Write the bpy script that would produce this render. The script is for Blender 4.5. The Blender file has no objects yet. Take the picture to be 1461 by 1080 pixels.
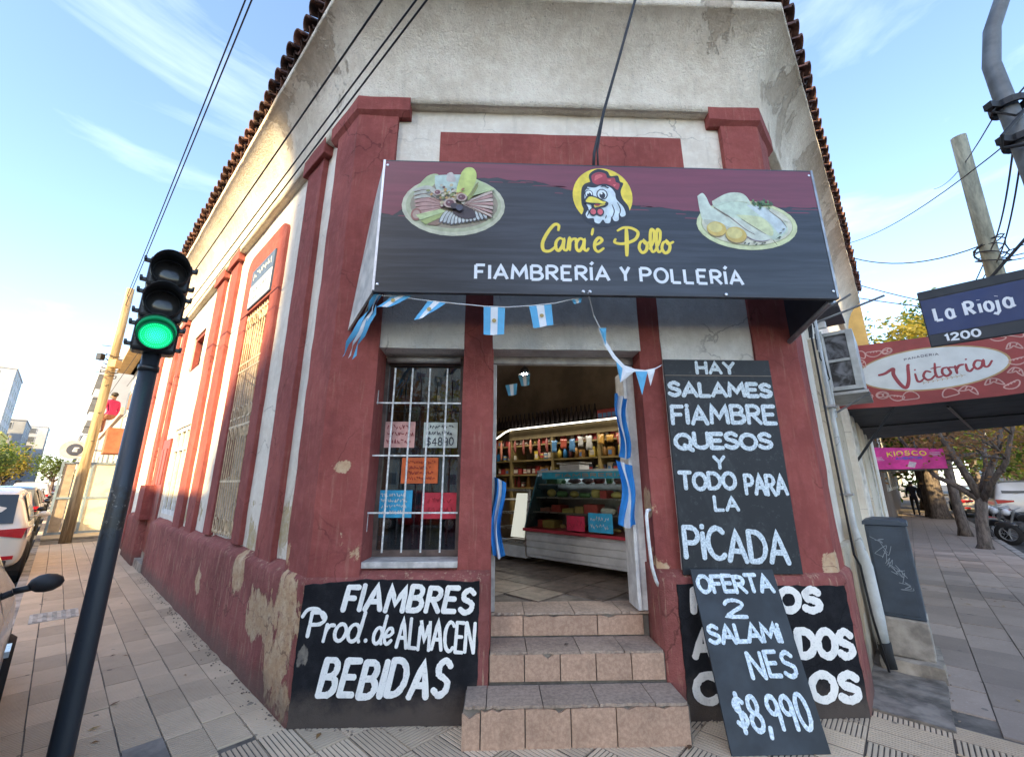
import bpy, math, random
from mathutils import Vector, Matrix, noise
RAD = math.radians
S = math.sqrt(.5)
rnd = random.Random(11)
scene = bpy.context.scene
COL = scene.collection

# ------------------------------------------------------------ camera, sky, sun
cam_data = bpy.data.cameras.new('camera')
cam = bpy.data.objects.new('camera', cam_data)
COL.objects.link(cam)
cam.location = (0, -3.31, 1.60)
cam.rotation_euler = (RAD(90 + 14.4), 0, RAD(-1.95))
cam_data.sensor_width = 36
cam_data.lens = 14.44
cam_data.clip_start = .05
cam_data.clip_end = 3000
scene.camera = cam

SUN_TRAVEL = Vector((.318, .813, -.49)).normalized()
SUN_EL = math.asin(-SUN_TRAVEL.z)
SUN_AZ = math.atan2(-SUN_TRAVEL.x, -SUN_TRAVEL.y)
world = bpy.data.worlds.new('World')
scene.world = world
world.use_nodes = True
wn, wl = world.node_tree.nodes, world.node_tree.links
wn.clear()
sky = wn.new('ShaderNodeTexSky')
sky.sky_type = 'NISHITA'
sky.sun_disc = False
sky.sun_elevation = SUN_EL
sky.sun_rotation = SUN_AZ
sky.air_density = .9
sky.dust_density = .6
sky.ozone_density = 1.2
tc = wn.new('ShaderNodeTexCoord')
mp = wn.new('ShaderNodeMapping')
mp.inputs['Scale'].default_value = (1.0, 1.6, 4.5)
mp.inputs['Rotation'].default_value = (RAD(12), RAD(-14), RAD(20))
n1 = wn.new('ShaderNodeTexNoise')
n1.inputs['Scale'].default_value = 1.7
n1.inputs['Detail'].default_value = 9
n1.inputs['Roughness'].default_value = .58
n1.inputs['Distortion'].default_value = .5
cr = wn.new('ShaderNodeValToRGB')
cr.color_ramp.elements[0].position = .52
cr.color_ramp.elements[0].color = (0, 0, 0, 1)
cr.color_ramp.elements[1].position = .92
cr.color_ramp.elements[1].color = (.20, .20, .20, 1)
mx = wn.new('ShaderNodeMix')
mx.data_type = 'RGBA'
mx.inputs[7].default_value = (9.0, 9.4, 10.0, 1)
bg = wn.new('ShaderNodeBackground')
bg.inputs['Strength'].default_value = .15
wo = wn.new('ShaderNodeOutputWorld')
wl.new(tc.outputs['Generated'], mp.inputs['Vector'])
wl.new(mp.outputs['Vector'], n1.inputs['Vector'])
wl.new(n1.outputs['Fac'], cr.inputs['Fac'])
wl.new(cr.outputs['Color'], mx.inputs[0])
wl.new(sky.outputs['Color'], mx.inputs[6])
wl.new(mx.outputs[2], bg.inputs['Color'])
wl.new(bg.outputs['Background'], wo.inputs['Surface'])

sun_data = bpy.data.lights.new('sun', 'SUN')
sun_data.energy = 4.6
sun_data.angle = RAD(.6)
sun_data.color = (1, .75, .38)
sun = bpy.data.objects.new('sun', sun_data)
sun.rotation_euler = SUN_TRAVEL.to_track_quat('-Z', 'Y').to_euler()
COL.objects.link(sun)

scene.view_settings.view_transform = 'Standard'
scene.view_settings.look = 'None'
scene.view_settings.gamma = 1
scene.view_settings.exposure = 1.95
scene.view_settings.use_curve_mapping = False

# ------------------------------------------------------------ frames of reference
def frame(x, y, z=0, deg=0):
    return Matrix.Translation((x, y, z)) @ Matrix.Rotation(RAD(deg), 4, 'Z')
FF = frame(0, 0)                 # shop front: x right, -y outwards
LF = frame(-1.42, 0, 0, -45)     # wall on the left street: distance along the street = -x
RF = frame(2.65, 0, 0, 45)       # wall on the right street: distance along the street = +x
CF = frame(.36, 2.28, .62, -45)  # counter inside the shop
WM = {}

def setup(o, M, parent):
    WM[o.name] = M.copy()
    if parent is not None:
        o.parent = parent
        o.matrix_local = WM[parent.name].inverted() @ M
    else:
        o.matrix_world = M
    return o

def tag(o, label=None, cat=None, group=None, kind=None):
    if label: o['label'] = label
    if cat: o['category'] = cat
    if group: o['group'] = group
    if kind: o['kind'] = kind
    return o

def thing(name, label, cat, M=None, group=None):
    o = bpy.data.objects.new(name, None)
    o.empty_display_size = .1
    COL.objects.link(o)
    setup(o, M or Matrix.Identity(4), None)
    return tag(o, label, cat, group)

def copy_tree(o, M, parent=None):
    c = o.copy(); COL.objects.link(c)
    c.parent = None
    setup(c, M, parent)
    for ch in o.children:
        copy_tree(ch, M @ (WM[o.name].inverted() @ WM[ch.name]), c)
    return c

# ------------------------------------------------------------ mesh builder
class MB:
    def __init__(s):
        s.v = []; s.f = []; s.m = []; s.cur = 0
    def add(s, vs, fs):
        b = len(s.v)
        s.v += [tuple(p) for p in vs]
        for f in fs:
            s.f.append(tuple(b + i for i in f)); s.m.append(s.cur)
        return s
    def box(s, x0, x1, y0, y1, z0, z1):
        v = [(x, y, z) for z in (z0, z1) for y in (y0, y1) for x in (x0, x1)]
        return s.add(v, [(0, 2, 3, 1), (4, 5, 7, 6), (0, 1, 5, 4), (1, 3, 7, 5), (3, 2, 6, 7), (2, 0, 4, 6)])
    def gbox(s, x0, x1, y0, y1, z0, z1, d=.08):
        """box whose faces are divided into a grid"""
        nx, ny, nz = [max(1, round(abs(b - a) / d)) for a, b in ((x0, x1), (y0, y1), (z0, z1))]
        idx = {}; vs = []; fs = []
        def gi(i, j, k):
            if (i, j, k) not in idx:
                idx[i, j, k] = len(vs)
                vs.append((x0 + (x1 - x0) * i / nx, y0 + (y1 - y0) * j / ny, z0 + (z1 - z0) * k / nz))
            return idx[i, j, k]
        for i in range(nx):
            for k in range(nz):
                fs.append((gi(i, 0, k), gi(i + 1, 0, k), gi(i + 1, 0, k + 1), gi(i, 0, k + 1)))
                fs.append((gi(i, ny, k), gi(i, ny, k + 1), gi(i + 1, ny, k + 1), gi(i + 1, ny, k)))
        for j in range(ny):
            for k in range(nz):
                fs.append((gi(0, j, k), gi(0, j, k + 1), gi(0, j + 1, k + 1), gi(0, j + 1, k)))
                fs.append((gi(nx, j, k), gi(nx, j + 1, k), gi(nx, j + 1, k + 1), gi(nx, j, k + 1)))
        for i in range(nx):
            for j in range(ny):
                fs.append((gi(i, j, 0), gi(i, j + 1, 0), gi(i + 1, j + 1, 0), gi(i + 1, j, 0)))
                fs.append((gi(i, j, nz), gi(i + 1, j, nz), gi(i + 1, j + 1, nz), gi(i, j + 1, nz)))
        return s.add(vs, fs)
    def wob(s, amp, sc=3.0, seed=0):
        out = []
        for p in s.v:
            q = Vector(p) * sc + Vector((seed * 7.1, seed * 3.3, 0))
            n = noise.noise_vector(q) * amp + noise.noise_vector(q * 3.7) * amp * .35
            out.append((p[0] + n.x, p[1] + n.y, p[2] + n.z))
        s.v = out
        return s
    def prism(s, pts, a, b, axis='y'):
        """polygon given in the plane across the axis, extruded from a to b"""
        n = len(pts)
        def P(u, w, t):
            return {'y': (u, t, w), 'x': (t, u, w), 'z': (u, w, t)}[axis]
        v = [P(u, w, a) for u, w in pts] + [P(u, w, b) for u, w in pts]
        f = [tuple(range(n)), tuple(range(2 * n - 1, n - 1, -1))]
        f += [(i, (i + 1) % n, n + (i + 1) % n, n + i) for i in range(n)]
        return s.add(v, f)
    def poly(s, pts, y):
        return s.add([(u, y, w) for u, w in pts], [tuple(range(len(pts)))])
    def tube(s, path, r, n=8, caps=True):
        P = [Vector(p) for p in path]
        rs = r if isinstance(r, (list, tuple)) else [r] * len(P)
        t0 = (P[1] - P[0]).normalized()
        up = Vector((0, 0, 1)) if abs(t0.z) < .9 else Vector((1, 0, 0))
        nrm = t0.cross(up).normalized()
        vs = []
        for i, p in enumerate(P):
            if i == 0: t = P[1] - P[0]
            elif i == len(P) - 1: t = P[-1] - P[-2]
            else: t = (P[i + 1] - P[i - 1])
            t.normalize()
            nrm = (nrm - t * nrm.dot(t)).normalized()
            bn = t.cross(nrm)
            for k in range(n):
                a = 2 * math.pi * k / n
                vs.append(p + (nrm * math.cos(a) + bn * math.sin(a)) * rs[i])
        fs = []
        for i in range(len(P) - 1):
            for k in range(n):
                fs.append((i * n + k, i * n + (k + 1) % n, (i + 1) * n + (k + 1) % n, (i + 1) * n + k))
        if caps:
            fs.append(tuple(range(n - 1, -1, -1)))
            fs.append(tuple((len(P) - 1) * n + k for k in range(n)))
        return s.add(vs, fs)
    def lathe(s, prof, n=16, c=(0, 0, 0), axis='z', a0=0, a1=360):
        """profile of (radius, height) round an axis"""
        full = abs(a1 - a0) >= 360
        m = n if full else n + 1
        vs = []
        for r, h in prof:
            for k in range(m):
                a = RAD(a0 + (a1 - a0) * k / n)
                u, w = r * math.cos(a), r * math.sin(a)
                vs.append({'z': (c[0] + u, c[1] + w, c[2] + h), 'y': (c[0] + u, c[1] + h, c[2] + w),
                           'x': (c[0] + h, c[1] + u, c[2] + w)}[axis])
        fs = []
        for i in range(len(prof) - 1):
            for k in range(n):
                k2 = (k + 1) % m
                fs.append((i * m + k, i * m + k2, (i + 1) * m + k2, (i + 1) * m + k))
        return s.add(vs, fs)
    def ball(s, c, r, n=10, sq=(1, 1, 1)):
        prof = [(max(1e-4, math.sin(math.pi * i / 6)), -math.cos(math.pi * i / 6)) for i in range(7)]
        b = len(s.v)
        s.lathe(prof, n)
        for i in range(b, len(s.v)):
            x, y, z = s.v[i]
            s.v[i] = (c[0] + x * r * sq[0], c[1] + y * r * sq[1], c[2] + z * r * sq[2])
        return s
    def mesh(s, name, mats, smooth=False):
        me = bpy.data.meshes.new(name)
        me.from_pydata(s.v, [], s.f)
        for m in (mats if isinstance(mats, (list, tuple)) else [mats]):
            me.materials.append(m)
        if any(s.m):
            me.polygons.foreach_set('material_index', s.m)
        if smooth:
            me.polygons.foreach_set('use_smooth', [True] * len(me.polygons))
        me.update()
        return me
    def build(s, name, mats, parent=None, M=None, smooth=False, bevel=0, seg=2, kind=None, label=None, recalc=True):
        me = s.mesh(name, mats, smooth)
        if recalc:
            import bmesh
            bm = bmesh.new(); bm.from_mesh(me)
            bmesh.ops.recalc_face_normals(bm, faces=bm.faces)
            bm.to_mesh(me); bm.free()
        o = bpy.data.objects.new(name, me)
        COL.objects.link(o)
        setup(o, M if M is not None else (WM[parent.name] if parent is not None else Matrix.Identity(4)), parent)
        if bevel:
            b = o.modifiers.new('bevel', 'BEVEL')
            b.width = bevel; b.segments = seg; b.limit_method = 'ANGLE'; b.angle_limit = RAD(35)
            b.harden_normals = False
        if kind: o['kind'] = kind
        if label: o['label'] = label
        return o

def inst(me, name, M, parent=None):
    o = bpy.data.objects.new(name, me)
    COL.objects.link(o)
    return setup(o, M, parent)

def T(x, y, z, deg=0, ax='Z'):
    return Matrix.Translation((x, y, z)) @ Matrix.Rotation(RAD(deg), 4, ax)

# ------------------------------------------------------------ materials
def rgba(c): return (c[0], c[1], c[2], 1)

class NT:
    """small helper round a material's node tree"""
    def __init__(s, name):
        s.m = bpy.data.materials.new(name); s.m.use_nodes = True
        s.n, s.l = s.m.node_tree.nodes, s.m.node_tree.links
        s.b = s.n['Principled BSDF']
        s.geo = s.n.new('ShaderNodeNewGeometry')
        s.pos = s.geo.outputs['Position']
    def coord(s, kind='Object'):
        return s.n.new('ShaderNodeTexCoord').outputs[kind]
    def noise(s, scale, detail=4, rough=.55, vec=None, dist=0, stretch=None):
        vec = vec or s.pos
        if stretch:
            m = s.n.new('ShaderNodeMapping'); m.inputs['Scale'].default_value = stretch
            s.l.new(vec, m.inputs['Vector']); vec = m.outputs['Vector']
        t = s.n.new('ShaderNodeTexNoise')
        t.inputs['Scale'].default_value = scale; t.inputs['Detail'].default_value = detail
        t.inputs['Roughness'].default_value = rough; t.inputs['Distortion'].default_value = dist
        s.l.new(vec, t.inputs['Vector'])
        return t.outputs['Fac']
    def ramp(s, fac, lo, hi):
        r = s.n.new('ShaderNodeMapRange'); r.interpolation_type = 'SMOOTHSTEP'
        r.inputs['From Min'].default_value = lo; r.inputs['From Max'].default_value = hi
        s.l.new(fac, r.inputs['Value'])
        return r.outputs['Result']
    def math(s, op, a, b=None):
        m = s.n.new('ShaderNodeMath'); m.operation = op
        for i, x in enumerate((a, b)):
            if x is None: continue
            if isinstance(x, (int, float)): m.inputs[i].default_value = x
            else: s.l.new(x, m.inputs[i])
        return m.outputs[0]
    def mix(s, fac, a, b, mode='MIX'):
        m = s.n.new('ShaderNodeMix'); m.data_type = 'RGBA'; m.blend_type = mode
        for i, x in ((0, fac), (6, a), (7, b)):
            if isinstance(x, (int, float)): m.inputs[i].default_value = x
            elif isinstance(x, tuple): m.inputs[i].default_value = rgba(x)
            else: s.l.new(x, m.inputs[i])
        return m.outputs[2]
    def blob(s, centers):
        """field that is high near the given (x, y, z, radius) places"""
        out = None
        for (x, y, z, r) in centers:
            d = s.n.new('ShaderNodeVectorMath'); d.operation = 'DISTANCE'
            s.l.new(s.pos, d.inputs[0]); d.inputs[1].default_value = (x, y, z)
            v = s.math('DIVIDE', d.outputs['Value'], r)
            v = s.math('SUBTRACT', 1.0, v)
            out = v if out is None else s.math('MAXIMUM', out, v)
        return out
    def z(s):
        x = s.n.new('ShaderNodeSeparateXYZ'); s.l.new(s.pos, x.inputs[0]); return x.outputs['Z']
    def bump(s, h, strength=.4, dist=.01, prev=None):
        b = s.n.new('ShaderNodeBump'); b.inputs['Strength'].default_value = strength
        b.inputs['Distance'].default_value = dist
        s.l.new(h, b.inputs['Height'])
        if prev is not None: s.l.new(prev, b.inputs['Normal'])
        s.l.new(b.outputs['Normal'], s.b.inputs['Normal'])
        return b.outputs['Normal']
    def done(s, col, rough=.8, metal=0, spec=None, coat=0):
        if isinstance(col, tuple): s.b.inputs['Base Color'].default_value = rgba(col)
        else: s.l.new(col, s.b.inputs['Base Color'])
        if isinstance(rough, (int, float)): s.b.inputs['Roughness'].default_value = rough
        else: s.l.new(rough, s.b.inputs['Roughness'])
        s.b.inputs['Metallic'].default_value = metal
        if spec is not None: s.b.inputs['Specular IOR Level'].default_value = spec
        if coat: s.b.inputs['Coat Weight'].default_value = coat; s.b.inputs['Coat Roughness'].default_value = .08
        return s.m

def simple(name, c, rough=.6, var=.12, scale=6, metal=0, bump=0, bscale=80, coat=0, spec=None, rand=0, obj=False):
    t = NT(name)
    vec = t.coord('Object') if obj else t.pos
    f = t.noise(scale, 5, .6, vec)
    c2 = tuple(x * (1 - var * 1.6) for x in c); c1 = tuple(min(1, x * (1 + var)) for x in c)
    col = t.mix(t.ramp(f, .3, .7), c2, c1)
    if rand:
        oi = t.n.new('ShaderNodeObjectInfo')
        hs = t.n.new('ShaderNodeHueSaturation')
        t.l.new(col, hs.inputs['Color'])
        v = t.math('ADD', t.math('MULTIPLY', oi.outputs['Random'], rand * 2), 1 - rand)
        t.l.new(v, hs.inputs['Value']); col = hs.outputs['Color']
    r = t.math('ADD', t.math('MULTIPLY', t.noise(scale * 3, 3, .5, vec), .24), rough - .12)
    if bump: t.bump(t.noise(bscale, 3, .6, vec), bump, .004)
    return t.done(col, r, metal, spec, coat)

def emis(name, c, e):
    t = NT(name); t.b.inputs['Emission Color'].default_value = rgba(c)
    t.b.inputs['Emission Strength'].default_value = e
    return t.done(c, .5)

def glass_mat(name, tint=(.8, .85, .85), alpha=.25, rough=.02):
    """thin pane: mirror-like reflection over what lies behind"""
    m = bpy.data.materials.new(name); m.use_nodes = True
    n, l = m.node_tree.nodes, m.node_tree.links
    n.clear()
    o = n.new('ShaderNodeOutputMaterial'); mixs = n.new('ShaderNodeMixShader')
    tr = n.new('ShaderNodeBsdfTransparent'); tr.inputs[0].default_value = rgba(tint)
    gl = n.new('ShaderNodeBsdfGlossy'); gl.inputs['Roughness'].default_value = rough
    fr = n.new('ShaderNodeFresnel'); fr.inputs['IOR'].default_value = 1.5
    ad = n.new('ShaderNodeMath'); ad.operation = 'ADD'; ad.inputs[1].default_value = alpha
    ad.use_clamp = True
    l.new(fr.outputs[0], ad.inputs[0]); l.new(ad.outputs[0], mixs.inputs[0])
    l.new(tr.outputs[0], mixs.inputs[1]); l.new(gl.outputs[0], mixs.inputs[2])
    l.new(mixs.outputs[0], o.inputs['Surface'])
    return m

def Lw(s, off, z): return (-1.42 - S * s - S * off, S * s - S * off, z)
def Rw(s, off, z): return (2.65 + S * s + S * off, S * s - S * off, z)

PLASTER = (.52, .34, .19)
def stucco(name, c, c_dark, blobs, under=PLASTER, under2=(.62, .47, .30), thr=.62, grain=150, gstr=.55, splash=True, chips=.30, streak=.0, speck=.12, cracks=.5):
    t = NT(name)
    big = t.noise(1.6, 5, .6)
    col = t.mix(t.ramp(big, .35, .68), c_dark, c)
    mid = t.noise(11, 6, .65)
    col = t.mix(t.math('MULTIPLY', t.ramp(mid, .42, .7), .22), col, tuple(min(1, x * 1.45 + .03) for x in c))
    # rain streaks
    st = t.noise(5, 5, .6, stretch=(2.2, 2.2, .28))
    col = t.mix(t.math('MULTIPLY', t.ramp(st, .52, .75), .35), col, tuple(x * .62 for x in c_dark))
    st2 = t.noise(30, 5, .65, stretch=(1, 1, .09))
    col = t.mix(t.math('MULTIPLY', t.ramp(st2, .54, .74), streak), col, under2)
    spk = t.noise(55, 4, .7)
    col = t.mix(t.math('MULTIPLY', t.ramp(spk, .58, .68), speck), col, tuple(x * .45 for x in c_dark))
    peel = t.noise(3.1, 8, .68, dist=.35, stretch=(1, 1, .62))
    if blobs:
        f = t.math('ADD', peel, t.math('MULTIPLY', t.blob(blobs), .34))
    else:
        f = peel
    m = t.ramp(f, thr, thr + .035)
    ucol = t.mix(t.ramp(t.noise(7, 6, .7), .38, .66), under, under2)
    ucol = t.mix(t.math('MULTIPLY', t.ramp(t.noise(26, 4, .6), .5, .7), .45), ucol, c_dark)
    col = t.mix(t.math('MULTIPLY', m, .88), col, ucol)
    chip = t.ramp(t.noise(17, 7, .75, stretch=(1, 1, .5)), 1 - chips, 1 - chips + .03)
    col = t.mix(t.math('MULTIPLY', chip, .8), col, under2)
    if cracks:
        dm = t.n.new('ShaderNodeVectorMath'); dm.operation = 'ADD'
        nz = t.n.new('ShaderNodeTexNoise'); nz.inputs['Scale'].default_value = 3.2; nz.inputs['Detail'].default_value = 5
        t.l.new(t.pos, nz.inputs['Vector']); sc_ = t.n.new('ShaderNodeVectorMath'); sc_.operation = 'SCALE'; sc_.inputs['Scale'].default_value = .45
        t.l.new(nz.outputs['Color'], sc_.inputs[0]); t.l.new(t.pos, dm.inputs[0]); t.l.new(sc_.outputs[0], dm.inputs[1])
        vo = t.n.new('ShaderNodeTexVoronoi'); vo.feature = 'DISTANCE_TO_EDGE'; vo.inputs['Scale'].default_value = 1.15
        t.l.new(dm.outputs[0], vo.inputs['Vector'])
        ck = t.math('MULTIPLY', t.ramp(t.math('MULTIPLY', vo.outputs['Distance'], -1), -.009, -.003), t.ramp(t.noise(1.3, 2, .5), .45, .58))
        col = t.mix(t.math('MULTIPLY', ck, cracks), col, tuple(x * .3 for x in c_dark))
    if splash:   # dirt splashed up from the pavement
        zz = t.math('SUBTRACT', .26, t.z())
        g = t.ramp(t.math('ADD', t.math('MULTIPLY', zz, 2.2), t.math('MULTIPLY', t.noise(6, 6, .7), .8)), .35, .85)
        col = t.mix(t.math('MULTIPLY', g, .62), col, (.13, .10, .08))
    fine = t.noise(grain, 3, .7)
    h = t.math('ADD', t.math('MULTIPLY', fine, .7), t.math('MULTIPLY', t.noise(28, 5, .6), .9))
    h = t.math('SUBTRACT', h, t.math('MULTIPLY', m, .55))
    t.bump(h, gstr, .012)
    return t.done(col, .92, 0, .25)

def L3(s, z): return Lw(s, 0, z)
RED = (.31, .084, .070); RED_D = (.225, .058, .050)
m_red = stucco('crimson_stucco', RED, RED_D, [(*L3(.55, 1.05), .35), (2.62, .1, .95, .3), (1.22, .1, .9, .42), (1.2, .15, 1.45, .2), (-1.1, 0.05, 1.1, .22), (-1.25, .0, 1.75, .12)], thr=.70, chips=.235, streak=.12)
m_plinth = stucco('crimson_plinth', (.31, .10, .085), (.205, .062, .053),
                  [(*L3(.22, .62), .5), (*L3(.35, .30), .45), (*L3(.8, .5), .34), (*L3(1.55, .80), .27), (*L3(3.0, .5), .2)], thr=.615, chips=.27, gstr=1.0, grain=90, streak=.55)
m_white = stucco('white_stucco', (.78, .71, .60), (.66, .59, .49), [(*L3(.7, 1.15), .5), (*L3(1.6, 1.1), .55), (*L3(3.9, 1.2), .3), (*L3(5.0, 1.1), .35)],
                 under=(.42, .31, .14), under2=(.50, .43, .30), thr=.68, chips=.20, splash=False, gstr=.55)
m_panelwhite = stucco('grey_white_stucco', (.74, .71, .65), (.62, .59, .54), [], under=(.24, .24, .25), under2=(.34, .34, .34), thr=.70, chips=.20, splash=False, gstr=.8, grain=70, speck=.35)
m_cove = stucco('cornice_stucco', (.76, .68, .56), (.60, .52, .41), [Rw(.8, .2, 5.95) + (1.0,), Rw(2.6, .25, 6.0) + (1.5,), Rw(5, .25, 6.0) + (1.8,), Lw(.6, .28, 6.05) + (.8,), Lw(1.6, .3, 6.15) + (.7,), (2.2, -.3, 6.15, .5)], under=(.40, .33, .25), under2=(.50, .42, .32), thr=.69, chips=.23, splash=False, gstr=1.2, grain=60, speck=.6, cracks=0)
m_edge = simple('lime_edge', (.62, .58, .52), .9, .3, 5, bump=.5)
m_tile = simple('fired_clay_tile', (.115, .052, .036), .85, .5, 7, bump=.4, rand=.35)
m_blackpaint = stucco('black_wall_paint', (.013, .013, .016), (.008, .008, .010), [(-1.36, 0, .42, .16)], under=(.16, .14, .12), under2=(.30, .26, .2), thr=.68, chips=.215, gstr=.6, splash=True)
m_whitepaint = NT('white_brush_paint'); f_ = m_whitepaint.noise(75, 5, .75); g_ = m_whitepaint.noise(9, 6, .7, stretch=(1, 1, .35))
c_ = m_whitepaint.mix(m_whitepaint.math('MULTIPLY', m_whitepaint.ramp(f_, .54, .66), .45), (.84, .82, .77), (.34, .34, .33))
c_ = m_whitepaint.mix(m_whitepaint.math('MULTIPLY', m_whitepaint.ramp(g_, .52, .72), .45), c_, (.42, .42, .41))
m_whitepaint.bump(f_, .5, .004); m_whitepaint = m_whitepaint.done(c_, .85)
m_dark = simple('dark_interior', (.02, .018, .018), .8)
m_metalwhite = simple('white_enamel', (.70, .70, .68), .45, .15, 9)
m_metalgrey = simple('grey_steel', (.30, .31, .32), .4, .2, 8, metal=.6)
m_black = simple('black_plastic', (.015, .016, .018), .35, .2, 12)
m_rubber = simple('rubber', (.012, .012, .012), .8)
m_cable = simple('cable', (.012, .012, .014), .6)
m_concrete = simple('concrete', (.33, .28, .22), .9, .3, 5, bump=.7, bscale=60)
m_mortar = simple('mortar', (.16, .135, .11), .95, .3, 6, bump=.5)
m_glass = glass_mat('window_glass', (.55, .58, .58), .10)
m_clear = glass_mat('counter_glass', (.85, .92, .92), .03)
# ------------------------------------------------------------ lettering made of brush strokes
def arc(cx, cy, rx, ry, a0, a1, n=14):
    return [(cx + rx * math.cos(RAD(a0 + (a1 - a0) * i / n)), cy + ry * math.sin(RAD(a0 + (a1 - a0) * i / n))) for i in range(n + 1)]
def crv(pts, k=6):
    P = [pts[0]] + list(pts) + [pts[-1]]
    out = []
    for i in range(1, len(P) - 2):
        p0, p1, p2, p3 = P[i - 1], P[i], P[i + 1], P[i + 2]
        for j in range(k):
            t = j / k
            out.append(tuple(.5 * ((2 * p1[d]) + (-p0[d] + p2[d]) * t + (2 * p0[d] - 5 * p1[d] + 4 * p2[d] - p3[d]) * t * t + (-p0[d] + 3 * p1[d] - 3 * p2[d] + p3[d]) * t ** 3) for d in (0, 1)))
    out.append(tuple(pts[-1]))
    return out
OVAL = lambda w: [arc(w / 2, .5, w / 2, .5, 100, 460, 22)]
G = {
 'A': (.74, [[(0, 0), (.37, 1), (.74, 0)], [(.15, .33), (.6, .33)]]),
 'B': (.62, [[(0, 0), (0, 1)], [(0, 1)] + arc(.28, .76, .26, .24, 90, -90) + [(0, .52)], [(.02, .52)] + arc(.32, .26, .30, .26, 90, -90) + [(0, 0)]]),
 'C': (.66, [arc(.40, .5, .40, .5, 48, 312, 18)]),
 'D': (.68, [[(0, 0), (0, 1)], [(0, 1)] + arc(.22, .5, .46, .5, 90, -90, 16) + [(0, 0)]]),
 'E': (.54, [[(0, 0), (0, 1)], [(0, 1), (.54, 1)], [(0, .52), (.44, .52)], [(0, 0), (.54, 0)]]),
 'F': (.52, [[(0, 0), (0, 1)], [(0, 1), (.52, 1)], [(0, .52), (.42, .52)]]),
 'H': (.64, [[(0, 0), (0, 1)], [(.64, 0), (.64, 1)], [(0, .5), (.64, .5)]]),
 'I': (.0, [[(0, 0), (0, 1)]]),
 'Í': (.0, [[(0, 0), (0, .96)], [(-.02, 1.14), (.13, 1.34)]]),
 'i': (.04, [[(.02, 0), (.02, .78)], [(.02, .98), (.03, 1.02)]]),
 'K': (.62, [[(0, 0), (0, 1)], [(.6, 1), (.03, .45)], [(.2, .6), (.62, 0)]]),
 'L': (.5, [[(0, 1), (0, 0)], [(0, 0), (.5, 0)]]),
 'M': (.84, [[(0, 0), (.06, 1), (.42, .28), (.78, 1), (.84, 0)]]),
 'N': (.66, [[(0, 0), (0, 1)], [(0, 1), (.66, 0)], [(.66, 0), (.66, 1)]]),
 'O': (.74, OVAL(.74)),
 'P': (.58, [[(0, 0), (0, 1)], [(0, 1)] + arc(.28, .74, .30, .26, 90, -90) + [(0, .48)]]),
 'Q': (.76, OVAL(.74) + [[(.42, .24), (.8, -.1)]]),
 'R': (.6, [[(0, 0), (0, 1)], [(0, 1)] + arc(.28, .75, .29, .25, 90, -90) + [(0, .5)], [(.22, .5), (.6, 0)]]),
 'S': (.58, [crv([(.54, .84), (.30, 1.0), (.05, .84), (.10, .60), (.32, .50), (.54, .36), (.52, .12), (.26, 0), (0, .14)])]),
 'T': (.66, [[(0, 1), (.66, 1)], [(.33, 1), (.33, 0)]]),
 'U': (.64, [[(0, 1), (0, .3)] + arc(.32, .3, .32, .3, 180, 360) + [(.64, 1)]]),
 'V': (.7, [[(0, 1), (.35, 0), (.7, 1)]]),
 'Y': (.66, [[(0, 1), (.33, .48), (.33, 0)], [(.66, 1), (.33, .48)]]),
 '0': (.56, OVAL(.56)), '1': (.22, [[(0, .78), (.18, 1), (.18, 0)]]),
 '2': (.54, [crv([(.02, .78), (.12, .96), (.32, 1), (.50, .84), (.46, .60), (.2, .3), (0, .02)]) + [(.56, .0)]]),
 '4': (.58, [[(.42, 0), (.42, 1), (0, .32), (.58, .32)]]),
 '8': (.54, [arc(.27, .75, .22, .25, -90, 270, 18), arc(.27, .25, .27, .25, 90, 450, 18)]),
 '9': (.52, [arc(.25, .72, .25, .27, 0, 360, 18), [(.5, .78), (.50, .4), (.46, 0)]]),
 '$': (.5, [crv([(.48, .80), (.26, .92), (.04, .78), (.12, .56), (.40, .44), (.48, .22), (.24, .08), (0, .2)]), [(.25, 1.08), (.23, -.1)]]),
 '.': (.04, [[(0, 0), (.04, .02)]]), ',': (.06, [[(.06, .06), (.0, -.2)]]), "'": (.06, [[(.06, 1.02), (.02, .76)]]),
 'a': (.46, [arc(.22, .29, .22, .29, 50, 410, 18), [(.44, .56), (.43, .1), (.52, .0)]]),
 'o': (.44, [arc(.22, .29, .22, .29, 90, 450, 18)]),
 'c': (.42, [arc(.24, .29, .24, .29, 50, 310, 14)]),
 'e': (.42, [crv([(.03, .26), (.28, .30), (.41, .42), (.30, .57), (.12, .52), (.02, .28), (.10, .05), (.26, 0), (.42, .12)])]),
 'd': (.48, [arc(.22, .29, .22, .29, 50, 410, 18), [(.50, 1), (.44, .1), (.50, 0)]]),
 'j': (.14, [[(.12, .56), (.10, -.1), (.0, -.24), (-.12, -.16)], [(.13, .8), (.14, .82)]]),
 'r': (.34, [[(.05, .56), (.05, 0)], crv([(.05, .34), (.16, .52), (.34, .54)])]),
 'l': (.16, [crv([(.06, 1), (.04, .5), (.05, .1), (.18, .0)])]),
 't': (.26, [[(.12, .86), (.11, .12), (.24, .0)], [(-.02, .58), (.28, .58)]]),
 'î': (.06, [[(.04, .56), (.04, 0)], [(.06, .78), (.07, .80)]]),
 ' ': (.22, []),
}

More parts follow.
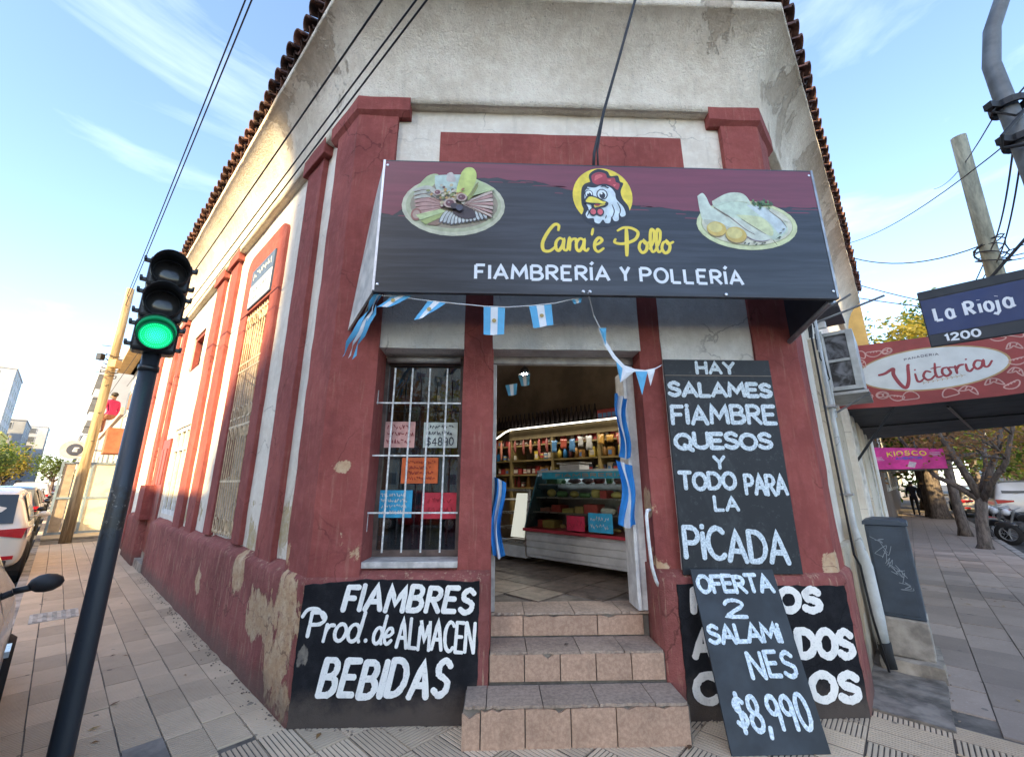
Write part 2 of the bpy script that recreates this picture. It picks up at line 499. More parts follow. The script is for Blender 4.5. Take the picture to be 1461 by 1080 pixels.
def stroke(mb, pts, w, y, cap=True, taper=0, rg=None):
    """a raised ribbon of paint along pts in the x-z plane, facing -y"""
    P = [Vector((a, b)) for a, b in pts]
    Q = [P[0]]
    for p in P[1:]:
        if (p - Q[-1]).length > 1e-4: Q.append(p)
    P = Q
    if len(P) < 2: P = [P[0], P[0] + Vector((w * .1, 0))]
    # split straight pieces a little so that width can vary
    R2 = [P[0]]
    for p in P[1:]:
        d = (p - R2[-1]).length
        k = max(1, min(4, int(d / (w * 1.3))))
        a = R2[-1]
        for j in range(1, k + 1): R2.append(a + (p - a) * j / k)
    P = R2
    n = len(P); h = w / 2
    vs = []
    for i, p in enumerate(P):
        t1 = (P[i] - P[i - 1]).normalized() if i else None
        t2 = (P[i + 1] - P[i]).normalized() if i < n - 1 else None
        if t1 is None: t = t2; k = 1
        elif t2 is None: t = t1; k = 1
        else:
            t = t1 + t2
            if t.length < .3: t = t2; k = 1
            else:
                t.normalize(); k = min(1.5, 1 / max(.4, t.dot(t2)))
        nn = Vector((-t.y, t.x))
        ww = h * k * (1 - taper * abs(2 * i / (n - 1) - 1) ** 2)
        if rg: ww *= rg.uniform(.88, 1.12)
        a, b = p + nn * ww, p - nn * ww
        vs += [(a.x, y, a.y), (p.x, y - .0010, p.y), (b.x, y, b.y)]
    fs = []
    for i in range(n - 1):
        a = i * 3
        fs += [(a, a + 1, a + 4, a + 3), (a + 1, a + 2, a + 5, a + 4)]
    mb.add(vs, fs)
    if cap:
        for p, t in ((P[0], (P[0] - P[1]).normalized()), (P[-1], (P[-1] - P[-2]).normalized())):
            nn = Vector((-t.y, t.x)); c = [(p.x, y - .0010, p.y)]
            hh = h * (1 - taper)
            for j in range(7):
                a = math.pi * j / 6
                q = p + nn * (math.cos(a) * hh) + t * (math.sin(a) * hh * .9)
                c.append((q.x, y, q.y))
            mb.add(c, [(0, j, j + 1) for j in range(1, 7)])

def write(mb, text, x0, x1, z0, z1, w, y=0, slant=0, cap=True, jit=0, gap=.24, dz=0, taper=0, seed=1, only=None, arch=0):
    """letters of text fitted between x0 and x1, base line z0, top z1; dz lifts the right-hand end"""
    rg = random.Random(seed)
    H = z1 - z0
    adv = []; tot = 0
    for i, ch in enumerate(text):
        adv.append(tot); tot += G[ch][0] + (gap if i < len(text) - 1 else 0)
    sx = (x1 - x0 - w) / max(tot, .01)
    n = 0
    for i, ch in enumerate(text):
        if only and i not in only: continue
        jz, js = rg.uniform(-jit, jit) * H, 1 + rg.uniform(-jit, jit)
        for st in G[ch][1]:
            pts = []
            for (a, b) in st:
                X = x0 + w / 2 + (adv[i] + a) * sx + slant * b * H
                u = (X - x0) / (x1 - x0)
                Z = z0 + w / 2 + b * js * (H - w) + jz + dz * u + arch * (1 - (2 * u - 1) ** 2)
                if jit:
                    X += rg.uniform(-jit, jit) * H * .12; Z += rg.uniform(-jit, jit) * H * .12
                pts.append((X, Z))
            stroke(mb, pts, w, y - n * .00012, cap, taper, rg if jit else None)
            n = (n + 1) % 12
    return mb

def scribble(mb, x0, x1, z0, z1, w, y, rows=3, seed=1):
    rg = random.Random(seed)
    n = 0
    for r in range(rows):
        zc = z1 - (z1 - z0) * (r + .5) / rows; h = (z1 - z0) / rows * .32
        x = x0 + rg.uniform(0, .12) * (x1 - x0); xe = x1 - rg.uniform(0, .15) * (x1 - x0)
        while x < xe:
            L = h * rg.uniform(.5, 1.3)
            pts = [(x + L * k / 3, zc + rg.uniform(-h, h)) for k in range(4)]
            stroke(mb, pts, w, y - n * .0001, False); n = (n + 1) % 10
            x += L + h * rg.uniform(.2, .8)
    return mb
# ------------------------------------------------------------ corner building
CT = .41421356
def stn(kind, t, o):
    if kind == 'L': return Lw(t, o, 0)[:2]
    if kind == 'CL': return (-1.42 - CT * o, -o)
    if kind == 'CR': return (2.65 + CT * o, -o)
    if kind == 'F': return (t, -o)
    return Rw(t, o, 0)[:2]

def sweep(mb, prof, stations, closed=True, d=.12):
    """profile of (distance out from the plinth line, height) swept round the corner"""
    full = []
    for i, (k, t) in enumerate(stations):
        full.append((k, t))
        if i < len(stations) - 1:
            k2, t2 = stations[i + 1]
            kk = {('L', 'L'): 'L', ('L', 'CL'): 'L', ('CL', 'F'): 'F', ('CL', 'CR'): 'F', ('F', 'F'): 'F', ('F', 'CR'): 'F', ('CR', 'R'): 'R', ('R', 'R'): 'R'}[k, k2]
            a = {'CL': 0 if kk == 'L' else -1.42, 'CR': 2.65 if kk == 'F' else 0}.get(k, t)
            b = {'CL': 0 if kk == 'L' else -1.42, 'CR': 2.65 if kk == 'F' else 0}.get(k2, t2)
            n = max(1, min(80, int(abs(b - a) / d)))
            # keep the intermediate stations clear of the mitre
            for j in range(1, n):
                full.append((kk, a + (b - a) * (.06 + .88 * j / n)))
    np_ = len(prof); vs = []; fs = []
    for (k, t) in full:
        for (o, z) in prof:
            x, y = stn(k, t, o); vs.append((x, y, z))
    for i in range(len(full) - 1):
        for j in range(np_ if closed else np_ - 1):
            j2 = (j + 1) % np_
            fs.append((i * np_ + j, i * np_ + j2, (i + 1) * np_ + j2, (i + 1) * np_ + j))
    if closed:
        fs.append(tuple(range(np_)))
        fs.append(tuple((len(full) - 1) * np_ + j for j in range(np_ - 1, -1, -1)))
    return mb.add(vs, fs)

shop = thing('corner_building', 'old single storey corner building of white and crimson stucco with clay tile eaves', 'building')
I4 = Matrix.Identity(4)
def sub(prof, d):
    """subdivide a closed profile"""
    out = []
    for i, p in enumerate(prof):
        q = prof[(i + 1) % len(prof)]
        n = max(1, int(math.hypot(q[0] - p[0], q[1] - p[1]) / d))
        out += [(p[0] + (q[0] - p[0]) * j / n, p[1] + (q[1] - p[1]) * j / n) for j in range(n)]
    return out
pl_prof = sub([(0, -.06), (0, .88), (-.012, .915), (-.05, .94), (-.12, .985), (-.40, .985), (-.40, -.06)], .09)
sweep(MB(), pl_prof, [('L', 7.3), ('CL', 0), ('F', -.055)], d=.08).wob(.011, 4, 1).build('plinth', m_plinth, shop, I4, smooth=True)
sweep(MB(), pl_prof, [('F', 1.215), ('CR', 0), ('R', .45)], d=.08).wob(.008, 4, 2).build('plinth', m_plinth, shop, I4, smooth=True)
sweep(MB(), sub([(.05, -.06), (.05, .90), (.0, .95), (-.4, .95), (-.4, -.06)], .1), [('L', 10.4), ('L', 8.35)], d=.1).wob(.01, 4, 3).build('plinth', m_plinth, shop, I4, smooth=True)
# black painted panels with hand lettering, on the plinth
def paint_panel(pts, y, seed):
    mb = MB(); rg = random.Random(seed); out = []
    for i, p in enumerate(pts):
        q = pts[(i + 1) % len(pts)]; n = max(2, int(math.hypot(q[0] - p[0], q[1] - p[1]) / .05))
        for j in range(n):
            out.append((p[0] + (q[0] - p[0]) * j / n + rg.uniform(-.005, .005), p[1] + (q[1] - p[1]) * j / n + rg.uniform(-.005, .005)))
    mb.prism(out, y, y + .03)
    return mb
PY = -.014
pan = paint_panel([(-1.40, .01), (-.16, .015), (-.13, .30), (-.128, .905), (-.95, .925), (-1.385, .89), (-1.395, .6)], PY, 3).build('painted_panel', m_blackpaint, shop, I4)
mb = MB()
write(mb, 'FIAMBRES', -1.115, -.165, .715, .905, .036, PY - .003, slant=.16, cap=True, jit=.03, dz=-.028, gap=.28, seed=4)
mb.build('lettering', m_whitepaint, pan, I4, recalc=False)
mb = MB()
write(mb, 'P', -1.340, -1.215, .555, .730, .026, PY - .003, slant=.10, jit=.02)
stroke(mb, crv([(-1.375, .69), (-1.34, .735), (-1.27, .735), (-1.23, .68)]), .024, PY - .0045)
write(mb, 'rod', -1.235, -.960, .525, .735, .024, PY - .003, slant=.16, jit=.02, dz=-.01, gap=.10)
write(mb, '.', -.935, -.905, .520, .55, .028, PY - .003)
write(mb, 'de', -.885, -.735, .505, .70, .022, PY - .003, slant=.16, jit=.02, gap=.12)
write(mb, 'ALMACEN', -.715, -.150, .480, .690, .024, PY - .003, slant=.05, jit=.02, dz=-.045, gap=.22, seed=9)
mb.build('lettering', m_whitepaint, pan, I4, recalc=False)
mb = MB()
write(mb, 'BEBIDAS', -1.235, -.325, .185, .435, .042, PY - .003, slant=.17, cap=True, jit=.03, dz=-.02, gap=.30, seed=5)
mb.build('lettering', m_whitepaint, pan, I4, recalc=False)
pan = paint_panel([(1.345, .005), (2.63, .005), (2.63, .30), (2.62, .855), (2.0, .865), (1.34, .880)], PY, 5).build('painted_panel', m_blackpaint, shop, I4)
mb = MB()
write(mb, 'POLLOS', 1.42, 2.425, .670, .858, .052, PY - .003, slant=.06, jit=.03, gap=.22, seed=6, dz=-.0)
mb.build('lettering', m_whitepaint, pan, I4, recalc=False)
mb = MB()
write(mb, 'AHUMADOS', 1.40, 2.615, .385, .595, .052, PY - .003, slant=.03, jit=.03, gap=.20, seed=7, dz=-.02)
mb.build('lettering', m_whitepaint, pan, I4, recalc=False)
mb = MB()
write(mb, 'COCIDOS', 1.375, 2.600, .105, .315, .054, PY - .003, slant=.06, jit=.03, gap=.2, seed=8, dz=-.01)
mb.build('lettering', m_whitepaint, pan, I4, recalc=False)

# walls
def fbox(x0, x1, y0, y1, z0, z1, mat, name='wall', amp=.006, d=.12, seed=0, parent=None, label=None):
    return MB().gbox(x0, x1, y0, y1, z0, z1, d).wob(amp, 3.2, seed).build(name, mat, parent or shop, I4, smooth=False, label=label)
def lbox(s0, s1, o0, o1, z0, z1, mat, name='wall', amp=.006, d=.14, seed=0, parent=None, M=LF, label=None):
    return MB().gbox(-s1, -s0, -o1, -o0, z0, z1, d).wob(amp, 3.2, seed).build(name, mat, parent or shop, M, label=label)
rect = lambda o0, o1, z0, z1: sub([(o1, z0), (o1, z1), (o0, z1), (o0, z0)], .2)
ZT = 5.29
fbox(-1.03, -.30, .075, .45, 2.73, 3.95, m_panelwhite, amp=.007, seed=1)
fbox(-.05, 1.24, .072, .45, 2.73, 3.95, m_panelwhite, amp=.007, seed=2)
fbox(1.43, 2.25, .075, .45, .9, 3.95, m_panelwhite, amp=.007, seed=3)
fbox(-1.03, 2.25, .10, .45, 3.95, ZT, m_white, seed=4)
fbox(-.60, 1.84, .088, .2, 3.98, 5.02, m_red, 'crimson_band', seed=5, amp=.004)
fbox(-.30, -.045, .088, .46, .0, 3.94, m_red, 'door_pier', seed=6, amp=.005)
fbox(1.235, 1.43, .088, .46, .0, 3.94, m_red, 'door_pier', seed=7, amp=.005)
fbox(-1.03, -.31, .12, .44, .2, 1.0, m_red, seed=8)
sweep(MB(), rect(-.45, -.10, .9, ZT), [('L', 2.15), ('CL', 0), ('F', -1.03)]).wob(.006, 3, 9).build('wall', m_white, shop, I4)
sweep(MB(), rect(-.45, -.10, .9, ZT), [('F', 2.25), ('CR', 0), ('R', .5)]).wob(.006, 3, 9).build('wall', m_white, shop, I4)
# left street wall
lbox(2.15, 3.12, -.45, -.10, 3.90, ZT, m_white, seed=11)
lbox(3.12, 5.9, -.45, -.10, .9, ZT, m_white, seed=12)
lbox(5.9, 7.35, -.45, -.10, 2.66, 3.82, m_white, seed=13)
lbox(5.9, 6.22, -.45, -.10, 3.82, ZT, m_white, seed=13)
lbox(7.25, 12.2, -.45, -.10, 2.66, ZT, m_white, seed=14)
lbox(6.22, 7.25, -.45, -.10, 4.6, ZT, m_white, seed=15)
lbox(7.35, 12.2, -.45, -.10, -.05, 2.66, m_white, seed=16)
lbox(5.9, 7.35, -.45, -.12, -.05, 1.06, m_white, seed=17)
lbox(2.1, 3.2, -.45, -.13, .0, 1.0, m_white, seed=17)
# corner pilasters and the flat ones along the street
sweep(MB(), sub([(-.04, .93), (-.04, 5.2), (-.3, 5.2), (-.3, .93)], .13), [('L', .47), ('CL', 0), ('F', -1.02)], d=.07).wob(.009, 3.5, 21).build('pilaster', m_red, shop, I4)
sweep(MB(), sub([(-.045, .93), (-.045, 5.2), (-.3, 5.2), (-.3, .93)], .13), [('F', 2.245), ('CR', 0), ('R', .42)], d=.07).wob(.009, 3.5, 22).build('pilaster', m_red, shop, I4)
cap_prof = [(-.05, 5.14), (-.005, 5.19), (.0, 5.33), (-.02, 5.375), (-.3, 5.375), (-.3, 5.14)]
sweep(MB(), cap_prof, [('L', .58), ('CL', 0), ('F', -.90)], d=.1).wob(.006, 5, 23).build('capital', m_red, shop, I4, bevel=.012)
sweep(MB(), cap_prof, [('F', 2.12), ('CR', 0), ('R', .55)], d=.1).wob(.006, 5, 24).build('capital', m_red, shop, I4, bevel=.012)
for i, (a, b, zb) in enumerate([(.84, 1.27, .93), (4.10, 4.55, .93), (4.98, 5.50, .93), (8.25, 8.65, .93), (9.15, 9.6, .93), (11.6, 12.1, -.05)]):
    p = lbox(a, b, -.3, -.045, zb, 5.2, m_red, 'pilaster', amp=.007, seed=30 + i)
    MB().gbox(-b - .08, -a + .08, 0.0, .3, 5.16, 5.37, .1).wob(.006, 5, i).build('capital', m_red, p, LF, bevel=.012)
# right wall: plain, rendered, seen almost edge on
MB().gbox(.5, 9.2, .10, .45, 1.05, ZT, .3).wob(.006, 3, 40).build('wall', m_white, shop, RF)
m_cream = stucco('cream_render', (.58, .50, .38), (.46, .39, .29), [Rw(.9, 0, .6) + (.5,)], thr=.62, chips=.24)
MB().gbox(.5, 9.2, .04, .45, -.05, 1.06, .25).wob(.01, 3, 41).build('wall', m_cream, shop, RF)
MB().gbox(1.35, 2.6, .02, .2, .9, 3.2, .25).wob(.006, 3, 42).build('wall', m_cream, shop, RF)
for a, b, mm in [(2.95, 3.2, m_white), (3.6, 3.9, m_metalwhite), (4.4, 5.6, m_white), (6.2, 6.5, m_metalwhite), (7.2, 8.6, m_white)]:
    MB().gbox(a, b, -.03, .2, .0, 2.6, .3).wob(.004, 3, 43).build('door_frame', mm, shop, RF)
# cornice swept round the corner
cove = [(-.12, 5.28), (-.012, 5.28), (-.004, 5.36), (.004, 5.48), (.018, 5.60), (.042, 5.71), (.078, 5.82), (.13, 5.93), (.195, 6.03), (.27, 6.11), (.340, 6.165), (.354, 6.17), (.356, 6.265), (.30, 6.28), (-.40, 6.28), (-.40, 5.28)]
sweep(MB(), cove, [('L', 12.2), ('CL', 0), ('CR', 0), ('R', 9.2)], d=.12).wob(.007, 3, 50).build('cornice', m_cove, shop, I4, smooth=True)
# roof deck and the tile ends over the eaves
sweep(MB(), [(.33, 6.285), (.33, 6.31), (-4.0, 8.0), (-4.0, 7.9)], [('L', 12.2), ('CL', 0), ('CR', 0), ('R', 9.2)], d=1).build('roof', m_tile, shop, I4)
def tile_mesh(cover=True):
    mb = MB(); L = .46
    vs = []; fs = []; n = 8; t = .016
    for j, (y, r) in enumerate(((0, .092), (.02, .090), (L, .076))):
        for k in range(n + 1):
            a = math.pi * k / n
            for rr in (r, r - t):
                if cover: vs.append((rr * math.cos(a), y, rr * math.sin(a)))
                else: vs.append((rr * math.cos(a), y, -rr * math.sin(a)))
    st = (n + 1) * 2
    for j in range(2):
        for k in range(n):
            a = j * st + k * 2; b = a + 2; c = a + st; d = b + st
            fs += [(a, b, d, c), (a + 1, c + 1, d + 1, b + 1)]
    for k in range(n):
        a = k * 2; fs.append((a, a + 1, a + 3, a + 2))
    for k in (0, n):
        for j in range(2):
            a = j * st + k * 2; fs.append((a, a + st, a + st + 1, a + 1))
    return mb.add(vs, fs).mesh('roof_tile', m_tile, True)
tc_me, tp_me = tile_mesh(True), tile_mesh(False)
def eave(M, xs, seed):
    rg = random.Random(seed)
    for x in xs:
        j = rg.uniform(-.014, .014); a = rg.uniform(-3, 3)
        Rm = Matrix.Rotation(RAD(21 + rg.uniform(-1.5, 1.5)), 4, 'X') @ Matrix.Rotation(RAD(a), 4, 'Z')
        inst(tp_me, 'roof_tile', M @ Matrix.Translation((x + .105, -.385 + j, 6.365)) @ Rm, shop)
        inst(tc_me, 'roof_tile', M @ Matrix.Translation((x, -.425 + j, 6.335 + rg.uniform(-.006, .006))) @ Rm, shop)
eave(LF, [-.0 - .21 * i + .12 for i in range(58)], 1)
eave(RF, [-.10 + .21 * i for i in range(43)], 2)
eave(FF, [-1.50 + .21 * i for i in range(20)], 3)
sweep(MB(), [(.30, 6.27), (.30, 6.33), (-.2, 6.52), (-.2, 6.27)], [('L', 12.2), ('CL', 0), ('CR', 0), ('R', 9.2)], d=1).build('eave_bedding', m_mortar, shop, I4)

# ---- barred street window with its crimson surround
m_ochre = simple('cream_painted_iron', (.62, .47, .29), .6, .2, 14)
m_glassdark = simple('dark_pane', (.045, .035, .03), .15, .3, 3)
win = MB()
P0 = [(-3.46, .98), (-3.46, 4.72)] + [(-3.22 + .24 * math.cos(RAD(a)), 4.72 + .18 * math.sin(RAD(a))) for a in range(180, 89, -15)] + [(-2.10 + .24 * math.cos(RAD(a)), 4.72 + .18 * math.sin(RAD(a))) for a in range(90, -1, -15)] + [(-1.86, .98)]
for seg in ([(-3.46, .98), (-3.12, .98), (-3.12, 3.93), (-3.46, 3.93)], [(-2.15, .98), (-1.86, .98), (-1.86, 3.93), (-2.15, 3.93)], [(-3.46, 3.93)] + P0[1:-1] + [(-1.86, 3.93)]):
    win.prism(seg, .055, .2)
wo_ = win.build('window_surround', m_red, shop, LF, bevel=.01)
MB().box(-3.12, -2.15, .30, .32, 1.0, 3.92).build('shutter', simple('brown_shutter', (.13, .055, .045), .6), wo_, LF)
for i in range(9):
    z = 1.05 + i * .32
    MB().box(-3.10, -2.17, .285, .299, z, z + .26).build('shutter_panel', simple('brown_shutter_slat', (.24, .09, .07), .6) if i == 0 else bpy.data.materials['brown_shutter_slat'], wo_, LF)
gr = MB().box(-3.115, -2.155, .075, .085, 1.04, 1.065).build('grille', m_ochre, wo_, LF)
for z in (1.62, 2.30, 2.40, 3.05, 3.15, 3.84):
    MB().box(-3.115, -2.155, .075, .085, z, z + .025).build('crossbar', m_ochre, gr, LF)
for i in range(10):
    x = -3.08 + .89 * i / 9
    MB().tube([(x, .08, 1.02), (x, .08, 3.90)], .0075, 6).build('bar', m_ochre, gr, LF)
gm = MB()
for zc in (1.13, 2.22, 2.48, 3.74):
    for i in range(5):
        x = -3.0 + .185 * i
        ring = [(x + .055 * math.cos(RAD(a)), .07, zc + .075 * math.sin(RAD(a))) for a in range(0, 361, 40)]
        gm.tube(ring, .007, 5)
gm.build('scrollwork', m_ochre, gr, LF, kind='stuff')
m_plate = simple('grey_enamel_plate', (.06, .09, .14), .5)
plate = MB().box(-3.06, -2.12, .035, .054, 3.97, 4.56).build('address_plate', m_plate, wo_, LF)
MB().box(-3.045, -2.135, .0325, .0345, 3.985, 4.30).build('plate_panel', simple('pale_enamel', (.55, .58, .60), .5), plate, LF)
mb = MB(); scribble(mb, -3.0, -2.2, 4.36, 4.53, .012, .032, 1, 4)
mb.build('lettering', m_whitepaint, plate, LF, recalc=False)
mb = MB(); scribble(mb, -3.0, -2.2, 4.02, 4.26, .009, .031, 2, 5)
mb.build('lettering', m_plate, plate, LF, recalc=False)
# two more windows further on
w2 = MB(); 
for b in [(-7.25, -6.22, 3.82, 3.90), (-7.25, -6.22, 4.52, 4.60), (-7.25, -7.17, 3.90, 4.52), (-6.30, -6.22, 3.90, 4.52)]:
    w2.box(b[0], b[1], .13, .22, b[2], b[3])
w2o = w2.build('window', m_red, shop, LF)
MB().box(-7.17, -6.30, .24, .26, 3.90, 4.52).build('pane', simple('reddish_pane', (.26, .12, .08), .3), w2o, LF)
w3 = MB()
for b in [(-7.35, -5.9, 2.58, 2.66), (-7.35, -5.9, 1.06, 1.14), (-7.35, -5.9, 2.22, 2.28), (-7.35, -7.27, 1.14, 2.58), (-5.98, -5.9, 1.14, 2.58), (-6.88, -6.82, 1.14, 2.58), (-6.42, -6.36, 1.14, 2.58)]:
    w3.box(b[0], b[1], .13, .2, b[2], b[3])
w3o = w3.build('window', m_metalwhite, shop, LF)
for a, b in ((-7.27, -6.88), (-6.82, -6.42), (-6.36, -5.98)):
    for z0, z1 in ((1.14, 2.22), (2.28, 2.58)):
        MB().box(a, b, .17, .18, z0, z1).build('pane', simple('amber_glass', (.34, .27, .12), .25) if 'amber_glass' not in bpy.data.materials else bpy.data.materials['amber_glass'], w3o, LF)
MB().gbox(-8.9, -8.1, -.1, .2, .9, 1.58, .2).wob(.01, 3, 5).build('meter_box', m_red, shop, LF)
MB().box(-8.33, -7.32, -.02, .3, -.02, .16).box(-8.33, -7.32, .08, .4, .16, .32).build('door_step', m_concrete, shop, LF, bevel=.01)
d3 = MB().box(-8.25, -7.42, .06, .098, .3, 2.5).build('door', simple('dull_red_door', (.22, .05, .04), .5), shop, LF)
MB().box(-8.15, -7.9, .04, .06, 1.6, 2.3).box(-7.8, -7.52, .04, .06, 1.6, 2.3).build('door_panel', simple('dull_red_panel', (.26, .06, .05), .5), d3, LF)

# ---- shop window beside the door
m_alu = simple('weathered_aluminium', (.36, .34, .32), .45, .2, 9, metal=.3)
MB().box(-1.03, -.30, .07, .47, .985, 1.03).build('window_sill', simple('marble_sill', (.52, .49, .45), .5, .2, 10), shop, I4, bevel=.004)
wf = MB().box(-1.03, -.30, .30, .345, 2.64, 2.71).box(-1.03, -.30, .30, .345, 1.03, 1.08).box(-1.03, -.985, .30, .345, 1.08, 2.64).box(-.345, -.30, .30, .345, 1.08, 2.64).build('window_frame', simple('dark_wood_frame', (.085, .055, .045), .5, .3, 9), shop, I4, bevel=.003)
MB().tube([(-.99, .25, 2.675), (-.34, .25, 2.675)], .028, 10).build('roller_tube', m_alu, wf, I4, smooth=True)
MB().box(-.985, -.345, .325, .331, 1.08, 2.64).build('pane', m_glass, wf, I4)
m_bar = simple('white_painted_bar', (.62, .61, .58), .45, .25, 30)
hb_ = []
gw = MB()
for z, a, b in ((2.26, -1.02, -.315), (1.825, -1.03, -.315), (1.38, -1.03, -.315)):
    hb_.append((a, b, z - .006, z + .006))
gw.box(-1.026, -1.014, .128, .140, 2.25, 2.37)
gw = gw.build('window_grille', m_bar, shop, I4)
MB().box(-1.03, -1.018, .128, .140, 1.24, 1.38).build('bar_end', m_bar, gw, I4)
for (a, b, z0, z1) in hb_: MB().box(a, b, .115, .127, z0, z1).build('crossbar', m_bar, gw, I4)
for i in range(4):
    x0, x1 = -.88 + .1475 * i, -.885 + .1475 * i
    MB().tube([(x0, .107, 2.56), (x1, .107, 1.09)], .0075, 6).build('bar', m_bar, gw, I4)
# backboard, plus strips and packets added to give the pane its reflection colours
m_wine = simple('wine_red_reflection', (.34, .03, .06), .8, .3, 9); m_olive = simple('olive_reflection', (.30, .24, .07), .8, .3, 9); m_slate = simple('slate_reflection', (.10, .12, .13), .8, .3, 9)
disp = MB()
disp.box(-1.03, -.30, 1.05, 1.07, .7, 2.75)
disp.build('display_back', simple('dim_backboard', (.05, .03, .025), .8), shop, I4)
for i, (x, w, c) in enumerate([(-.97, .11, m_slate), (-.83, .15, m_wine), (-.64, .14, m_olive), (-.47, .15, m_wine)]):
    pts = [(x + w * k / 8, .60 + .02 * math.sin(k * 2.3 + i)) for k in range(9)]
    mb = MB(); vs = [(a, b, z) for z in (1.02, 2.70) for a, b in pts]
    mb.add(vs, [(k, k + 1, 9 + k + 1, 9 + k) for k in range(8)])
    mb.build('reflection_strip', c, shop, I4, recalc=False)

rgw = random.Random(77)  # bright packets added to suggest foliage mirrored in the pane
for k in range(22):
    x, z = rgw.uniform(-.96, -.38), rgw.choice([2.16, 2.30, 2.44, 2.56])
    o = MB().gbox(-.035, .035, -.02, .02, 0, rgw.uniform(.08, .13), .04).wob(.006, 20, k).build('reflection_packet', simple('reflection_packet_%s' % k, rgw.choice([(.55, .35, .04), (.5, .06, .05), (.10, .22, .06), (.45, .42, .36), (.40, .18, .04)]), .4), None, T(x, .45, z, rgw.uniform(-30, 30)))
    tag(o, 'small bright packet hung high behind the barred shop window', 'packet', 'packets added as shop window reflections')
# ---- doorway
MB().box(-.05, 1.24, .28, .34, 2.66, 2.73).build('door_head', m_alu, shop, I4, bevel=.004)
MB().box(-.05, -.015, .30, .345, .62, 2.66).build('door_frame', m_alu, shop, I4, bevel=.004)
MB().box(1.165, 1.235, .30, .345, .62, 2.66).build('door_frame', m_metalwhite, shop, I4, bevel=.004)
MB().box(1.125, 1.155, .26, .50, .63, 2.60).build('door_leaf', m_metalwhite, shop, I4, bevel=.004)
MB().tube([(1.225, .11, 1.40), (1.17, .02, 1.40), (1.155, .0, 1.36), (1.155, -.005, 1.2), (1.165, -.005, 1.0), (1.19, .0, .90), (1.215, .03, .865), (1.25, .11, .86)], .013, 10).build('handrail', m_metalwhite, shop, I4, smooth=True)
m_brown = simple('brown_interior_wall', (.26, .20, .14), .9, .2, 2)
# room behind
MB().box(-4, 2.75, 1.72, 1.9, 0, 3.9).build('room_wall', m_brown, shop, CF)
MB().box(-4.2, -4, -2.35, 1.9, 0, 3.9).build('room_wall', m_brown, shop, CF)
MB().box(2.75, 2.9, .35, 1.9, 0, 3.9).build('room_wall', m_brown, shop, CF)
MB().prism([(-1.2, .46), (2.44, .46), Rw(5.6, -.46, 0)[:2], Lw(6.5, -.46, 0)[:2]], 3.95, 4.05, 'z').build('room_ceiling', m_brown, shop, I4)
MB().prism([(-1.15, .36), (2.44, .36), Rw(5.6, -.44, 0)[:2], Lw(6.5, -.44, 0)[:2]], .3, .608, 'z').build('room_floor', m_mortar, shop, I4)
# floor tiles
m_ftile = simple('worn_floor_tile', (.15, .115, .09), .45, .3, 8, rand=.2)
ftm = MB().box(.006, .394, .006, .394, 0, .014).mesh('floor_tile', m_ftile)
for i in range(-9, 6):
    for j in range(-9, 6):
        M = CF @ Matrix.Translation((i * .4, j * .4, -.012))
        p = M @ Vector((.2, .2, 0))
        if p.y > .62 and p.x > -1.6 and p.y < 3.6 and p.x < 3.2:
            inst(ftm, 'floor_tile', M, shop)
# ------------------------------------------------------------ entrance steps with tiles
steps = thing('entrance_steps', 'three worn steps faced with speckled terracotta tiles below the shop doorway', 'steps')
def speck(name, c1, c2, rough=.6, rand=.12):
    t = NT(name)
    f = t.noise(42, 4, .75)
    col = t.mix(t.ramp(f, .40, .62), c2, c1)
    col = t.mix(t.math('MULTIPLY', t.ramp(t.noise(5, 5, .6), .45, .75), .45), col, tuple(x * .45 for x in c2))
    oi = t.n.new('ShaderNodeObjectInfo'); hs = t.n.new('ShaderNodeHueSaturation')
    t.l.new(col, hs.inputs['Color'])
    t.l.new(t.math('ADD', t.math('MULTIPLY', oi.outputs['Random'], rand * 2), 1 - rand), hs.inputs['Value'])
    t.bump(f, .35, .004)
    return t.done(hs.outputs['Color'], rough)
m_riser = speck('speckled_tile', (.46, .30, .205), (.35, .215, .145))
m_tread = speck('worn_tread_tile', (.38, .285, .215), (.27, .20, .15), .88)
def chipped(x0, x1, y0, y1, z0, z1, seed, chip=.5, thick='y', mat=None, name='riser_tile'):
    """a tile with a ragged upper edge"""
    rg = random.Random(seed); mb = MB()
    n = 12; pts = [(x0, z0), (x1, z0)]
    top = []
    cc = [rg.uniform(x0, x1) for _ in range(2)] if rg.random() < chip else []
    for i in range(n + 1):
        x = x1 + (x0 - x1) * i / n
        z = z1 - rg.uniform(0, .003)
        for c in cc:
            d = abs(x - c)
            if d < .035: z -= (.035 - d) * .5
        top.append((x, z))
    mb.prism(pts + top, y0, y1)
    return mb.build(name, mat or m_riser, steps, I4)
MB().gbox(-.205, 1.245, -.268, .02, -.02, .222, .1).wob(.004, 6, 1).build('step_core', m_mortar, steps, I4)
MB().gbox(-.05, 1.215, .012, .32, -.02, .425, .1).wob(.003, 6, 2).build('step_core', m_mortar, steps, I4)
MB().gbox(-.05, 1.235, .312, .47, -.02, .598, .1).wob(.003, 6, 3).build('step_core', m_mortar, steps, I4)
xs = [-.215, -.088, .20, .49, .78, 1.055, 1.245]
xs = [-.215, -.095, .185, .475, .765, 1.235]
for i in range(5):
    chipped(xs[i] + .004, xs[i + 1] - .004, -.284, -.268, .005, .225 - (.02 if i == 0 else 0), i + 3, .75)
xs = [-.048, .20, .455, .71, .965, 1.205]
for i in range(5):
    chipped(xs[i] + .004, xs[i + 1] - .004, -.004, .012, .262, .428, i + 20, .5)
xs = [-.045, .21, .80, 1.17]
for i in range(3):
    chipped(xs[i] + .004, xs[i + 1] - .004, .296, .312, .452, .592, i + 30, .5)
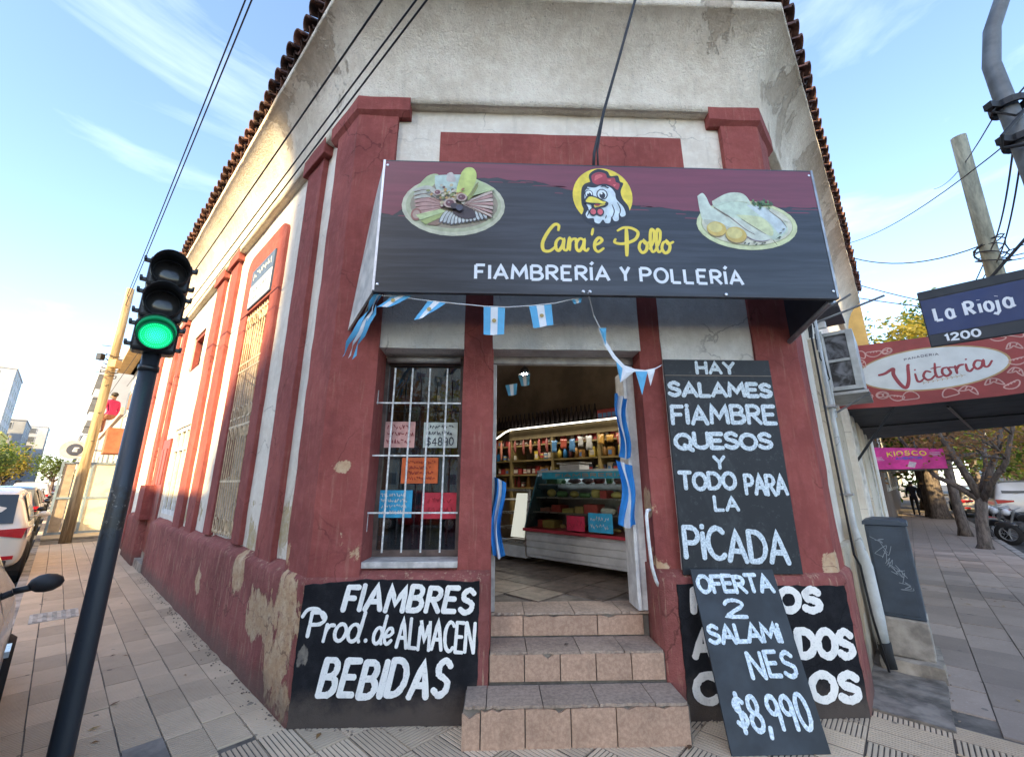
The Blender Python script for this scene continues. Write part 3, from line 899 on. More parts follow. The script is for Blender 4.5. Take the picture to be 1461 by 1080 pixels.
def tread(x0, x1, y0, y1, z, seed):
    rg = random.Random(seed); mb = MB(); n = 10
    pts = [(x1 - .003, y1), (x0 + .003, y1)]
    for i in range(n + 1):
        x = x0 + .003 + (x1 - x0 - .006) * i / n
        pts.append((x, y0 + rg.choice([0, 0, .002, .006, .014])))
    mb.prism(pts, z - .016, z + rg.uniform(-.001, .001), 'z')
    return mb.build('tread_tile', m_tread, steps, I4)
for i, (a, b) in enumerate([(-.20, -.06), (-.06, .30), (.30, .66), (.66, 1.02), (1.02, 1.235)]): tread(a, b, -.286, -.006, .243, i)
for i, (a, b) in enumerate([(-.045, .22), (.22, .60), (.60, .92), (.92, 1.205)]): tread(a, b, -.006, .294, .443, i + 9)
for i, (a, b) in enumerate([(-.045, .22), (.22, .62), (.62, 1.0), (1.0, 1.225)]): tread(a, b, .292, .62, .614, i + 19)
leaf = MB().add([(.0, 0, 0), (.02, .012, .008), (.045, 0, .004), (.02, -.012, .006)], [(0, 1, 2, 3)]).build('dead_leaf', simple('dead_leaf_brown', (.05, .03, .02), .8), None, T(.50, .10, .449, 30))
tag(leaf, 'small dark dead leaf lying on the second step', 'leaf')

# ------------------------------------------------------------ pavements, kerbs, roads
m_kerb = simple('kerb_concrete', (.33, .29, .25), .9, .3, 3, bump=.6)
def ridged(name, c, rand=.18, ridge=True):
    t = NT(name)
    oc = t.coord('Object')
    vec = t.pos
    col = t.mix(t.ramp(t.noise(2.2, 5, .6), .35, .7), tuple(x * .86 for x in c), c)
    col = t.mix(t.math('MULTIPLY', t.ramp(t.noise(14, 6, .7), .55, .78), .42), col, tuple(x * .5 for x in c))
    col = t.mix(t.math('MULTIPLY', t.ramp(t.noise(1.1, 6, .62), .56, .70), .32), col, tuple(x * .45 for x in c))
    col = t.mix(t.math('MULTIPLY', t.ramp(t.noise(7.5, 1, .4), .74, .76), .6), col, (.06, .055, .05))
    col = t.mix(t.math('MULTIPLY', t.ramp(t.noise(60, 3, .7), .55, .72), .25), col, (.5, .47, .43))
    oi = t.n.new('ShaderNodeObjectInfo'); hs = t.n.new('ShaderNodeHueSaturation')
    t.l.new(col, hs.inputs['Color'])
    t.l.new(t.math('ADD', t.math('MULTIPLY', oi.outputs['Random'], rand * 2), 1 - rand), hs.inputs['Value'])
    n0 = t.bump(t.noise(90, 3, .7), .5, .004)
    return t.done(hs.outputs['Color'], .85)
m_slab = ridged('ridged_paving', (.60, .45, .305))
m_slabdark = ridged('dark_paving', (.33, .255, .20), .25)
m_slabpatch = simple('replacement_slab', (.24, .215, .185), .9, .2, 6, bump=.5)
m_asphalt = simple('asphalt', (.055, .052, .05), .9, .35, 2, bump=.8, bscale=120)

corner = [(-1.3, -4.1), (1.9, -4.1)]
def L2(s, o): return Lw(s, o, 0)[:2]
def R2(s, o): return Rw(s, o, 0)[:2]
base = MB().prism([L2(70, 1.38), L2(-1.0, 1.38), corner[0], corner[1], R2(-1.2, 2.05), R2(70, 2.05), R2(70, -1.0), (.6, 2.5), L2(70, -1.0)], -.2, .0, 'z').build('sidewalk', m_mortar, None, I4)
tag(base, kind='structure')
def kerb(name, pts_in, pts_out):
    k = MB(); rg = random.Random(3)
    return k
kb = MB()
for i in range(60):
    a, b = -1.0 + i * 1.0, -1.0 + (i + 1) * 1.0 - .012
    kb.box(-b, -a, -1.50, -1.382, -.2, .004 + .004 * math.sin(i * 5))
tag(kb.build('kerb', m_kerb, None, LF, bevel=.012), kind='structure')
kb = MB()
for i in range(60):
    a, b = -1.2 + i * 1.0, -1.2 + (i + 1) * 1.0 - .012
    kb.box(a, b, -2.20, -2.052, -.2, .004 + .004 * math.sin(i * 5))
tag(kb.build('kerb', m_kerb, None, RF, bevel=.012), kind='structure')
road = MB().add([(-900, -900, -.13), (900, -900, -.13), (900, 900, -.13), (-900, 900, -.13)], [(0, 1, 2, 3)]).build('road', m_asphalt, None, I4)
tag(road, kind='structure')

def slab_mesh(lx, ly, ridge=0, pitch=.0256, name='paving_slab', mat=None, t=.012):
    """slab lx by ly with raised ridges: ridge 1 runs along y, 2 runs along x"""
    mb = MB(); g = .004
    if ridge == 0:
        mb.box(g, lx - g, g, ly - g, 0, t)
    else:
        L_, W_ = (lx, ly) if ridge == 1 else (ly, lx)
        n = max(2, int((L_ - 2 * g) / pitch)); p = (L_ - 2 * g) / n
        prof = []
        for i in range(n):
            x = g + i * p
            prof += [(x, t - .0045), (x + p * .26, t - .0045), (x + p * .36, t), (x + p * .92, t)]
        prof += [(L_ - g, t - .0045)]
        prof = [(g, 0)] + prof + [(L_ - g, 0)]
        if ridge == 1: mb.prism(prof, g, W_ - g, 'y')
        else: mb.prism(prof, g, W_ - g, 'x')
    me = mb.mesh(name, mat or m_slab)
    if ridge:
        me.materials.append(m_groove)
        for p in me.polygons:
            if abs(p.center.z - (t - .0045)) < .0004 and len(p.vertices) == 4: p.material_index = 1
    return me
m_groove = simple('dirty_groove', (.10, .082, .065), .95, .4, 9)
SA = slab_mesh(.41, .205, 1)                 # ridges across the walk
SB = slab_mesh(.41, .205, 2)
SP = slab_mesh(.41, .205, 0, mat=m_slabpatch)
SD = slab_mesh(.50, .40, 0, mat=m_slabdark)
rg = random.Random(5)
cnt = 0
far = MB()
def lay(me, M, parent, jz=.0015, tilt=.25):
    global cnt
    cnt += 1
    Mj = M @ Matrix.Translation((rg.uniform(-.002, .002), rg.uniform(-.002, .002), rg.uniform(-jz, jz))) @ Matrix.Rotation(RAD(rg.uniform(-tilt, tilt)), 4, 'X') @ Matrix.Rotation(RAD(rg.uniform(-tilt, tilt)), 4, 'Y')
    return inst(me, 'paving_slab', Mj, parent)
Fd = (.034, .9994)
def in_view(p):
    v = p - Vector((0, -3.31, 0))
    f = v.y * .9994 + v.x * .034; r = v.x * .9994 - v.y * .034
    # ground in the picture starts about this far from the camera
    zc = f * .9686 - 1.6 * .2487
    if zc < .3: return False
    return abs(r / zc) < 1.32 and (f * .2487 + 1.6 * .9686) / zc < .99
for row in range(7):
    o0 = .02 + row * .205 - .06
    for i in range(0, 34):
        s0 = i * .41 + (.205 if row % 2 else 0) * .3
        # LF frame: x = -s ; slab spans x in [-(s0+.41), -s0], y in [-(o0+.205), -o0]
        M = LF @ Matrix.Translation((-(s0 + .41), -(o0 + .205), .0))
        c = M @ Vector((.2, .1, 0))
        if not in_view(c) : 
            if s0 > 3 and s0 < 13.6: far.box(-(s0 + .406), -s0 - .004, -(o0 + .201), -o0 - .004, 0, .011)
            continue
        if s0 > 7.0:
            far.box(-(s0 + .406), -s0 - .004, -(o0 + .201), -o0 - .004, 0, .011); continue
        me = SA
        if row >= 3 and i in (0,) and row < 6: me = SP
        lay(me, M, base)
left_n = cnt
farl = far.build('paving_slab', m_slab, base, LF, kind='stuff')
# before the shop front: same grid, alternating ridge direction
import itertools
for i, j in itertools.product(range(-16, 0), range(-19, 12)):
    M = LF @ Matrix.Translation((-(i * .41 + .41), -(j * .205 - .04 + .205), .0))
    c = M @ Vector((.2, .1, 0))
    if c.y > .16 or c.y < -.62 or c.x < -1.9 or c.x > 3.6: continue
    sR = (c.x - 2.65) * S + c.y * S
    if sR > .16 and c.y > -.9 and c.x > 2.9: continue
    lay(SB if (i + (j // 2)) % 2 else SA, M, base)
print('slabs', cnt, left_n)
# right-hand walk: larger dark slabs
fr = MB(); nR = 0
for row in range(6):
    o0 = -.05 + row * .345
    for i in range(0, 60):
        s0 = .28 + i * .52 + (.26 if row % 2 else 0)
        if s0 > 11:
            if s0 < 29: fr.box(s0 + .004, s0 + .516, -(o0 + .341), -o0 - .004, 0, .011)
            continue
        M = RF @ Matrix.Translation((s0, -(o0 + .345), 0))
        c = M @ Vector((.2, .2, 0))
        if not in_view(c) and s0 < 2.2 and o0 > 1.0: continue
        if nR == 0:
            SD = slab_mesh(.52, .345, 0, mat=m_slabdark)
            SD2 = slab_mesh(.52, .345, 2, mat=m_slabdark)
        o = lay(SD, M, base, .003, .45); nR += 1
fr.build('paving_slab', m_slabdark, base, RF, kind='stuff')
# trowelled cement patch against the wall by the cabinet
MB().gbox(.12, 1.6, -.42, .2, -.05, .028, .06).wob(.012, 7, 3).build('cement_patch', simple('old_cement', (.22, .185, .15), .95, .35, 6, bump=.9), base, RF)
# tactile cover on the left walk
tcv = MB().box(-4.95, -4.45, -1.28, -.86, .006, .019)
for i in range(6):
    for j in range(5):
        tcv.box(-4.92 + i * .08, -4.88 + i * .08, -1.25 + j * .08, -1.21 + j * .08, .019, .026)
tcv.build('access_cover', simple('pale_cover', (.42, .39, .34), .8, .2, 9), base, LF)
# patch of sunlight on the road edge, painted as a yellow strip
yl = simple('sunlit_yellow', (.50, .36, .07), .8, .4, 8)
tag(MB().add([(-5.6, -1.62, -.126), (-3.0, -1.62, -.126), (-3.0, -1.52, -.126), (-5.6, -1.52, -.126)], [(0, 1, 2, 3)]).build('sun_patch', yl, None, LF), kind='structure')
# loose grit along the foot of the walls
gb = MB(); rg2 = random.Random(8)
for k in range(420):
    u = rg2.random()
    if u < .5: x, y = Lw(rg2.uniform(0, 7), abs(rg2.gauss(0, .05)) + .012, 0)[:2]
    elif u < .75: x, y = rg2.uniform(-1.3, 2.6), -abs(rg2.gauss(0, .05)) - .02
    else: x, y = Rw(rg2.uniform(.1, 1.3), rg2.uniform(.0, .45), 0)[:2]
    r = rg2.uniform(.003, .010)
    gb.ball((x, y, .014 + r * .5), r, 5, (1, rg2.uniform(.5, 1), .6))
tag(gb.build('grit', simple('grit_mix', (.26, .20, .15), .95, .4, 30), None, I4), 'crumbs of plaster and grit along the foot of the walls', 'grit', kind='stuff')

lm = [simple('leaf_litter_%d' % k, c, .8) for k, c in enumerate(((.20, .10, .03), (.10, .05, .02), (.30, .20, .06)))]
rl = random.Random(41)
for k in range(26):
    if k < 10: p, where = Lw(rl.uniform(.2, 3.5), rl.uniform(.03, 1.2), .016), 'on the left pavement'
    elif k < 16: p, where = (rl.uniform(-1.3, 2.5), rl.uniform(-.34, -.06), .016), 'on the pavement below the painted panels'
    else: p, where = Rw(rl.uniform(.3, 5), rl.uniform(.45, 1.5), .018), 'on the right pavement'
    s_ = rl.uniform(.018, .035); a = rl.uniform(0, 6.28)
    v = [(s_ * 1.4 * math.cos(a), s_ * 1.4 * math.sin(a), rl.uniform(0, .01)), (s_ * .5 * math.cos(a + 1.5), s_ * .5 * math.sin(a + 1.5), .006), (-s_ * math.cos(a), -s_ * math.sin(a), 0), (s_ * .5 * math.cos(a - 1.5), s_ * .5 * math.sin(a - 1.5), .008)]
    o = MB().add(v, [(0, 1, 3), (1, 2, 3)]).build('leaf', lm[k % 3], None, Matrix.Translation(p))
    tag(o, 'small fallen leaf lying ' + where, 'leaf', 'fallen leaves ' + where)
# ------------------------------------------------------------ fascia sign
SY = -.50
sign = thing('shop_sign', 'wide dark fascia sign with rooster head, cold cuts platter and raw chicken above the doorway', 'sign')
def print_mat(name, c, var=.05, rough=.34):
    t = NT(name)
    f = t.noise(3, 4, .6, stretch=(.5, 1, 9))
    return t.done(t.mix(t.ramp(f, .35, .7), tuple(x * (1 - var) for x in c), tuple(min(1, x * (1 + var)) for x in c)), rough, 0, .5)
m_sblack = print_mat('charcoal_print', (.020, .022, .028), .5)
m_smaroon = print_mat('maroon_print', (.17, .030, .048), .12)
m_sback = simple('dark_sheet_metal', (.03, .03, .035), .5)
m_sside = simple('dusty_white_sheet', (.48, .45, .40), .6, .2, 6)
XL, XR, ZB, ZS = -.935, 2.60, 2.985, 4.135
MB().box(XL, XR, SY, SY + .025, ZB, ZS).build('printed_panel', m_sblack, sign, I4, bevel=.002)
# returns, top sheet and underside brackets
MB().add([(XL, SY + .004, ZB), (XL, SY + .004, ZS), (-1.165, .02, 4.14), (-1.285, .02, 2.865),
          (XL + .02, SY + .004, ZB), (XL + .02, SY + .004, ZS), (-1.145, .02, 4.14), (-1.265, .02, 2.865)],
         [(0, 1, 2, 3), (7, 6, 5, 4), (0, 4, 5, 1), (3, 2, 6, 7), (1, 5, 6, 2), (0, 3, 7, 4)]).build('side_panel', m_sside, sign, I4)
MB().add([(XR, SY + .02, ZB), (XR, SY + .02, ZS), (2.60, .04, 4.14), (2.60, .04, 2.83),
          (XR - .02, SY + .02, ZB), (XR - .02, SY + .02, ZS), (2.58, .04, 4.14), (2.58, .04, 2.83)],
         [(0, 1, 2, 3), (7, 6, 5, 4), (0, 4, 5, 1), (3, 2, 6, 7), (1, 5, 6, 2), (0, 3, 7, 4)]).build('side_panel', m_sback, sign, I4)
mb = MB(); mb.tube([(2.57, .05, 2.815), (2.57, SY + .05, 2.965)], .022, 8); mb.build('bracket', m_metalgrey, sign, I4)
mb = MB(); mb.tube([(-1.19, .0, 2.84), (XL, SY + .05, 2.968)], .016, 8); mb.build('bracket', m_sback, sign, I4)
MB().box(XL - .006, XL + .012, SY - .004, SY + .03, ZB, ZS).build('edge_trim', simple('bright_trim', (.55, .56, .58), .35, metal=.6), sign, I4)
MB().box(XR - .012, XR + .006, SY - .004, SY + .03, ZB, ZS).build('edge_trim', m_metalgrey, sign, I4)
MB().box(XL, XR, SY - .006, SY + .03, ZB - .014, ZB).build('edge_trim', m_sback, sign, I4)
scr = MB()
for x in (XL + .03, XR - .03):
    for z in (ZB + .05, ZS - .05): scr.ball((x, SY - .003, z), .011, 8, (1, .4, 1))
for x, z in ((.63, 2.995), (.68, 2.995), (1.72, 2.99)): scr.ball((x, SY - .01, z), .014, 8, (1, .6, 1))
scr.build('screw', simple('bright_screw', (.6, .6, .62), .3, metal=.8), sign, I4, kind='stuff')
# maroon wash along the top, with a dry-brush edge
rg = random.Random(4)
bd = [(-.925, 3.649), (-.835, 3.626), (-.72, 3.72), (-.628, 3.803), (-.40, 3.93), (-.161, 3.98), (-.02, 3.991), (.093, 3.967), (.251, 3.972), (.404, 3.93), (.562, 3.894), (.7, 3.84), (1.06, 3.763), (1.337, 3.745), (1.573, 3.712), (1.9, 3.75), (2.351, 3.777), (2.59, 3.778)]
edge = []
for a, b in zip(bd, bd[1:]):
    n = max(2, int((b[0] - a[0]) / .03))
    for j in range(n): edge.append((a[0] + (b[0] - a[0]) * j / n, a[1] + (b[1] - a[1]) * j / n + rg.uniform(-.006, .006)))
edge.append(bd[-1])
mb = MB()
top = ZS - .012
for (a, b) in zip(edge, edge[1:]):
    mb.add([(a[0], SY - .0008, a[1]), (b[0], SY - .0008, b[1]), (b[0], SY - .0008, top), (a[0], SY - .0008, top)], [(0, 1, 2, 3)])
for k in range(26):     # stray brush marks
    e = rg.choice(edge); L = rg.uniform(.06, .3); z = e[1] - rg.uniform(.008, .07)
    mb.add([(e[0], SY - .0008, z), (e[0] + L, SY - .0008, z - .003), (e[0] + L * .9, SY - .0008, z + .006), (e[0] + L * .1, SY - .0008, z + .008)], [(0, 1, 2, 3)])
mb.build('maroon_band', m_smaroon, sign, I4, recalc=False)
PM = {}
def pm(c, rough=.45):
    k = tuple(round(x, 3) for x in c)
    if k not in PM:
        PM[k] = simple('print_%s' % '_'.join('%02d' % int(x * 99) for x in c), c, rough, .12, 14)
    return PM[k]
lay_n = [0]
class Art:
    """flat printed picture: coloured shapes laid one above the other"""
    def __init__(s, cx, cz, k, y, sx=1): s.mb = MB(); s.mats = []; s.c = (cx, cz); s.k = k; s.y = y; s.n = 0; s.sx = sx
    def _m(s, c):
        m = pm(c)
        if m not in s.mats: s.mats.append(m)
        s.mb.cur = s.mats.index(m)
    def P(s, p): return (s.c[0] + p[0] * s.k * s.sx, s.c[1] + p[1] * s.k)
    def shape(s, pts, c, smooth=True):
        s._m(c); s.n += 1
        q = crv(list(pts) + [pts[0]], 5)[:-1] if smooth else pts
        q = [s.P(p) for p in q]
        ctr = (sum(p[0] for p in q) / len(q), sum(p[1] for p in q) / len(q))
        y = s.y - s.n * .00025
        s.mb.add([(u, y, w) for u, w in q], [tuple(range(len(q)))])
    def ell(s, cx, cz, rx, rz, c, rot=0, n=28):
        ca, sa = math.cos(RAD(rot)), math.sin(RAD(rot))
        s.shape([(cx + rx * math.cos(t) * ca - rz * math.sin(t) * sa, cz + rx * math.cos(t) * sa + rz * math.sin(t) * ca) for t in [2 * math.pi * i / n for i in range(n)]], c, False)
    def line(s, pts, w, c, taper=0, cap=True):
        s._m(c); s.n += 1
        stroke(s.mb, [s.P(p) for p in crv(pts)], w * s.k, s.y - s.n * .00025, cap, taper)
    def build(s, name, parent): return s.mb.build(name, s.mats, parent, WM[parent.name] if s.mats else I4, recalc=False)

# left picture: platter of cold cuts (unit = 0.1 m round its middle)
a = Art(-.365, 3.727, .1, SY - .0015)
rg = random.Random(21)
LIM = (.42, .50, .26); CRM = (.50, .50, .36); PINK = (.42, .25, .22); BRN = (.17, .085, .06); DK = (.045, .03, .035)
a.ell(0, -.05, 4.05, 2.72, CRM); a.ell(0, -.02, 3.75, 2.42, (.38, .40, .26)); a.ell(.05, .05, 3.45, 2.15, (.28, .24, .17))
a.shape([(-3.3, 1.0), (-2.2, 2.6), (-1.3, 2.75), (-1.8, 1.6)], LIM)
a.shape([(-1.6, 2.7), (.9, 2.75), (1.2, 1.4), (-1.2, 1.2)], (.45, .56, .50))
a.shape([(-.6, 2.9), (-.2, 3.0), (.1, 2.2), (-.6, 2.2)], (.52, .46, .42))
for i in range(7):
    t = i / 6; z = 1.35 - 2.1 * t
    a.shape([(-3.2 + .3 * t, z), (-1.9, z + .35), (-.5, .25 - .2 * t), (-.6, .02 - .2 * t), (-2, z - .1), (-3.1 + .3 * t, z - .22)], PINK if i > 2 else (.44, .44, .37))
    a.line([(-3.1 + .3 * t, z - .22), (-2, z - .1), (-.7, .0 - .2 * t)], .07, BRN)
a.ell(-2.85, -.95, .42, .55, (.3, .13, .1)); a.ell(-2.85, -.95, .28, .38, (.42, .3, .24))
a.shape([(-2.9, -1.0), (-1.0, -.4), (-.5, -.62), (-2.5, -1.45)], (.46, .55, .27), False)
a.shape([(-2.5, -1.5), (-.5, -.65), (-.35, -.85), (-2.1, -1.85)], (.34, .40, .14), False)
a.shape([(-2.0, -1.85), (-.2, -.8), (.1, -.95), (-1.2, -1.9)], (.25, .16, .11), False)
for i in range(13):
    x = -.75 + i * .26; z = -1.25 + abs(i - 3) * .06
    a.ell(x, z - .05, .19, .62, (.10, .09, .09), -28 + i * 4); a.ell(x + .04, z, .15, .56, (.46, .49, .47), -28 + i * 4)
a.shape([(.1, -.1), (1.2, -.1), (1.8, -1.1), (.9, -1.3), (0, -.8)], DK)
for i in range(7):
    t = i / 6; z = 1.25 - 2.3 * t
    a.shape([(.7, .1), (3.1 - .2 * abs(t - .5), z + .12), (3.15 - .2 * abs(t - .5), z - .16), (.8, -.1)], PINK if i % 2 else (.50, .40, .34), False)
    a.line([(.8, 0), (3.1, z - .17)], .06, BRN)
a.shape([(.9, .9), (1.7, 2.35), (3.3, 1.4), (1.5, .75)], LIM, False)
a.line([(1.9, 2.0), (1.35, .8)], .06, BRN)
a.shape([(.55, 2.9), (.9, 3.35), (1.45, 3.35), (1.75, 2.8), (1.65, 1.9), (1.1, .7), (.5, .6), (.2, 1.2)], (.50, .58, .16))
a.shape([(1.75, 1.9), (1.9, 1.6), (1.3, .4), (1.1, .6)], (.25, .28, .08))
for k in range(46):
    x, z = rg.gauss(-.35, .55), rg.gauss(.65, .38)
    a.ell(x, z, rg.uniform(.10, .20), rg.uniform(.08, .16), rg.choice([(.45, .28, .10), (.5, .42, .25), (.36, .18, .08), (.2, .22, .08), (.12, .06, .05), (.50, .46, .36)]), rg.uniform(0, 90), 9)
for x, z, r in ((-.25, -.05, .42), (.65, .5, .36), (-1.25, .9, .26)):
    a.ell(x, z, r * 1.15, r, (.48, .36, .30)); a.ell(x, z, r * .8, r * .7, (.14, .05, .06)); a.ell(x - r * .2, z + r * .15, r * .22, r * .18, (.36, .26, .26))
a.ell(.1, -.3, .3, .25, DK); a.ell(.5, -.45, .26, .28, (.06, .06, .09))
a.build('platter_picture', sign)

# right picture: raw chicken on a round board
a = Art(1.975, 3.615, .1, SY - .0015)
YG = (.56, .60, .33); PG = (.50, .60, .47)
a.ell(0, -.12, 4.1, 2.25, YG); a.ell(0, -.08, 3.75, 1.95, (.36, .38, .2)); a.ell(.02, -.05, 3.68, 1.88, (.57, .56, .42))
a.shape([(-2.6, 2.0), (-1.2, 2.8), (.1, 2.75), (.5, 1.7), (-1.0, 1.4), (-2.4, 1.4)], (.53, .60, .47))
a.line([(-2.4, 1.5), (-1.0, 2.0), (.3, 1.95)], .07, (.32, .36, .2))
a.shape([(-3.75, 2.45), (-3.3, 2.75), (-3.0, 2.3), (-2.7, 1.5), (-1.6, .6), (-.6, -.6), (-1.2, -.9), (-2.6, -.3), (-3.5, .2), (-3.7, 1.1)], (.55, .62, .52))
a.shape([(-3.5, .3), (-2.6, .2), (-1.2, -.5), (-.6, -.65), (-1.2, -.95), (-2.5, -.5), (-3.3, -.2)], (.44, .46, .36))
a.shape([(-2.6, 1.6), (-1.2, 2.05), (1.2, 1.7), (2.7, .9), (3.3, -.4), (2.6, -1.2), (2.0, -1.45), (1.2, -.9), (-.4, -.2), (-1.4, .7)], PG)
a.shape([(.2, 1.75), (1.9, 1.35), (3.0, .2), (3.1, -.5), (2.5, -.9), (1.9, .1), (1.0, .9)], (.52, .60, .60))
a.shape([(-.8, .8), (1.2, .6), (2.0, -.4), (1.8, -1.1), (.5, -.3)], (.56, .60, .34))
a.line([(-2.5, 1.4), (-1.3, .5), (-.2, -.55), (.5, -1.0)], .13, (.20, .16, .13), .5)
a.shape([(-1.7, .6), (-.6, .4), (.6, -.5), (1.5, -1.0), (1.6, -1.45), (.6, -1.55), (-.3, -1.0), (-1.0, -.2)], (.54, .58, .48))
a.line([(-.4, .4), (.5, -.3), (1.4, -.95)], .07, (.28, .24, .2), .4)
a.line([(-.7, -.8), (.1, -1.4), (.9, -1.6), (1.6, -1.45)], .09, (.26, .2, .24), .5)
a.line([(2.1, 1.3), (2.9, .5), (3.35, .3)], .25, (.56, .56, .44)); a.line([(2.0, 1.2), (2.8, .45), (3.2, -.3)], .07, (.26, .22, .18), .5)
for x, z, r in ((-2.55, -.55, .72), (-1.05, -1.05, .78)):
    a.ell(x, z - .06, r * 1.1, r * .95, (.30, .22, .10)); a.ell(x, z, r * 1.08, r * .9, (.58, .42, .10)); a.ell(x - .1, z + .12, r * .8, r * .62, (.62, .54, .20))
for k in range(30):
    x, z = rg.gauss(1.5, .42), rg.gauss(1.75, .22)
    a.ell(x, z, .14, .09, rg.choice([(.07, .16, .05), (.12, .24, .08), (.05, .10, .04)]), rg.uniform(0, 180), 7)
for x, z in ((-.5, -1.85), (-.2, -1.9), (.3, -1.75), (.4, -1.95), (.9, -1.85), (1.1, -1.8), (2.3, -1.35), (2.4, -1.25), (2.5, -.9), (2.8, -.55)):
    a.ell(x, z, .13, .06, (.05, .06, .03), rg.uniform(-20, 40), 7)
a.line([(1.8, -1.55), (2.05, -1.95)], .05, (.15, .14, .06))
a.build('chicken_picture', sign)

# rooster head in a yellow disc
a = Art(.825, 3.832, .1, SY - .0015)
YEL = (.80, .62, .05); W = (.60, .70, .74); K = (.012, .016, .026); RC = (.36, .035, .05)
disc = [(2.42 * math.cos(RAD(t)), .1 + 2.62 * math.sin(RAD(t))) for t in range(-42, 223, 8)]
a.shape(disc + [(-1.6, -1.5), (0, -.6), (1.7, -1.5)], YEL, False)
a.shape([(-.95, 1.4), (-1.0, 2.1), (-.3, 2.65), (.5, 2.45), (.75, 2.0), (1.35, 2.05), (1.5, 1.5), (1.75, 1.3), (1.5, .6), (1.6, -.1), (2.05, -.9), (2.0, -1.75), (1.5, -2.2), (.7, -2.6), (0, -2.75), (-.7, -2.65), (-1.4, -2.25), (-1.75, -1.8), (-1.6, -1.2), (-1.75, -.6), (-1.7, .6), (-1.45, 1.15)], K)
a.shape([(-.75, 1.35), (-.8, 2.0), (-.25, 2.35), (.35, 2.2), (.5, 1.8), (1.05, 1.85), (1.15, 1.45), (1.45, 1.25), (1.25, .7), (.8, 1.05), (.2, 1.25), (-.4, 1.15)], RC)
a.shape([(-.6, 1.5), (-.5, 2.0), (-.1, 2.15), (.1, 1.95), (-.3, 1.7)], (.62, .12, .12)); a.shape([(.4, 1.6), (.75, 1.65), (.7, 1.5)], (.62, .12, .12)); a.shape([(.9, 1.2), (1.15, 1.2), (1.0, 1.0)], (.62, .12, .12))
a.shape([(-1.2, .9), (-.6, .85), (-.1, 1.05), (.6, .95), (1.0, .45), (1.1, -.2), (1.6, -.9), (1.75, -1.6), (1.4, -1.8), (1.2, -1.5), (1.15, -2.1), (.8, -2.2), (.6, -1.8), (.45, -2.35), (.1, -2.4), (-.1, -2.1), (-.4, -2.45), (-.75, -2.35), (-.85, -2.0), (-1.3, -2.0), (-1.45, -1.6), (-1.2, -1.1), (-1.45, -.5), (-1.45, .3)], W)
for p in ([(1.15, -.5), (1.35, -1.1), (1.25, -1.6)], [(.7, -.7), (.85, -1.3), (.65, -1.9)], [(-1.2, -1.2), (-1.2, -1.5), (-1.35, -1.8)], [(.2, -1.7), (.1, -2.0)], [(.55, .85), (.3, .95)]):
    a.line(p, .09, K, .5)
for x, r in ((-.05, .46), (-1.12, .34)):
    a.ell(x, .22, r, r * 1.1, K); a.ell(x, .22, r * .8, r * .9, (.72, .80, .82)); a.ell(x + .02, .12, r * .52, r * .66, K); a.ell(x - .05, .3, r * .2, r * .22, (.8, .85, .85))
a.line([(-.1, .95), (.2, 1.0), (.45, .8)], .1, K, .4); a.line([(-1.35, .75), (-1.1, .7)], .1, K, .4)
a.shape([(-1.55, -.35), (-1.15, .1), (-.6, .0), (-.1, -.3), (.4, -.55), (.25, -.9), (-.2, -1.05), (-.6, -1.25), (-.95, -1.15), (-1.0, -.8), (-1.5, -.65)], K)
a.shape([(-1.4, -.4), (-1.1, -.05), (-.6, -.12), (-.1, -.42), (.2, -.5), (.05, -.7), (-.4, -.62), (-.9, -.6), (-1.35, -.55)], (.78, .66, .07))
a.shape([(-.7, -1.05), (-.2, -.9), (.15, -.75), (-.3, -.75), (-.75, -.8)], (.66, .50, .05)); a.ell(-.5, -.8, .22, .1, (.4, .03, .03))
for x in (-.85, -.3):
    a.ell(x, -1.45, .32, .36, K); a.ell(x, -1.43, .22, .26, (.60, .10, .12))
a.build('rooster_emblem', sign)

m_yellow = simple('yellow_print', (.80, .61, .05), .4, .05)
m_wprint = simple('white_print', (.70, .73, .76), .4, .05)
mb = MB(); ys = SY - .002
def script(mb, word, x0, x1, z0, z1, w, y, slant=.22, **k): write(mb, word, x0, x1, z0, z1, w, y, slant=slant, taper=.25, **k)
# hand-drawn script "Cara'e Pollo"
def sc(p, w=.026): 
    stroke(mb, crv([(x * .01, z * .01) for x, z in p], 7), w, ys - lay_n[0] * .0001, True, .3); lay_n[0] = (lay_n[0] + 1) % 9
sc([(57.5, 353), (58, 356.5), (54.5, 357.5), (49, 351), (43.5, 341), (32.5 + 12, 333.5), (50, 333.5), (55, 338)] and [(45.8, 352), (46.2, 356.2), (42.8, 356.8), (37.5, 350), (33.4, 341), (33.8, 334.5), (38.5, 333.6), (43.8, 338)], .028)
def ca(x, z=0, k=1):  # cursive a
    sc([(x + 6.6, 343.2 + z), (x + 3.6, 345 + z), (x + .6, 341.5 + z), (x + .4, 336 + z), (x + 2.6, 334.2 + z), (x + 5.6, 339 + z), (x + 6.8, 344 + z), (x + 6.2, 336.5 + z), (x + 8.0, 334.4 + z), (x + 9.6, 336.4 + z)])
ca(43.2); 
sc([(52.6, 336.5), (54.2, 344.5), (54.6, 343), (54.2, 334.8)]); sc([(54.4, 340), (56.2, 343.8), (59.2, 344.6), (59.0, 342.0)], .022)
ca(59.2)
sc([(73.2, 354.0), (72.0, 348.4)], .022)
sc([(73.2, 339.0), (77.6, 341.2), (79.8, 344.0), (77.4, 346.0), (74.2, 342.0), (73.8, 336.4), (76.4, 333.8), (80.6, 336.8)])
sc([(92.6, 352.6), (97.6, 355.4), (104, 355), (108.6, 351.4), (106.4, 345.6), (100.4, 342.2), (94.4, 341.0), (89.6, 342.2), (90.4, 345.0)], .026)
sc([(99.6, 354), (99.2, 343), (98.4, 331)], .034)
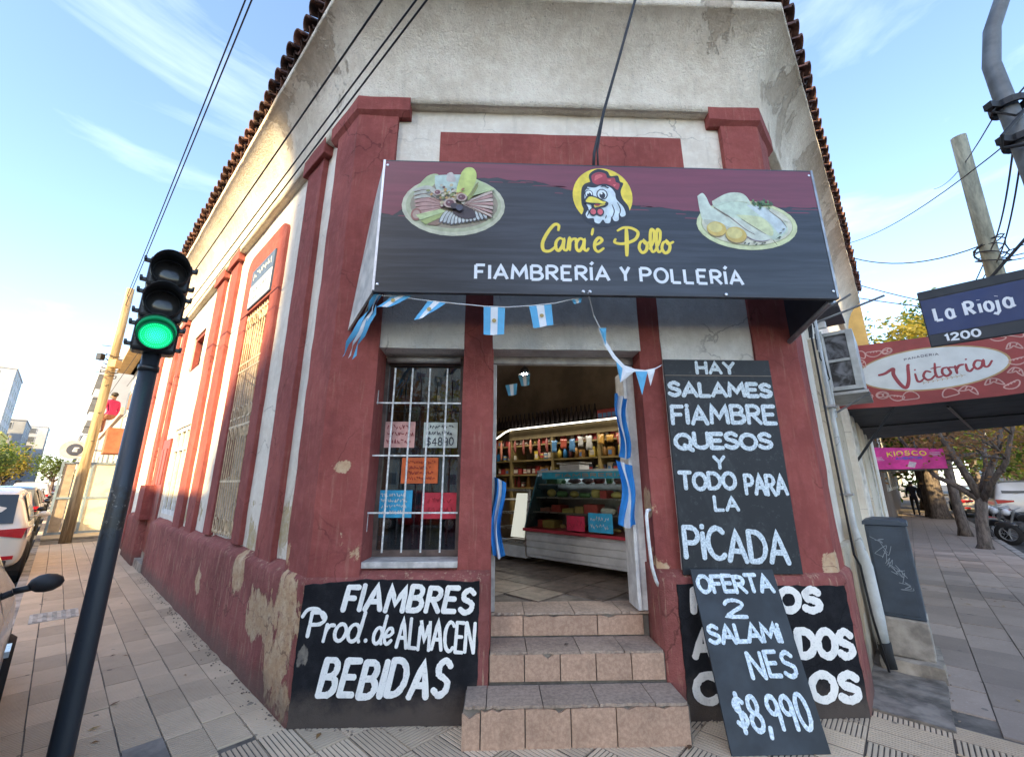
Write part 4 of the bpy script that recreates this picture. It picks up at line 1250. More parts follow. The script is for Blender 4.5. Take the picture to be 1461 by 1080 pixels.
for x in (108.6, 126.6):
    sc([(x + 4.0, 344.2), (x + 1.2, 342.4), (x, 337.6), (x + 2.0, 333.8), (x + 5.2, 335.6), (x + 6.4, 340.6), (x + 4.2, 344.4), (x + 5.2, 341.6), (x + 9.4, 343.6)])
for x in (116.8, 121.6):
    sc([(x, 337), (x + 3.6, 344), (x + 4.8, 352), (x + 3.0, 354.4), (x + 1.6, 350), (x + 1.0, 340), (x + 2.0, 334.6), (x + 5.0, 336.4)])
mb.build('lettering', m_yellow, sign, I4, recalc=False)
mb = MB()
write(mb, 'FIAMBRERÍA', -.190, .845, 3.080, 3.218, .0235, ys, cap=False, gap=.27, dz=.002)
mb.build('lettering', m_wprint, sign, I4, recalc=False); mb = MB()
write(mb, 'Y', .915, 1.005, 3.082, 3.222, .0235, ys, cap=False)
mb.build('lettering', m_wprint, sign, I4, recalc=False); mb = MB()
write(mb, 'POLLERÍA', 1.068, 1.880, 3.079, 3.215, .0235, ys, cap=False, gap=.27, dz=-.014)
mb.build('lettering', m_wprint, sign, I4, recalc=False)
# stay cable that holds the sign
stay = MB().tube([(.775, -.46, 4.14), (.79, -.45, 4.30), (.90, -.44, 4.75), (1.10, -.42, 5.45), (1.31, -.41, 6.20), (1.5, -.36, 6.9)], .013, 7).tube([(.82, -.44, 4.14), (.82, -.45, 4.33), (.90, -.442, 4.74)], .008, 6)
tag(stay.build('stay_cable', m_cable, None, I4, smooth=True), 'black stay cable rising from the top of the fascia sign', 'cable')

# ------------------------------------------------------------ chalkboards
m_board = NT('scuffed_blackboard')
f = m_board.noise(2.6, 7, .7, dist=.8, stretch=(1, 1, .6))
cb = m_board.mix(m_board.math('MULTIPLY', m_board.ramp(f, .5, .8), .38), (.011, .013, .016), (.10, .11, .115))
cb = m_board.mix(m_board.math('MULTIPLY', m_board.ramp(m_board.noise(30, 4, .7), .55, .75), .18), cb, (.25, .25, .25))
m_board = m_board.done(cb, .62)
m_chalk = NT('chalk_paint'); f = m_chalk.noise(70, 5, .75)
m_chalk = m_chalk.done(m_chalk.mix(m_chalk.ramp(f, .38, .62), (.40, .48, .53), (.76, .83, .86)), .8)
m_wood = simple('raw_board_edge', (.20, .17, .14), .8)
b1 = thing('chalkboard', 'tall blackboard hung on the wall, lettered from HAY SALAMES down to PICADA', 'sign', T(1.41, .016, .935, 0) @ Matrix.Rotation(RAD(.0), 4, 'Y'))
mb = MB().gbox(0, .925, 0, .018, 0, 1.70, .3); bo = mb.build('board', m_board, b1, WM[b1.name], bevel=.002)
MB().box(.0, .925, -.004, .0, 1.555, 1.562).build('joint_strip', m_wood, b1, WM[b1.name])
y = -.002; M1 = WM[b1.name]; ox, oz = 1.41, .935
def cw(txt, x0, x1, z0, z1, w, **k):
    mb = MB(); k.setdefault('jit', .035)
    write(mb, txt, x0 - ox, x1 - ox, z0 - oz, z1 - oz, w, y, cap=True, **k)
    mb.build('chalk_word', m_chalk, bo, M1, recalc=False)
cw('HAY', 1.68, 2.03, 2.505, 2.625, .028, seed=1)
cw('SALAMES', 1.42, 2.325, 2.300, 2.440, .034, seed=2, gap=.2)
cw('FiAMBRE', 1.425, 2.325, 2.070, 2.245, .034, seed=3, gap=.22)
cw('QUESOS', 1.43, 2.26, 1.865, 2.015, .034, seed=4, gap=.16)
cw('Y', 1.735, 1.845, 1.710, 1.825, .026, seed=5)
cw('TODO', 1.435, 1.915, 1.548, 1.700, .032, seed=6, gap=.18)
cw('PARA', 1.965, 2.325, 1.515, 1.690, .030, seed=7, dz=-.01, gap=.18)
cw('LA', 1.70, 1.91, 1.392, 1.515, .026, seed=8)
cw('PiCADA', 1.425, 2.255, 1.045, 1.300, .038, seed=9, dz=-.05, gap=.2)

tilt = math.degrees(math.atan2(.36, .97))
b2 = thing('chalkboard', 'leaning blackboard on the pavement offering OFERTA 2 SALAMINES $8,990', 'sign', Matrix.Translation((1.425, -.395, .012)) @ Matrix.Rotation(RAD(-tilt), 4, 'X'))
M2 = WM[b2.name]; M1 = M2; ox, oz = 1.425, 0
mb = MB().prism([(0, 0), (.615, 0), (.642, 1.033), (.018, 1.040)], 0, .014)
bo = mb.build('board', simple('slate_board', (.020, .026, .033), .6, .35, 3), b2, M2, bevel=.002)
cw('OFERTA', 1.46, 2.035, .872, 1.005, .028, seed=11, gap=.16)
cw('2', 1.612, 1.775, .715, .842, .024, seed=12)
cw('SALAMi', 1.45, 1.975, .565, .690, .026, seed=13, gap=.14)
cw('NES', 1.675, 2.005, .370, .530, .026, seed=14, gap=.25)
cw('$8,990', 1.505, 2.00, .105, .300, .026, seed=15, gap=.22, slant=-.05)

# ------------------------------------------------------------ notices taped behind the shop window
def sheet(name, label, cat, x0, x1, z0, z1, c, ink, y=.310, rows=3, seed=1, words=None, M=I4, rot=0):
    t = thing(name, label, cat, M @ Matrix.Translation(((x0 + x1) / 2, y, (z0 + z1) / 2)) @ Matrix.Rotation(RAD(rot), 4, 'Y'))
    w, h = (x1 - x0) / 2, (z1 - z0) / 2
    n = 6; vs = []
    for i in range(n + 1):
        for z in (-h, h): vs.append((-w + 2 * w * i / n, .004 * math.sin(i * 1.1 + seed), z))
    vs += [(a, b + .0012, c_) for a, b, c_ in vs]; m = 2 * (n + 1)
    fs = [(2 * i, 2 * i + 2, 2 * i + 3, 2 * i + 1) for i in range(n)] + [(m + 2 * i, m + 2 * i + 1, m + 2 * i + 3, m + 2 * i + 2) for i in range(n)]
    fs += [(0, 1, m + 1, m), (2 * n, m + 2 * n, m + 2 * n + 1, 2 * n + 1)] + [(2 * i, m + 2 * i, m + 2 * i + 2, 2 * i + 2) for i in range(n)] + [(2 * i + 1, 2 * i + 3, m + 2 * i + 3, m + 2 * i + 1) for i in range(n)]
    p = MB().add(vs, fs).build('paper', pm(c, .8), t, WM[t.name])
    mb = MB()
    if words:
        for (txt, a, b, c0, c1) in words: write(mb, txt, -w + 2 * w * a, -w + 2 * w * b, -h + 2 * h * c0, -h + 2 * h * c1, .008, -.0065, jit=.05)
    if rows: scribble(mb, -w * .85, w * .85, -h * .8 if not words else -h * .1, h * .85, .0065, -.0065, rows, seed)
    mb.build('handwriting', pm(ink, .8), p, WM[t.name], recalc=False)
    return t
sheet('notice', 'pink paper notice in the upper left of the barred shop window', 'notice', -1.01, -.725, 1.905, 2.13, (.62, .34, .30), (.25, .04, .05), seed=2, rows=3)
sheet('notice', 'pale grey paper price notice in the upper right of the barred shop window', 'notice', -.650, -.355, 1.905, 2.125, (.50, .55, .50), (.03, .03, .05), seed=3, rows=2, words=[('$4890', .1, .9, .08, .42)])
sheet('notice', 'orange paper notice in the middle of the barred shop window', 'notice', -.82, -.51, 1.605, 1.82, (.62, .13, .035), (.30, .04, .02), seed=4, rows=4)
sheet('notice', 'sky blue paper notice in the lower left of the barred shop window', 'notice', -1.02, -.715, 1.33, 1.55, (.04, .33, .55), (.5, .55, .55), seed=5, rows=4)
sheet('notice', 'red paper notice in the lower right of the barred shop window', 'notice', -.635, -.33, 1.32, 1.53, (.50, .035, .055), (.3, .02, .03), seed=6, rows=2)

# ------------------------------------------------------------ flags
m_sky = simple('sky_blue_cloth', (.10, .38, .62), .7, .08); m_wc = simple('white_cloth', (.68, .70, .72), .7, .06); m_gold = simple('gold_emblem', (.42, .30, .10), .6)
def flag(corners, parent=None, sag=.01, emblem=True, seed=0, label=None, cat=None):
    """three-striped cloth spanned by four corners: top-left, top-right, bottom-right, bottom-left"""
    tl, tr, br, bl = [Vector(c) for c in corners]
    nrm = (tr - tl).cross(bl - tl).normalized()
    mb = MB(); n, m = 9, 6; vs = []
    for j in range(m + 1):
        v = j / m
        for i in range(n + 1):
            u = i / n
            p = tl.lerp(tr, u).lerp(bl.lerp(br, u), v) + nrm * sag * math.sin(u * 5 + v * 3 + seed) * (.3 + v)
            vs.append(p)
    mb.v = [tuple(p) for p in vs]
    for j in range(m):
        for i in range(n):
            mb.cur = 1 if 3 <= i < 6 else 0
            mb.f.append((j * (n + 1) + i, (j + 1) * (n + 1) + i, (j + 1) * (n + 1) + i + 1, j * (n + 1) + i + 1)); mb.m.append(mb.cur)
    o = mb.build('flag', [m_sky, m_wc], parent, I4, smooth=True, recalc=False)
    if label: tag(o, label, cat)
    if emblem:
        c = tl.lerp(tr, .5).lerp(bl.lerp(br, .5), .5) - nrm * 0
        d = (Vector((0, -3.3, 1.6)) - c).normalized()
        s_ = 1 if nrm.dot(d) > 0 else -1
        ex = (tr - tl).normalized(); ez = nrm.cross(ex)
        vs = [c + nrm * s_ * .006 + nrm * sag * math.sin(2.5 + 1.5 + seed) * .8 + ex * .016 * math.cos(a) + ez * .016 * math.sin(a) for a in [k * math.pi / 5 for k in range(10)]]
        MB().add(vs, [tuple(range(10))]).build('sun_emblem', m_gold, o, I4, recalc=False)
    return o
fy = -.455
bt = thing('flag_bunting', 'string of small light blue and white flags strung under the fascia sign', 'bunting', I4)
MB().tube([(-.93, fy, 2.97), (-.75, fy, 2.955), (-.45, fy, 2.92), (-.11, fy, 2.89), (.05, fy, 2.885), (.25, fy, 2.90), (.43, fy, 2.925), (.62, fy, 2.975)], .004, 5).build('string', m_wc, bt, I4)
flag([(-.80, fy, 2.970), (-.655, fy, 2.965), (-.78, fy - .05, 2.865), (-.90, fy - .03, 2.85)], bt, .008, seed=1)
flag([(-.53, fy, 2.935), (-.395, fy, 2.915), (-.52, fy - .06, 2.79), (-.62, fy - .03, 2.755)], bt, .008, seed=2)
flag([(-.115, fy, 2.890), (.045, fy, 2.885), (.038, fy, 2.665), (-.112, fy, 2.665)], bt, .006, seed=3)
flag([(.225, fy, 2.900), (.395, fy, 2.918), (.405, fy, 2.745), (.255, fy - .02, 2.715)], bt, .006, seed=4)
flag([(.55, fy, 2.955), (.63, fy, 2.975), (.62, fy, 2.93), (.57, fy, 2.92)], bt, .004, False, seed=5)
# twisted streamer at the left end
st_ = thing('flag_streamer', 'twisted light blue and white streamer hanging from the left end of the fascia sign', 'streamer', I4)
pts = [(-.90, -.47, 2.965), (-.935, -.45, 2.91), (-.95, -.44, 2.84), (-1.0, -.43, 2.77), (-1.03, -.42, 2.68), (-1.08, -.41, 2.60), (-1.10, -.40, 2.50)]
for q, (m_, off, w) in enumerate(((m_sky, -.014, .020), (m_wc, .004, .012), (m_sky, .018, .015))):
    mb = MB(); vs = []
    for i, p in enumerate(pts):
        tw = .9 * i + q * .4; o_ = off * (1 + i * .25)
        vs += [(p[0] + o_ - w * math.cos(tw), p[1] - w * math.sin(tw), p[2] - q * .01), (p[0] + o_ + w * math.cos(tw), p[1] + w * math.sin(tw), p[2] + .01)]
    mb.add(vs, [(2 * i, 2 * i + 1, 2 * i + 3, 2 * i + 2) for i in range(len(pts) - 1)])
    mb.build('ribbon', m_, st_, I4, smooth=True, recalc=False)
# pennants at the right of the doorway
pn = thing('pennant_string', 'string of pale blue and white pennants slung right of the doorway', 'bunting', I4)
py_ = -.30
MB().tube([(.665, SY - .01, 2.985), (.75, py_, 3.078 - .18), (.80, py_, 2.78)], .004, 5).build('string', m_wc, pn, I4)
mb = MB(); rib = [(.79, 2.79), (.835, 2.66), (.895, 2.55), (.96, 2.475), (1.04, 2.445), (1.12, 2.437), (1.20, 2.455), (1.262, 2.487)]
vs = []
for i, (x, z) in enumerate(rib):
    w = .016 if i else .01
    vs += [(x - w * .8, py_, z - w * .5), (x + w * .8, py_ + .01, z + w * .9)]
mb.add(vs, [(2 * i, 2 * i + 1, 2 * i + 3, 2 * i + 2) for i in range(len(rib) - 1)])
mb.build('ribbon', m_wc, pn, I4, recalc=False)
for (a, b, c, m_) in [((.79, 2.785), (.845, 2.79), (.83, 2.64), m_sky), ((.905, 2.515), (.955, 2.455), (.925, 2.345), m_sky), ((.955, 2.478), (1.045, 2.437), (.925, 2.345), m_wc), ((1.05, 2.437), (1.145, 2.437), (1.085, 2.25), m_sky), ((1.14, 2.44), (1.205, 2.452), (1.155, 2.32), m_wc)]:
    mm = ((a[0] + b[0] + c[0]) / 3, (a[1] + b[1] + c[1]) / 3)
    MB().add([(a[0], py_ - .004, a[1]), (b[0], py_ - .004, b[1]), (c[0], py_ - .012, c[1]), (mm[0], py_ - .018, mm[1])], [(0, 3, 1), (1, 3, 2), (2, 3, 0)]).build('pennant', m_, pn, I4, recalc=False)
# cloth flags hung in the doorway
def hanging(name, label, x0, x1, z0, z1, y, seed):
    t = thing(name, label, 'flag', T((x0 + x1) / 2, y, z0))
    n, m = 12, 10
    for q, (a, b, m_) in enumerate(((0, .34, m_deep), (.34, .62, m_wc), (.62, 1, m_deep))):
        vs = []
        for j in range(m + 1):
            v = j / m
            for i in range(5):
                u = a + (b - a) * i / 4
                w = 1 - .35 * v * (1 - v) * 2
                vs.append((-(x1 - x0) / 2 + (x1 - x0) * (.5 + (u - .5) * w) + .02 * math.sin(v * 6 + seed), .03 * math.sin(u * 13 + v * 4 + seed), (z1 - z0) * (1 - v) - .05 * u * (1 - v) + (.06 * abs(u - .5) * v)))
        MB().add(vs, [(j * 5 + i, (j + 1) * 5 + i, (j + 1) * 5 + i + 1, j * 5 + i + 1) for j in range(m) for i in range(4)]).build('stripe', m_, t, WM[t.name], smooth=True, recalc=False)
m_deep = simple('deep_blue_cloth', (.015, .20, .55), .7, .1)
hanging('cloth_flag', 'blue and white cloth flag hanging at the left side of the doorway', -.045, .055, 1.02, 1.66, .24, 1)
hanging('cloth_flag', 'upper blue and white cloth flag tied to the right side of the doorway', 1.03, 1.135, 1.80, 2.38, .22, 3)
hanging('cloth_flag', 'lower blue and white cloth flag hanging beside the white handrail in the doorway', 1.01, 1.15, 1.25, 1.80, .20, 5)
# ------------------------------------------------------------ inside the shop
m_cool = simple('cooler_enamel', (.50, .51, .52), .35, .1, 6)
m_redtrim = simple('red_trim', (.35, .03, .05), .4)
m_bluetrim = simple('teal_trim', (.03, .10, .13), .3)
m_steel = simple('counter_steel', (.45, .46, .46), .3, .1, 10, metal=.7)
cooler = thing('display_cooler', 'long white refrigerated deli counter with red trim and sky blue header', 'display case', CF @ T(0, 0, 0))
Mc = WM[cooler.name]
MB().box(0, 2.1, .02, .75, .09, .40).build('base', m_cool, cooler, Mc, bevel=.01)
for z in (.17, .25, .33):
    MB().box(.01, 2.09, .005, .019, z - .036, z + .036).build('base_panel', m_cool, cooler, Mc, bevel=.004)
MB().box(-.02, 2.12, -.03, .76, .402, .438).build('bumper', m_redtrim, cooler, Mc, bevel=.006)
MB().box(0, 2.1, .72, .75, .44, 1.15).build('back_panel', m_cool, cooler, Mc)
MB().box(0, 2.1, .25, .75, 1.13, 1.16).build('top_board', m_cool, cooler, Mc)
MB().prism([(.0, .44), (.73, .44), (.73, 1.13), (.28, 1.13)], -.015, .0, 'x').build('end_glass', m_bluetrim, cooler, Mc)
MB().add([(.0, .0, .44), (2.1, .0, .44), (2.1, .26, 1.05), (0, .26, 1.05)], [(0, 1, 2, 3)]).build('front_glass', m_clear, cooler, Mc, recalc=False)
MB().box(.12, 2.1, .215, .245, 1.045, 1.13).build('header_band', simple('sky_header', (.03, .33, .50), .5), cooler, Mc)
mb = MB(); write(mb, 'FIAMBRERIA', .35, 1.35, 1.065, 1.11, .008, .213)
mb.build('lettering', simple('bronze_letters', (.35, .22, .12), .5), cooler, Mc, recalc=False)
for z in (.62, .80, .97):
    MB().box(.02, 2.08, .10 + (z - .5) * .35, .70, z, z + .012).build('shelf', m_steel, cooler, Mc)
led = emis('cool_tube', (.85, .95, 1), 2.2)
MB().tube([(.05, .66, 1.10), (2.05, .66, 1.10)], .010, 6).build('tube_lamp', led, cooler, Mc)
rg = random.Random(31)
FC = [(.45, .30, .10), (.42, .06, .05), (.55, .52, .44), (.50, .40, .12), (.36, .16, .13), (.25, .04, .04), (.55, .45, .33), (.10, .22, .08)]
fi = 0
for z in (.44, .632, .812, .982):
    x = .08
    while x < 1.95:
        w = rg.uniform(.07, .19); c = rg.choice(FC); h = rg.uniform(.04, .11); y0 = .16 + max(0, z - .5) * .42
        mb = MB(); k = rg.random()
        if k < .35: mb.gbox(x, x + w, y0, y0 + .18, z + .001, z + h, .04).wob(.006, 12, fi)
        elif k < .7:
            mb.tube([(x, y0 + .06, z + h * .5), (x + w * .12, y0 + .06, z + h * .5), (x + w * .88, y0 + .07, z + h * .5), (x + w, y0 + .07, z + h * .5)], [h * .25, h * .5, h * .48, h * .2], 9)
        else: mb.ball((x + w / 2, y0 + .08, z + h * .55), w * .5, 9, (1, .8, h * 1.1 / w)).wob(.004, 14, fi)
        lab = ['wrapped cheese block', 'cured sausage', 'ham piece', 'cheese wheel'][fi % 4]
        o = mb.build(['cheese_block', 'salami', 'ham', 'cheese'][fi % 4], pm(c, .5), None, Mc, smooth=k > .35)
        tag(o, '%s on the %s level inside the deli counter, %s' % (lab, {.44: 'bottom', .632: 'second', .812: 'third', .982: 'top'}[z], 'left end' if x < .5 else 'left of middle' if x < 1 else 'right of middle' if x < 1.5 else 'right end'), 'food', 'food in the deli counter')
        x += w + rg.uniform(.01, .05); fi += 1
for (nm, x0, x1, z0, z1, c, ink) in (('crimson', .68, .93, .455, .62, (.55, .03, .09), (.35, .02, .05)), ('sky blue', .98, 1.29, .46, .665, (.03, .35, .62), (.6, .65, .7))):
    sheet('price_card', nm + ' price card propped on the front of the deli counter', 'card', x0, x1, z0, z1, c, ink, y=-.035, rows=1 if nm == 'crimson' else 2, seed=7, M=CF)
# second, smaller case on the left
c2 = thing('display_case', 'small glass display case with lit white edge at the left inside the shop', 'display case', CF @ T(-.78, .05, 0))
M3 = WM[c2.name]
MB().box(0, .74, 0, .6, .06, .20).build('base', m_cool, c2, M3)
m_lit = emis('lit_case_edge', (.9, .92, .8), .14)
for p in ([(.0, .02, .2), (.0, .12, .9)], [(.72, .02, .2), (.72, .12, .9)], [(.0, .12, .9), (.72, .12, .9)], [(.0, .02, .24), (.72, .02, .24)]):
    MB().tube(p, .018, 6).build('edge', m_steel, c2, M3)
MB().add([(.45, .028, .30), (.70, .028, .30), (.70, .10, .86), (.50, .10, .86)], [(0, 1, 2, 3)]).build('lit_panel', m_lit, c2, M3, recalc=False)
for z in (.38, .58, .76): MB().box(.02, .7, .12, .55, z, z + .01).build('shelf', m_steel, c2, M3)
# wall shelving with goods
m_shelf = simple('shelf_wood', (.22, .16, .06), .6, .3, 4)
sh = thing('wall_shelving', 'yellow brown wall shelving full of packets and bottles behind the deli counter', 'shelving', CF @ T(-2.1, 1.28, 0))
M4 = WM[sh.name]
for z in (.9, 1.12, 1.36, 1.62, 1.92): MB().box(0, 4.6, 0, .40, z, z + .025).build('shelf', m_shelf, sh, M4)
for x in (0, .62, 1.56, 2.45, 3.3, 4.2): MB().box(x, x + .05, -.005, .4, .3, 1.92).build('upright', m_shelf, sh, M4)
MB().box(.62, 4.6, -.012, -.001, 1.74, 1.90).build('valance', simple('ochre_valance', (.20, .15, .07), .6), sh, M4)
strip = emis('light_strip', (1, .95, .82), 1.1)
MB().tube([(.30, -.03, 1.80), (.52, -.03, 1.90), (.66, -.03, 1.935), (1.6, -.03, 1.93), (2.6, -.03, 1.925), (4.5, -.03, 1.92)], .013, 6).build('light_strip', strip, sh, M4)
BC = [(.50, .36, .05), (.05, .06, .10), (.30, .03, .03), (.02, .15, .35), (.55, .5, .4), (.10, .03, .03), (.35, .18, .05), (.5, .42, .08), (.03, .03, .03)]
CN = dict(zip(BC, ('yellow', 'dark blue', 'dark red', 'blue', 'cream', 'maroon', 'orange brown', 'mustard', 'black')))
def goods_mesh(kind):
    mb = MB()
    if kind == 0: mb.lathe([(.001, 0), (.034, 0), (.036, .10), (.034, .16), (.014, .21), (.012, .28), (.001, .28)], 9)
    elif kind == 1:
        mb.box(-.05, .05, -.03, .03, 0, .16); mb.cur = 1; mb.box(-.036, .036, -.0315, -.0305, .03, .105)
    else:
        mb.lathe([(.001, 0), (.04, 0), (.04, .10), (.036, .11)], 10); mb.cur = 1; mb.lathe([(.038, .105), (.038, .125), (.001, .125)], 10); mb.lathe([(.0405, .03), (.0405, .08)], 10)
    return mb
gcache = {}
def good(kind, c, M, label, group):
    k = (kind, c)
    if k not in gcache: gcache[k] = goods_mesh(kind).mesh(['bottle', 'packet', 'jar'][kind], [pm(c, .4), pm([(.55, .5, .42), (.5, .42, .1), (.4, .05, .04), (.1, .2, .4)][len(gcache) % 4], .5)], kind != 1)
    o = inst(gcache[k], ['bottle', 'packet', 'jar'][kind], M)
    tag(o, label, ['bottle', 'packet', 'jar'][kind], group)
for zi, z in enumerate((.925, 1.145, 1.385, 1.645)):
    x = .1
    while x < 4.1:
        k = rg.choice([1, 2, 1] if zi else [2, 0, 2]); 
        if zi == 2 and x > 1.6: k = rg.choice([0, 1])
        c = rg.choice([BC[0], BC[7], BC[3], BC[4]] if (zi in (2,) and x < 1.5) else [BC[2], BC[2], BC[6], BC[5]] if zi == 3 or x < 1.5 else BC)
        if rg.random() < .88:
            nm = ['bottle', 'packet', 'jar'][k]
            good(k, c, M4 @ T(x, .09, z, rg.uniform(-20, 20)) @ Matrix.Diagonal((rg.uniform(.75, 1.05), 1, rg.uniform(.6, 1.0), 1)), '%s %s on the %s shelf, %s part of the wall shelving' % (CN[c], nm, ('lowest', 'second lowest', 'second highest', 'highest')[zi], 'left' if x < 1.2 else 'middle left' if x < 2 else 'middle right' if x < 2.9 else 'right'), '%ss on the shop shelving' % nm)
        x += rg.uniform(.085, .12)
x = .05
while x < 4.5:
    k = 0 if x < 2.4 else 1
    good(k, (.03, .02, .02) if k == 0 else (.30, .05, .05), M4 @ T(x, .12, 1.945, rg.uniform(-8, 8)), 'dark bottle in the row on top of the shelving' if k == 0 else 'red packet stacked on top of the shelving', 'top row of bottles' if k == 0 else 'top row of packets')
    x += rg.uniform(.075, .11)
for i in range(16):
    x = .35 + i * .17 + rg.uniform(-.03, .03); L = rg.uniform(.16, .34)
    if i < 8:
        mb = MB().tube([(0, 0, 0), (.004, 0, -.02), (.002, 0, -.05), (0, 0, -L * .6), (.006, 0, -L + .02), (.006, 0, -L)], [.003, .012, .022, .026, .018, .004], 8)
        o = mb.build('sausage', pm(rg.choice([(.24, .05, .04), (.33, .12, .07), (.16, .04, .03)]), .5), None, M4 @ T(x, -.10, 1.72), smooth=True)
        tag(o, '%s cured sausage from the left in the hanging row before the shop shelving' % ('first second third fourth fifth sixth seventh eighth'.split()[i]), 'sausage', 'sausages hanging before the shelving')
    else:
        mb = MB().gbox(-rg.uniform(.035, .06), rg.uniform(.035, .06), -.015, .015, -rg.uniform(.12, .24), rg.uniform(-.04, 0), .04).wob(.016, 14, i)
        o = mb.build('snack_bag', pm(rg.choice([(.34, .24, .03), (.05, .13, .24), (.30, .29, .27), (.24, .05, .03), (.30, .16, .03)]), .3), None, M4 @ T(x, -.10, 1.70, rg.uniform(-20, 20)), smooth=True)
        tag(o, '%s shiny snack bag from the left in the hanging row before the shop shelving' % ('first second third fourth fifth sixth seventh eighth'.split()[i - 8]), 'snack bag', 'snack bags hanging before the shelving')
fr_ = MB().box(1.0, 1.62, .36, .38, 1.95, 2.25).build('framed_picture', pm((.10, .07, .05)), None, M4)
tag(fr_, 'dark framed picture leaning above the shelving inside the shop', 'picture')
# scale and small things on the counter top
tg = thing('counter_scale', 'pale weighing scale standing on the deli counter', 'scale', CF @ T(.45, .5, 1.16))
MB().box(-.16, .16, -.12, .12, 0, .07).build('body', m_cool, tg, WM[tg.name], bevel=.01)
MB().box(-.19, .19, -.14, .14, .085, .10).build('pan', m_steel, tg, WM[tg.name])
# lamp over the door with a little flag
lp = thing('door_lamp', 'small lit spotlight hanging inside the top of the doorway', 'lamp', T(.27, .80, 2.72))
MB().tube([(.27, .80, 3.95), (.27, .80, 2.78)], .006, 5).build('cord', m_cable, lp, I4)
MB().lathe([(.02, .08), (.045, .05), (.06, 0), (.056, 0), (.04, .045)], 14, (.27, .80, 2.70)).build('shade', m_black, lp, I4, smooth=True)
MB().ball((.27, .79, 2.70), .026, 10).build('bulb', emis('bulb', (1, .95, .85), 40), lp, I4, smooth=True)
pl = bpy.data.lights.new('door_lamp_light', 'POINT'); pl.energy = 1.6; pl.color = (1, .9, .75); pl.shadow_soft_size = .04
plo = bpy.data.objects.new('door_lamp_light', pl); COL.objects.link(plo); setup(plo, T(.27, .80, 2.64), lp)
for (x, z, nm) in ((.25, 2.60, 'small light blue flag hanging under the lit doorway lamp'), (.12, 2.50, 'small dark blue flag hanging left of the doorway lamp')):
    flag([(x - .05, .7, z + .06), (x + .07, .7, z + .08), (x + .06, .68, z - .04), (x - .02, .70, z - .05)], None, .01, False, 2, nm, 'flag')
st2 = bpy.data.lights.new('shelf_strip_light', 'AREA'); st2.shape = 'RECTANGLE'; st2.size = 3.6; st2.size_y = .05; st2.energy = 12; st2.color = (1, .93, .8)
so = bpy.data.objects.new('shelf_strip_light', st2); COL.objects.link(so)
setup(so, M4 @ T(2.3, -.30, 1.95) @ Matrix.Rotation(RAD(-25), 4, 'X'), sh)

# ------------------------------------------------------------ traffic light on the left walk
TLP = (-2.51, -.385)
tl = thing('traffic_light', 'black traffic light showing green on a leaning-looking dark pole', 'traffic light', T(TLP[0], TLP[1], 0))
tag(tl, 'dark street pole with a three lamp black traffic light showing green')
m_pole = NT('slate_pole_paint')
f = m_pole.noise(9, 6, .7, stretch=(1, 1, .5))
band = m_pole.math('MULTIPLY', m_pole.ramp(m_pole.z(), 1.30, 1.33), m_pole.ramp(m_pole.math('MULTIPLY', m_pole.z(), -1), -1.60, -1.57))
c0 = m_pole.mix(m_pole.ramp(f, .62, .66), (.024, .029, .037), (.008, .008, .009))
c0 = m_pole.mix(m_pole.math('MULTIPLY', band, m_pole.ramp(m_pole.noise(16, 5, .7), .40, .52)), c0, (.020, .019, .017))
c0 = m_pole.mix(m_pole.math('MULTIPLY', band, m_pole.ramp(m_pole.noise(30, 5, .7), .58, .64)), c0, (.16, .15, .13))
low = m_pole.ramp(m_pole.math('ADD', m_pole.math('MULTIPLY', m_pole.z(), -1.6), m_pole.math('MULTIPLY', m_pole.noise(9, 6, .7), .8)), .22, .28)
c0 = m_pole.mix(low, c0, (.055, .025, .018))
m_pole.bump(m_pole.noise(40, 4, .6), .35, .004)
m_pole = m_pole.done(c0, .42)
MB().tube([(TLP[0], TLP[1], -.05), (TLP[0], TLP[1], .02), (TLP[0], TLP[1], 1.25), (TLP[0], TLP[1], 2.55)], [.064, .060, .056, .052], 24).build('pole', m_pole, tl, I4, smooth=True)
MB().lathe([(.053, 0), (.060, 0), (.060, .04), (.053, .04)], 24, (TLP[0], TLP[1], 2.38)).build('collar', m_black, tl, I4, smooth=True)
HM = Matrix.Translation((TLP[0], TLP[1], 2.50)) @ Matrix.Rotation(RAD(40), 4, 'Z') @ Matrix.Scale(.80, 4)   # head faces local -y
m_head = simple('black_head', (.010, .011, .012), .38, .25, 14)
m_green = emis('green_lens_lit', (.0, .40, .15), .22)
m_greendot = emis('green_led', (.04, 1, .42), .8)
m_off = simple('dark_lens', (.02, .018, .018), .15)
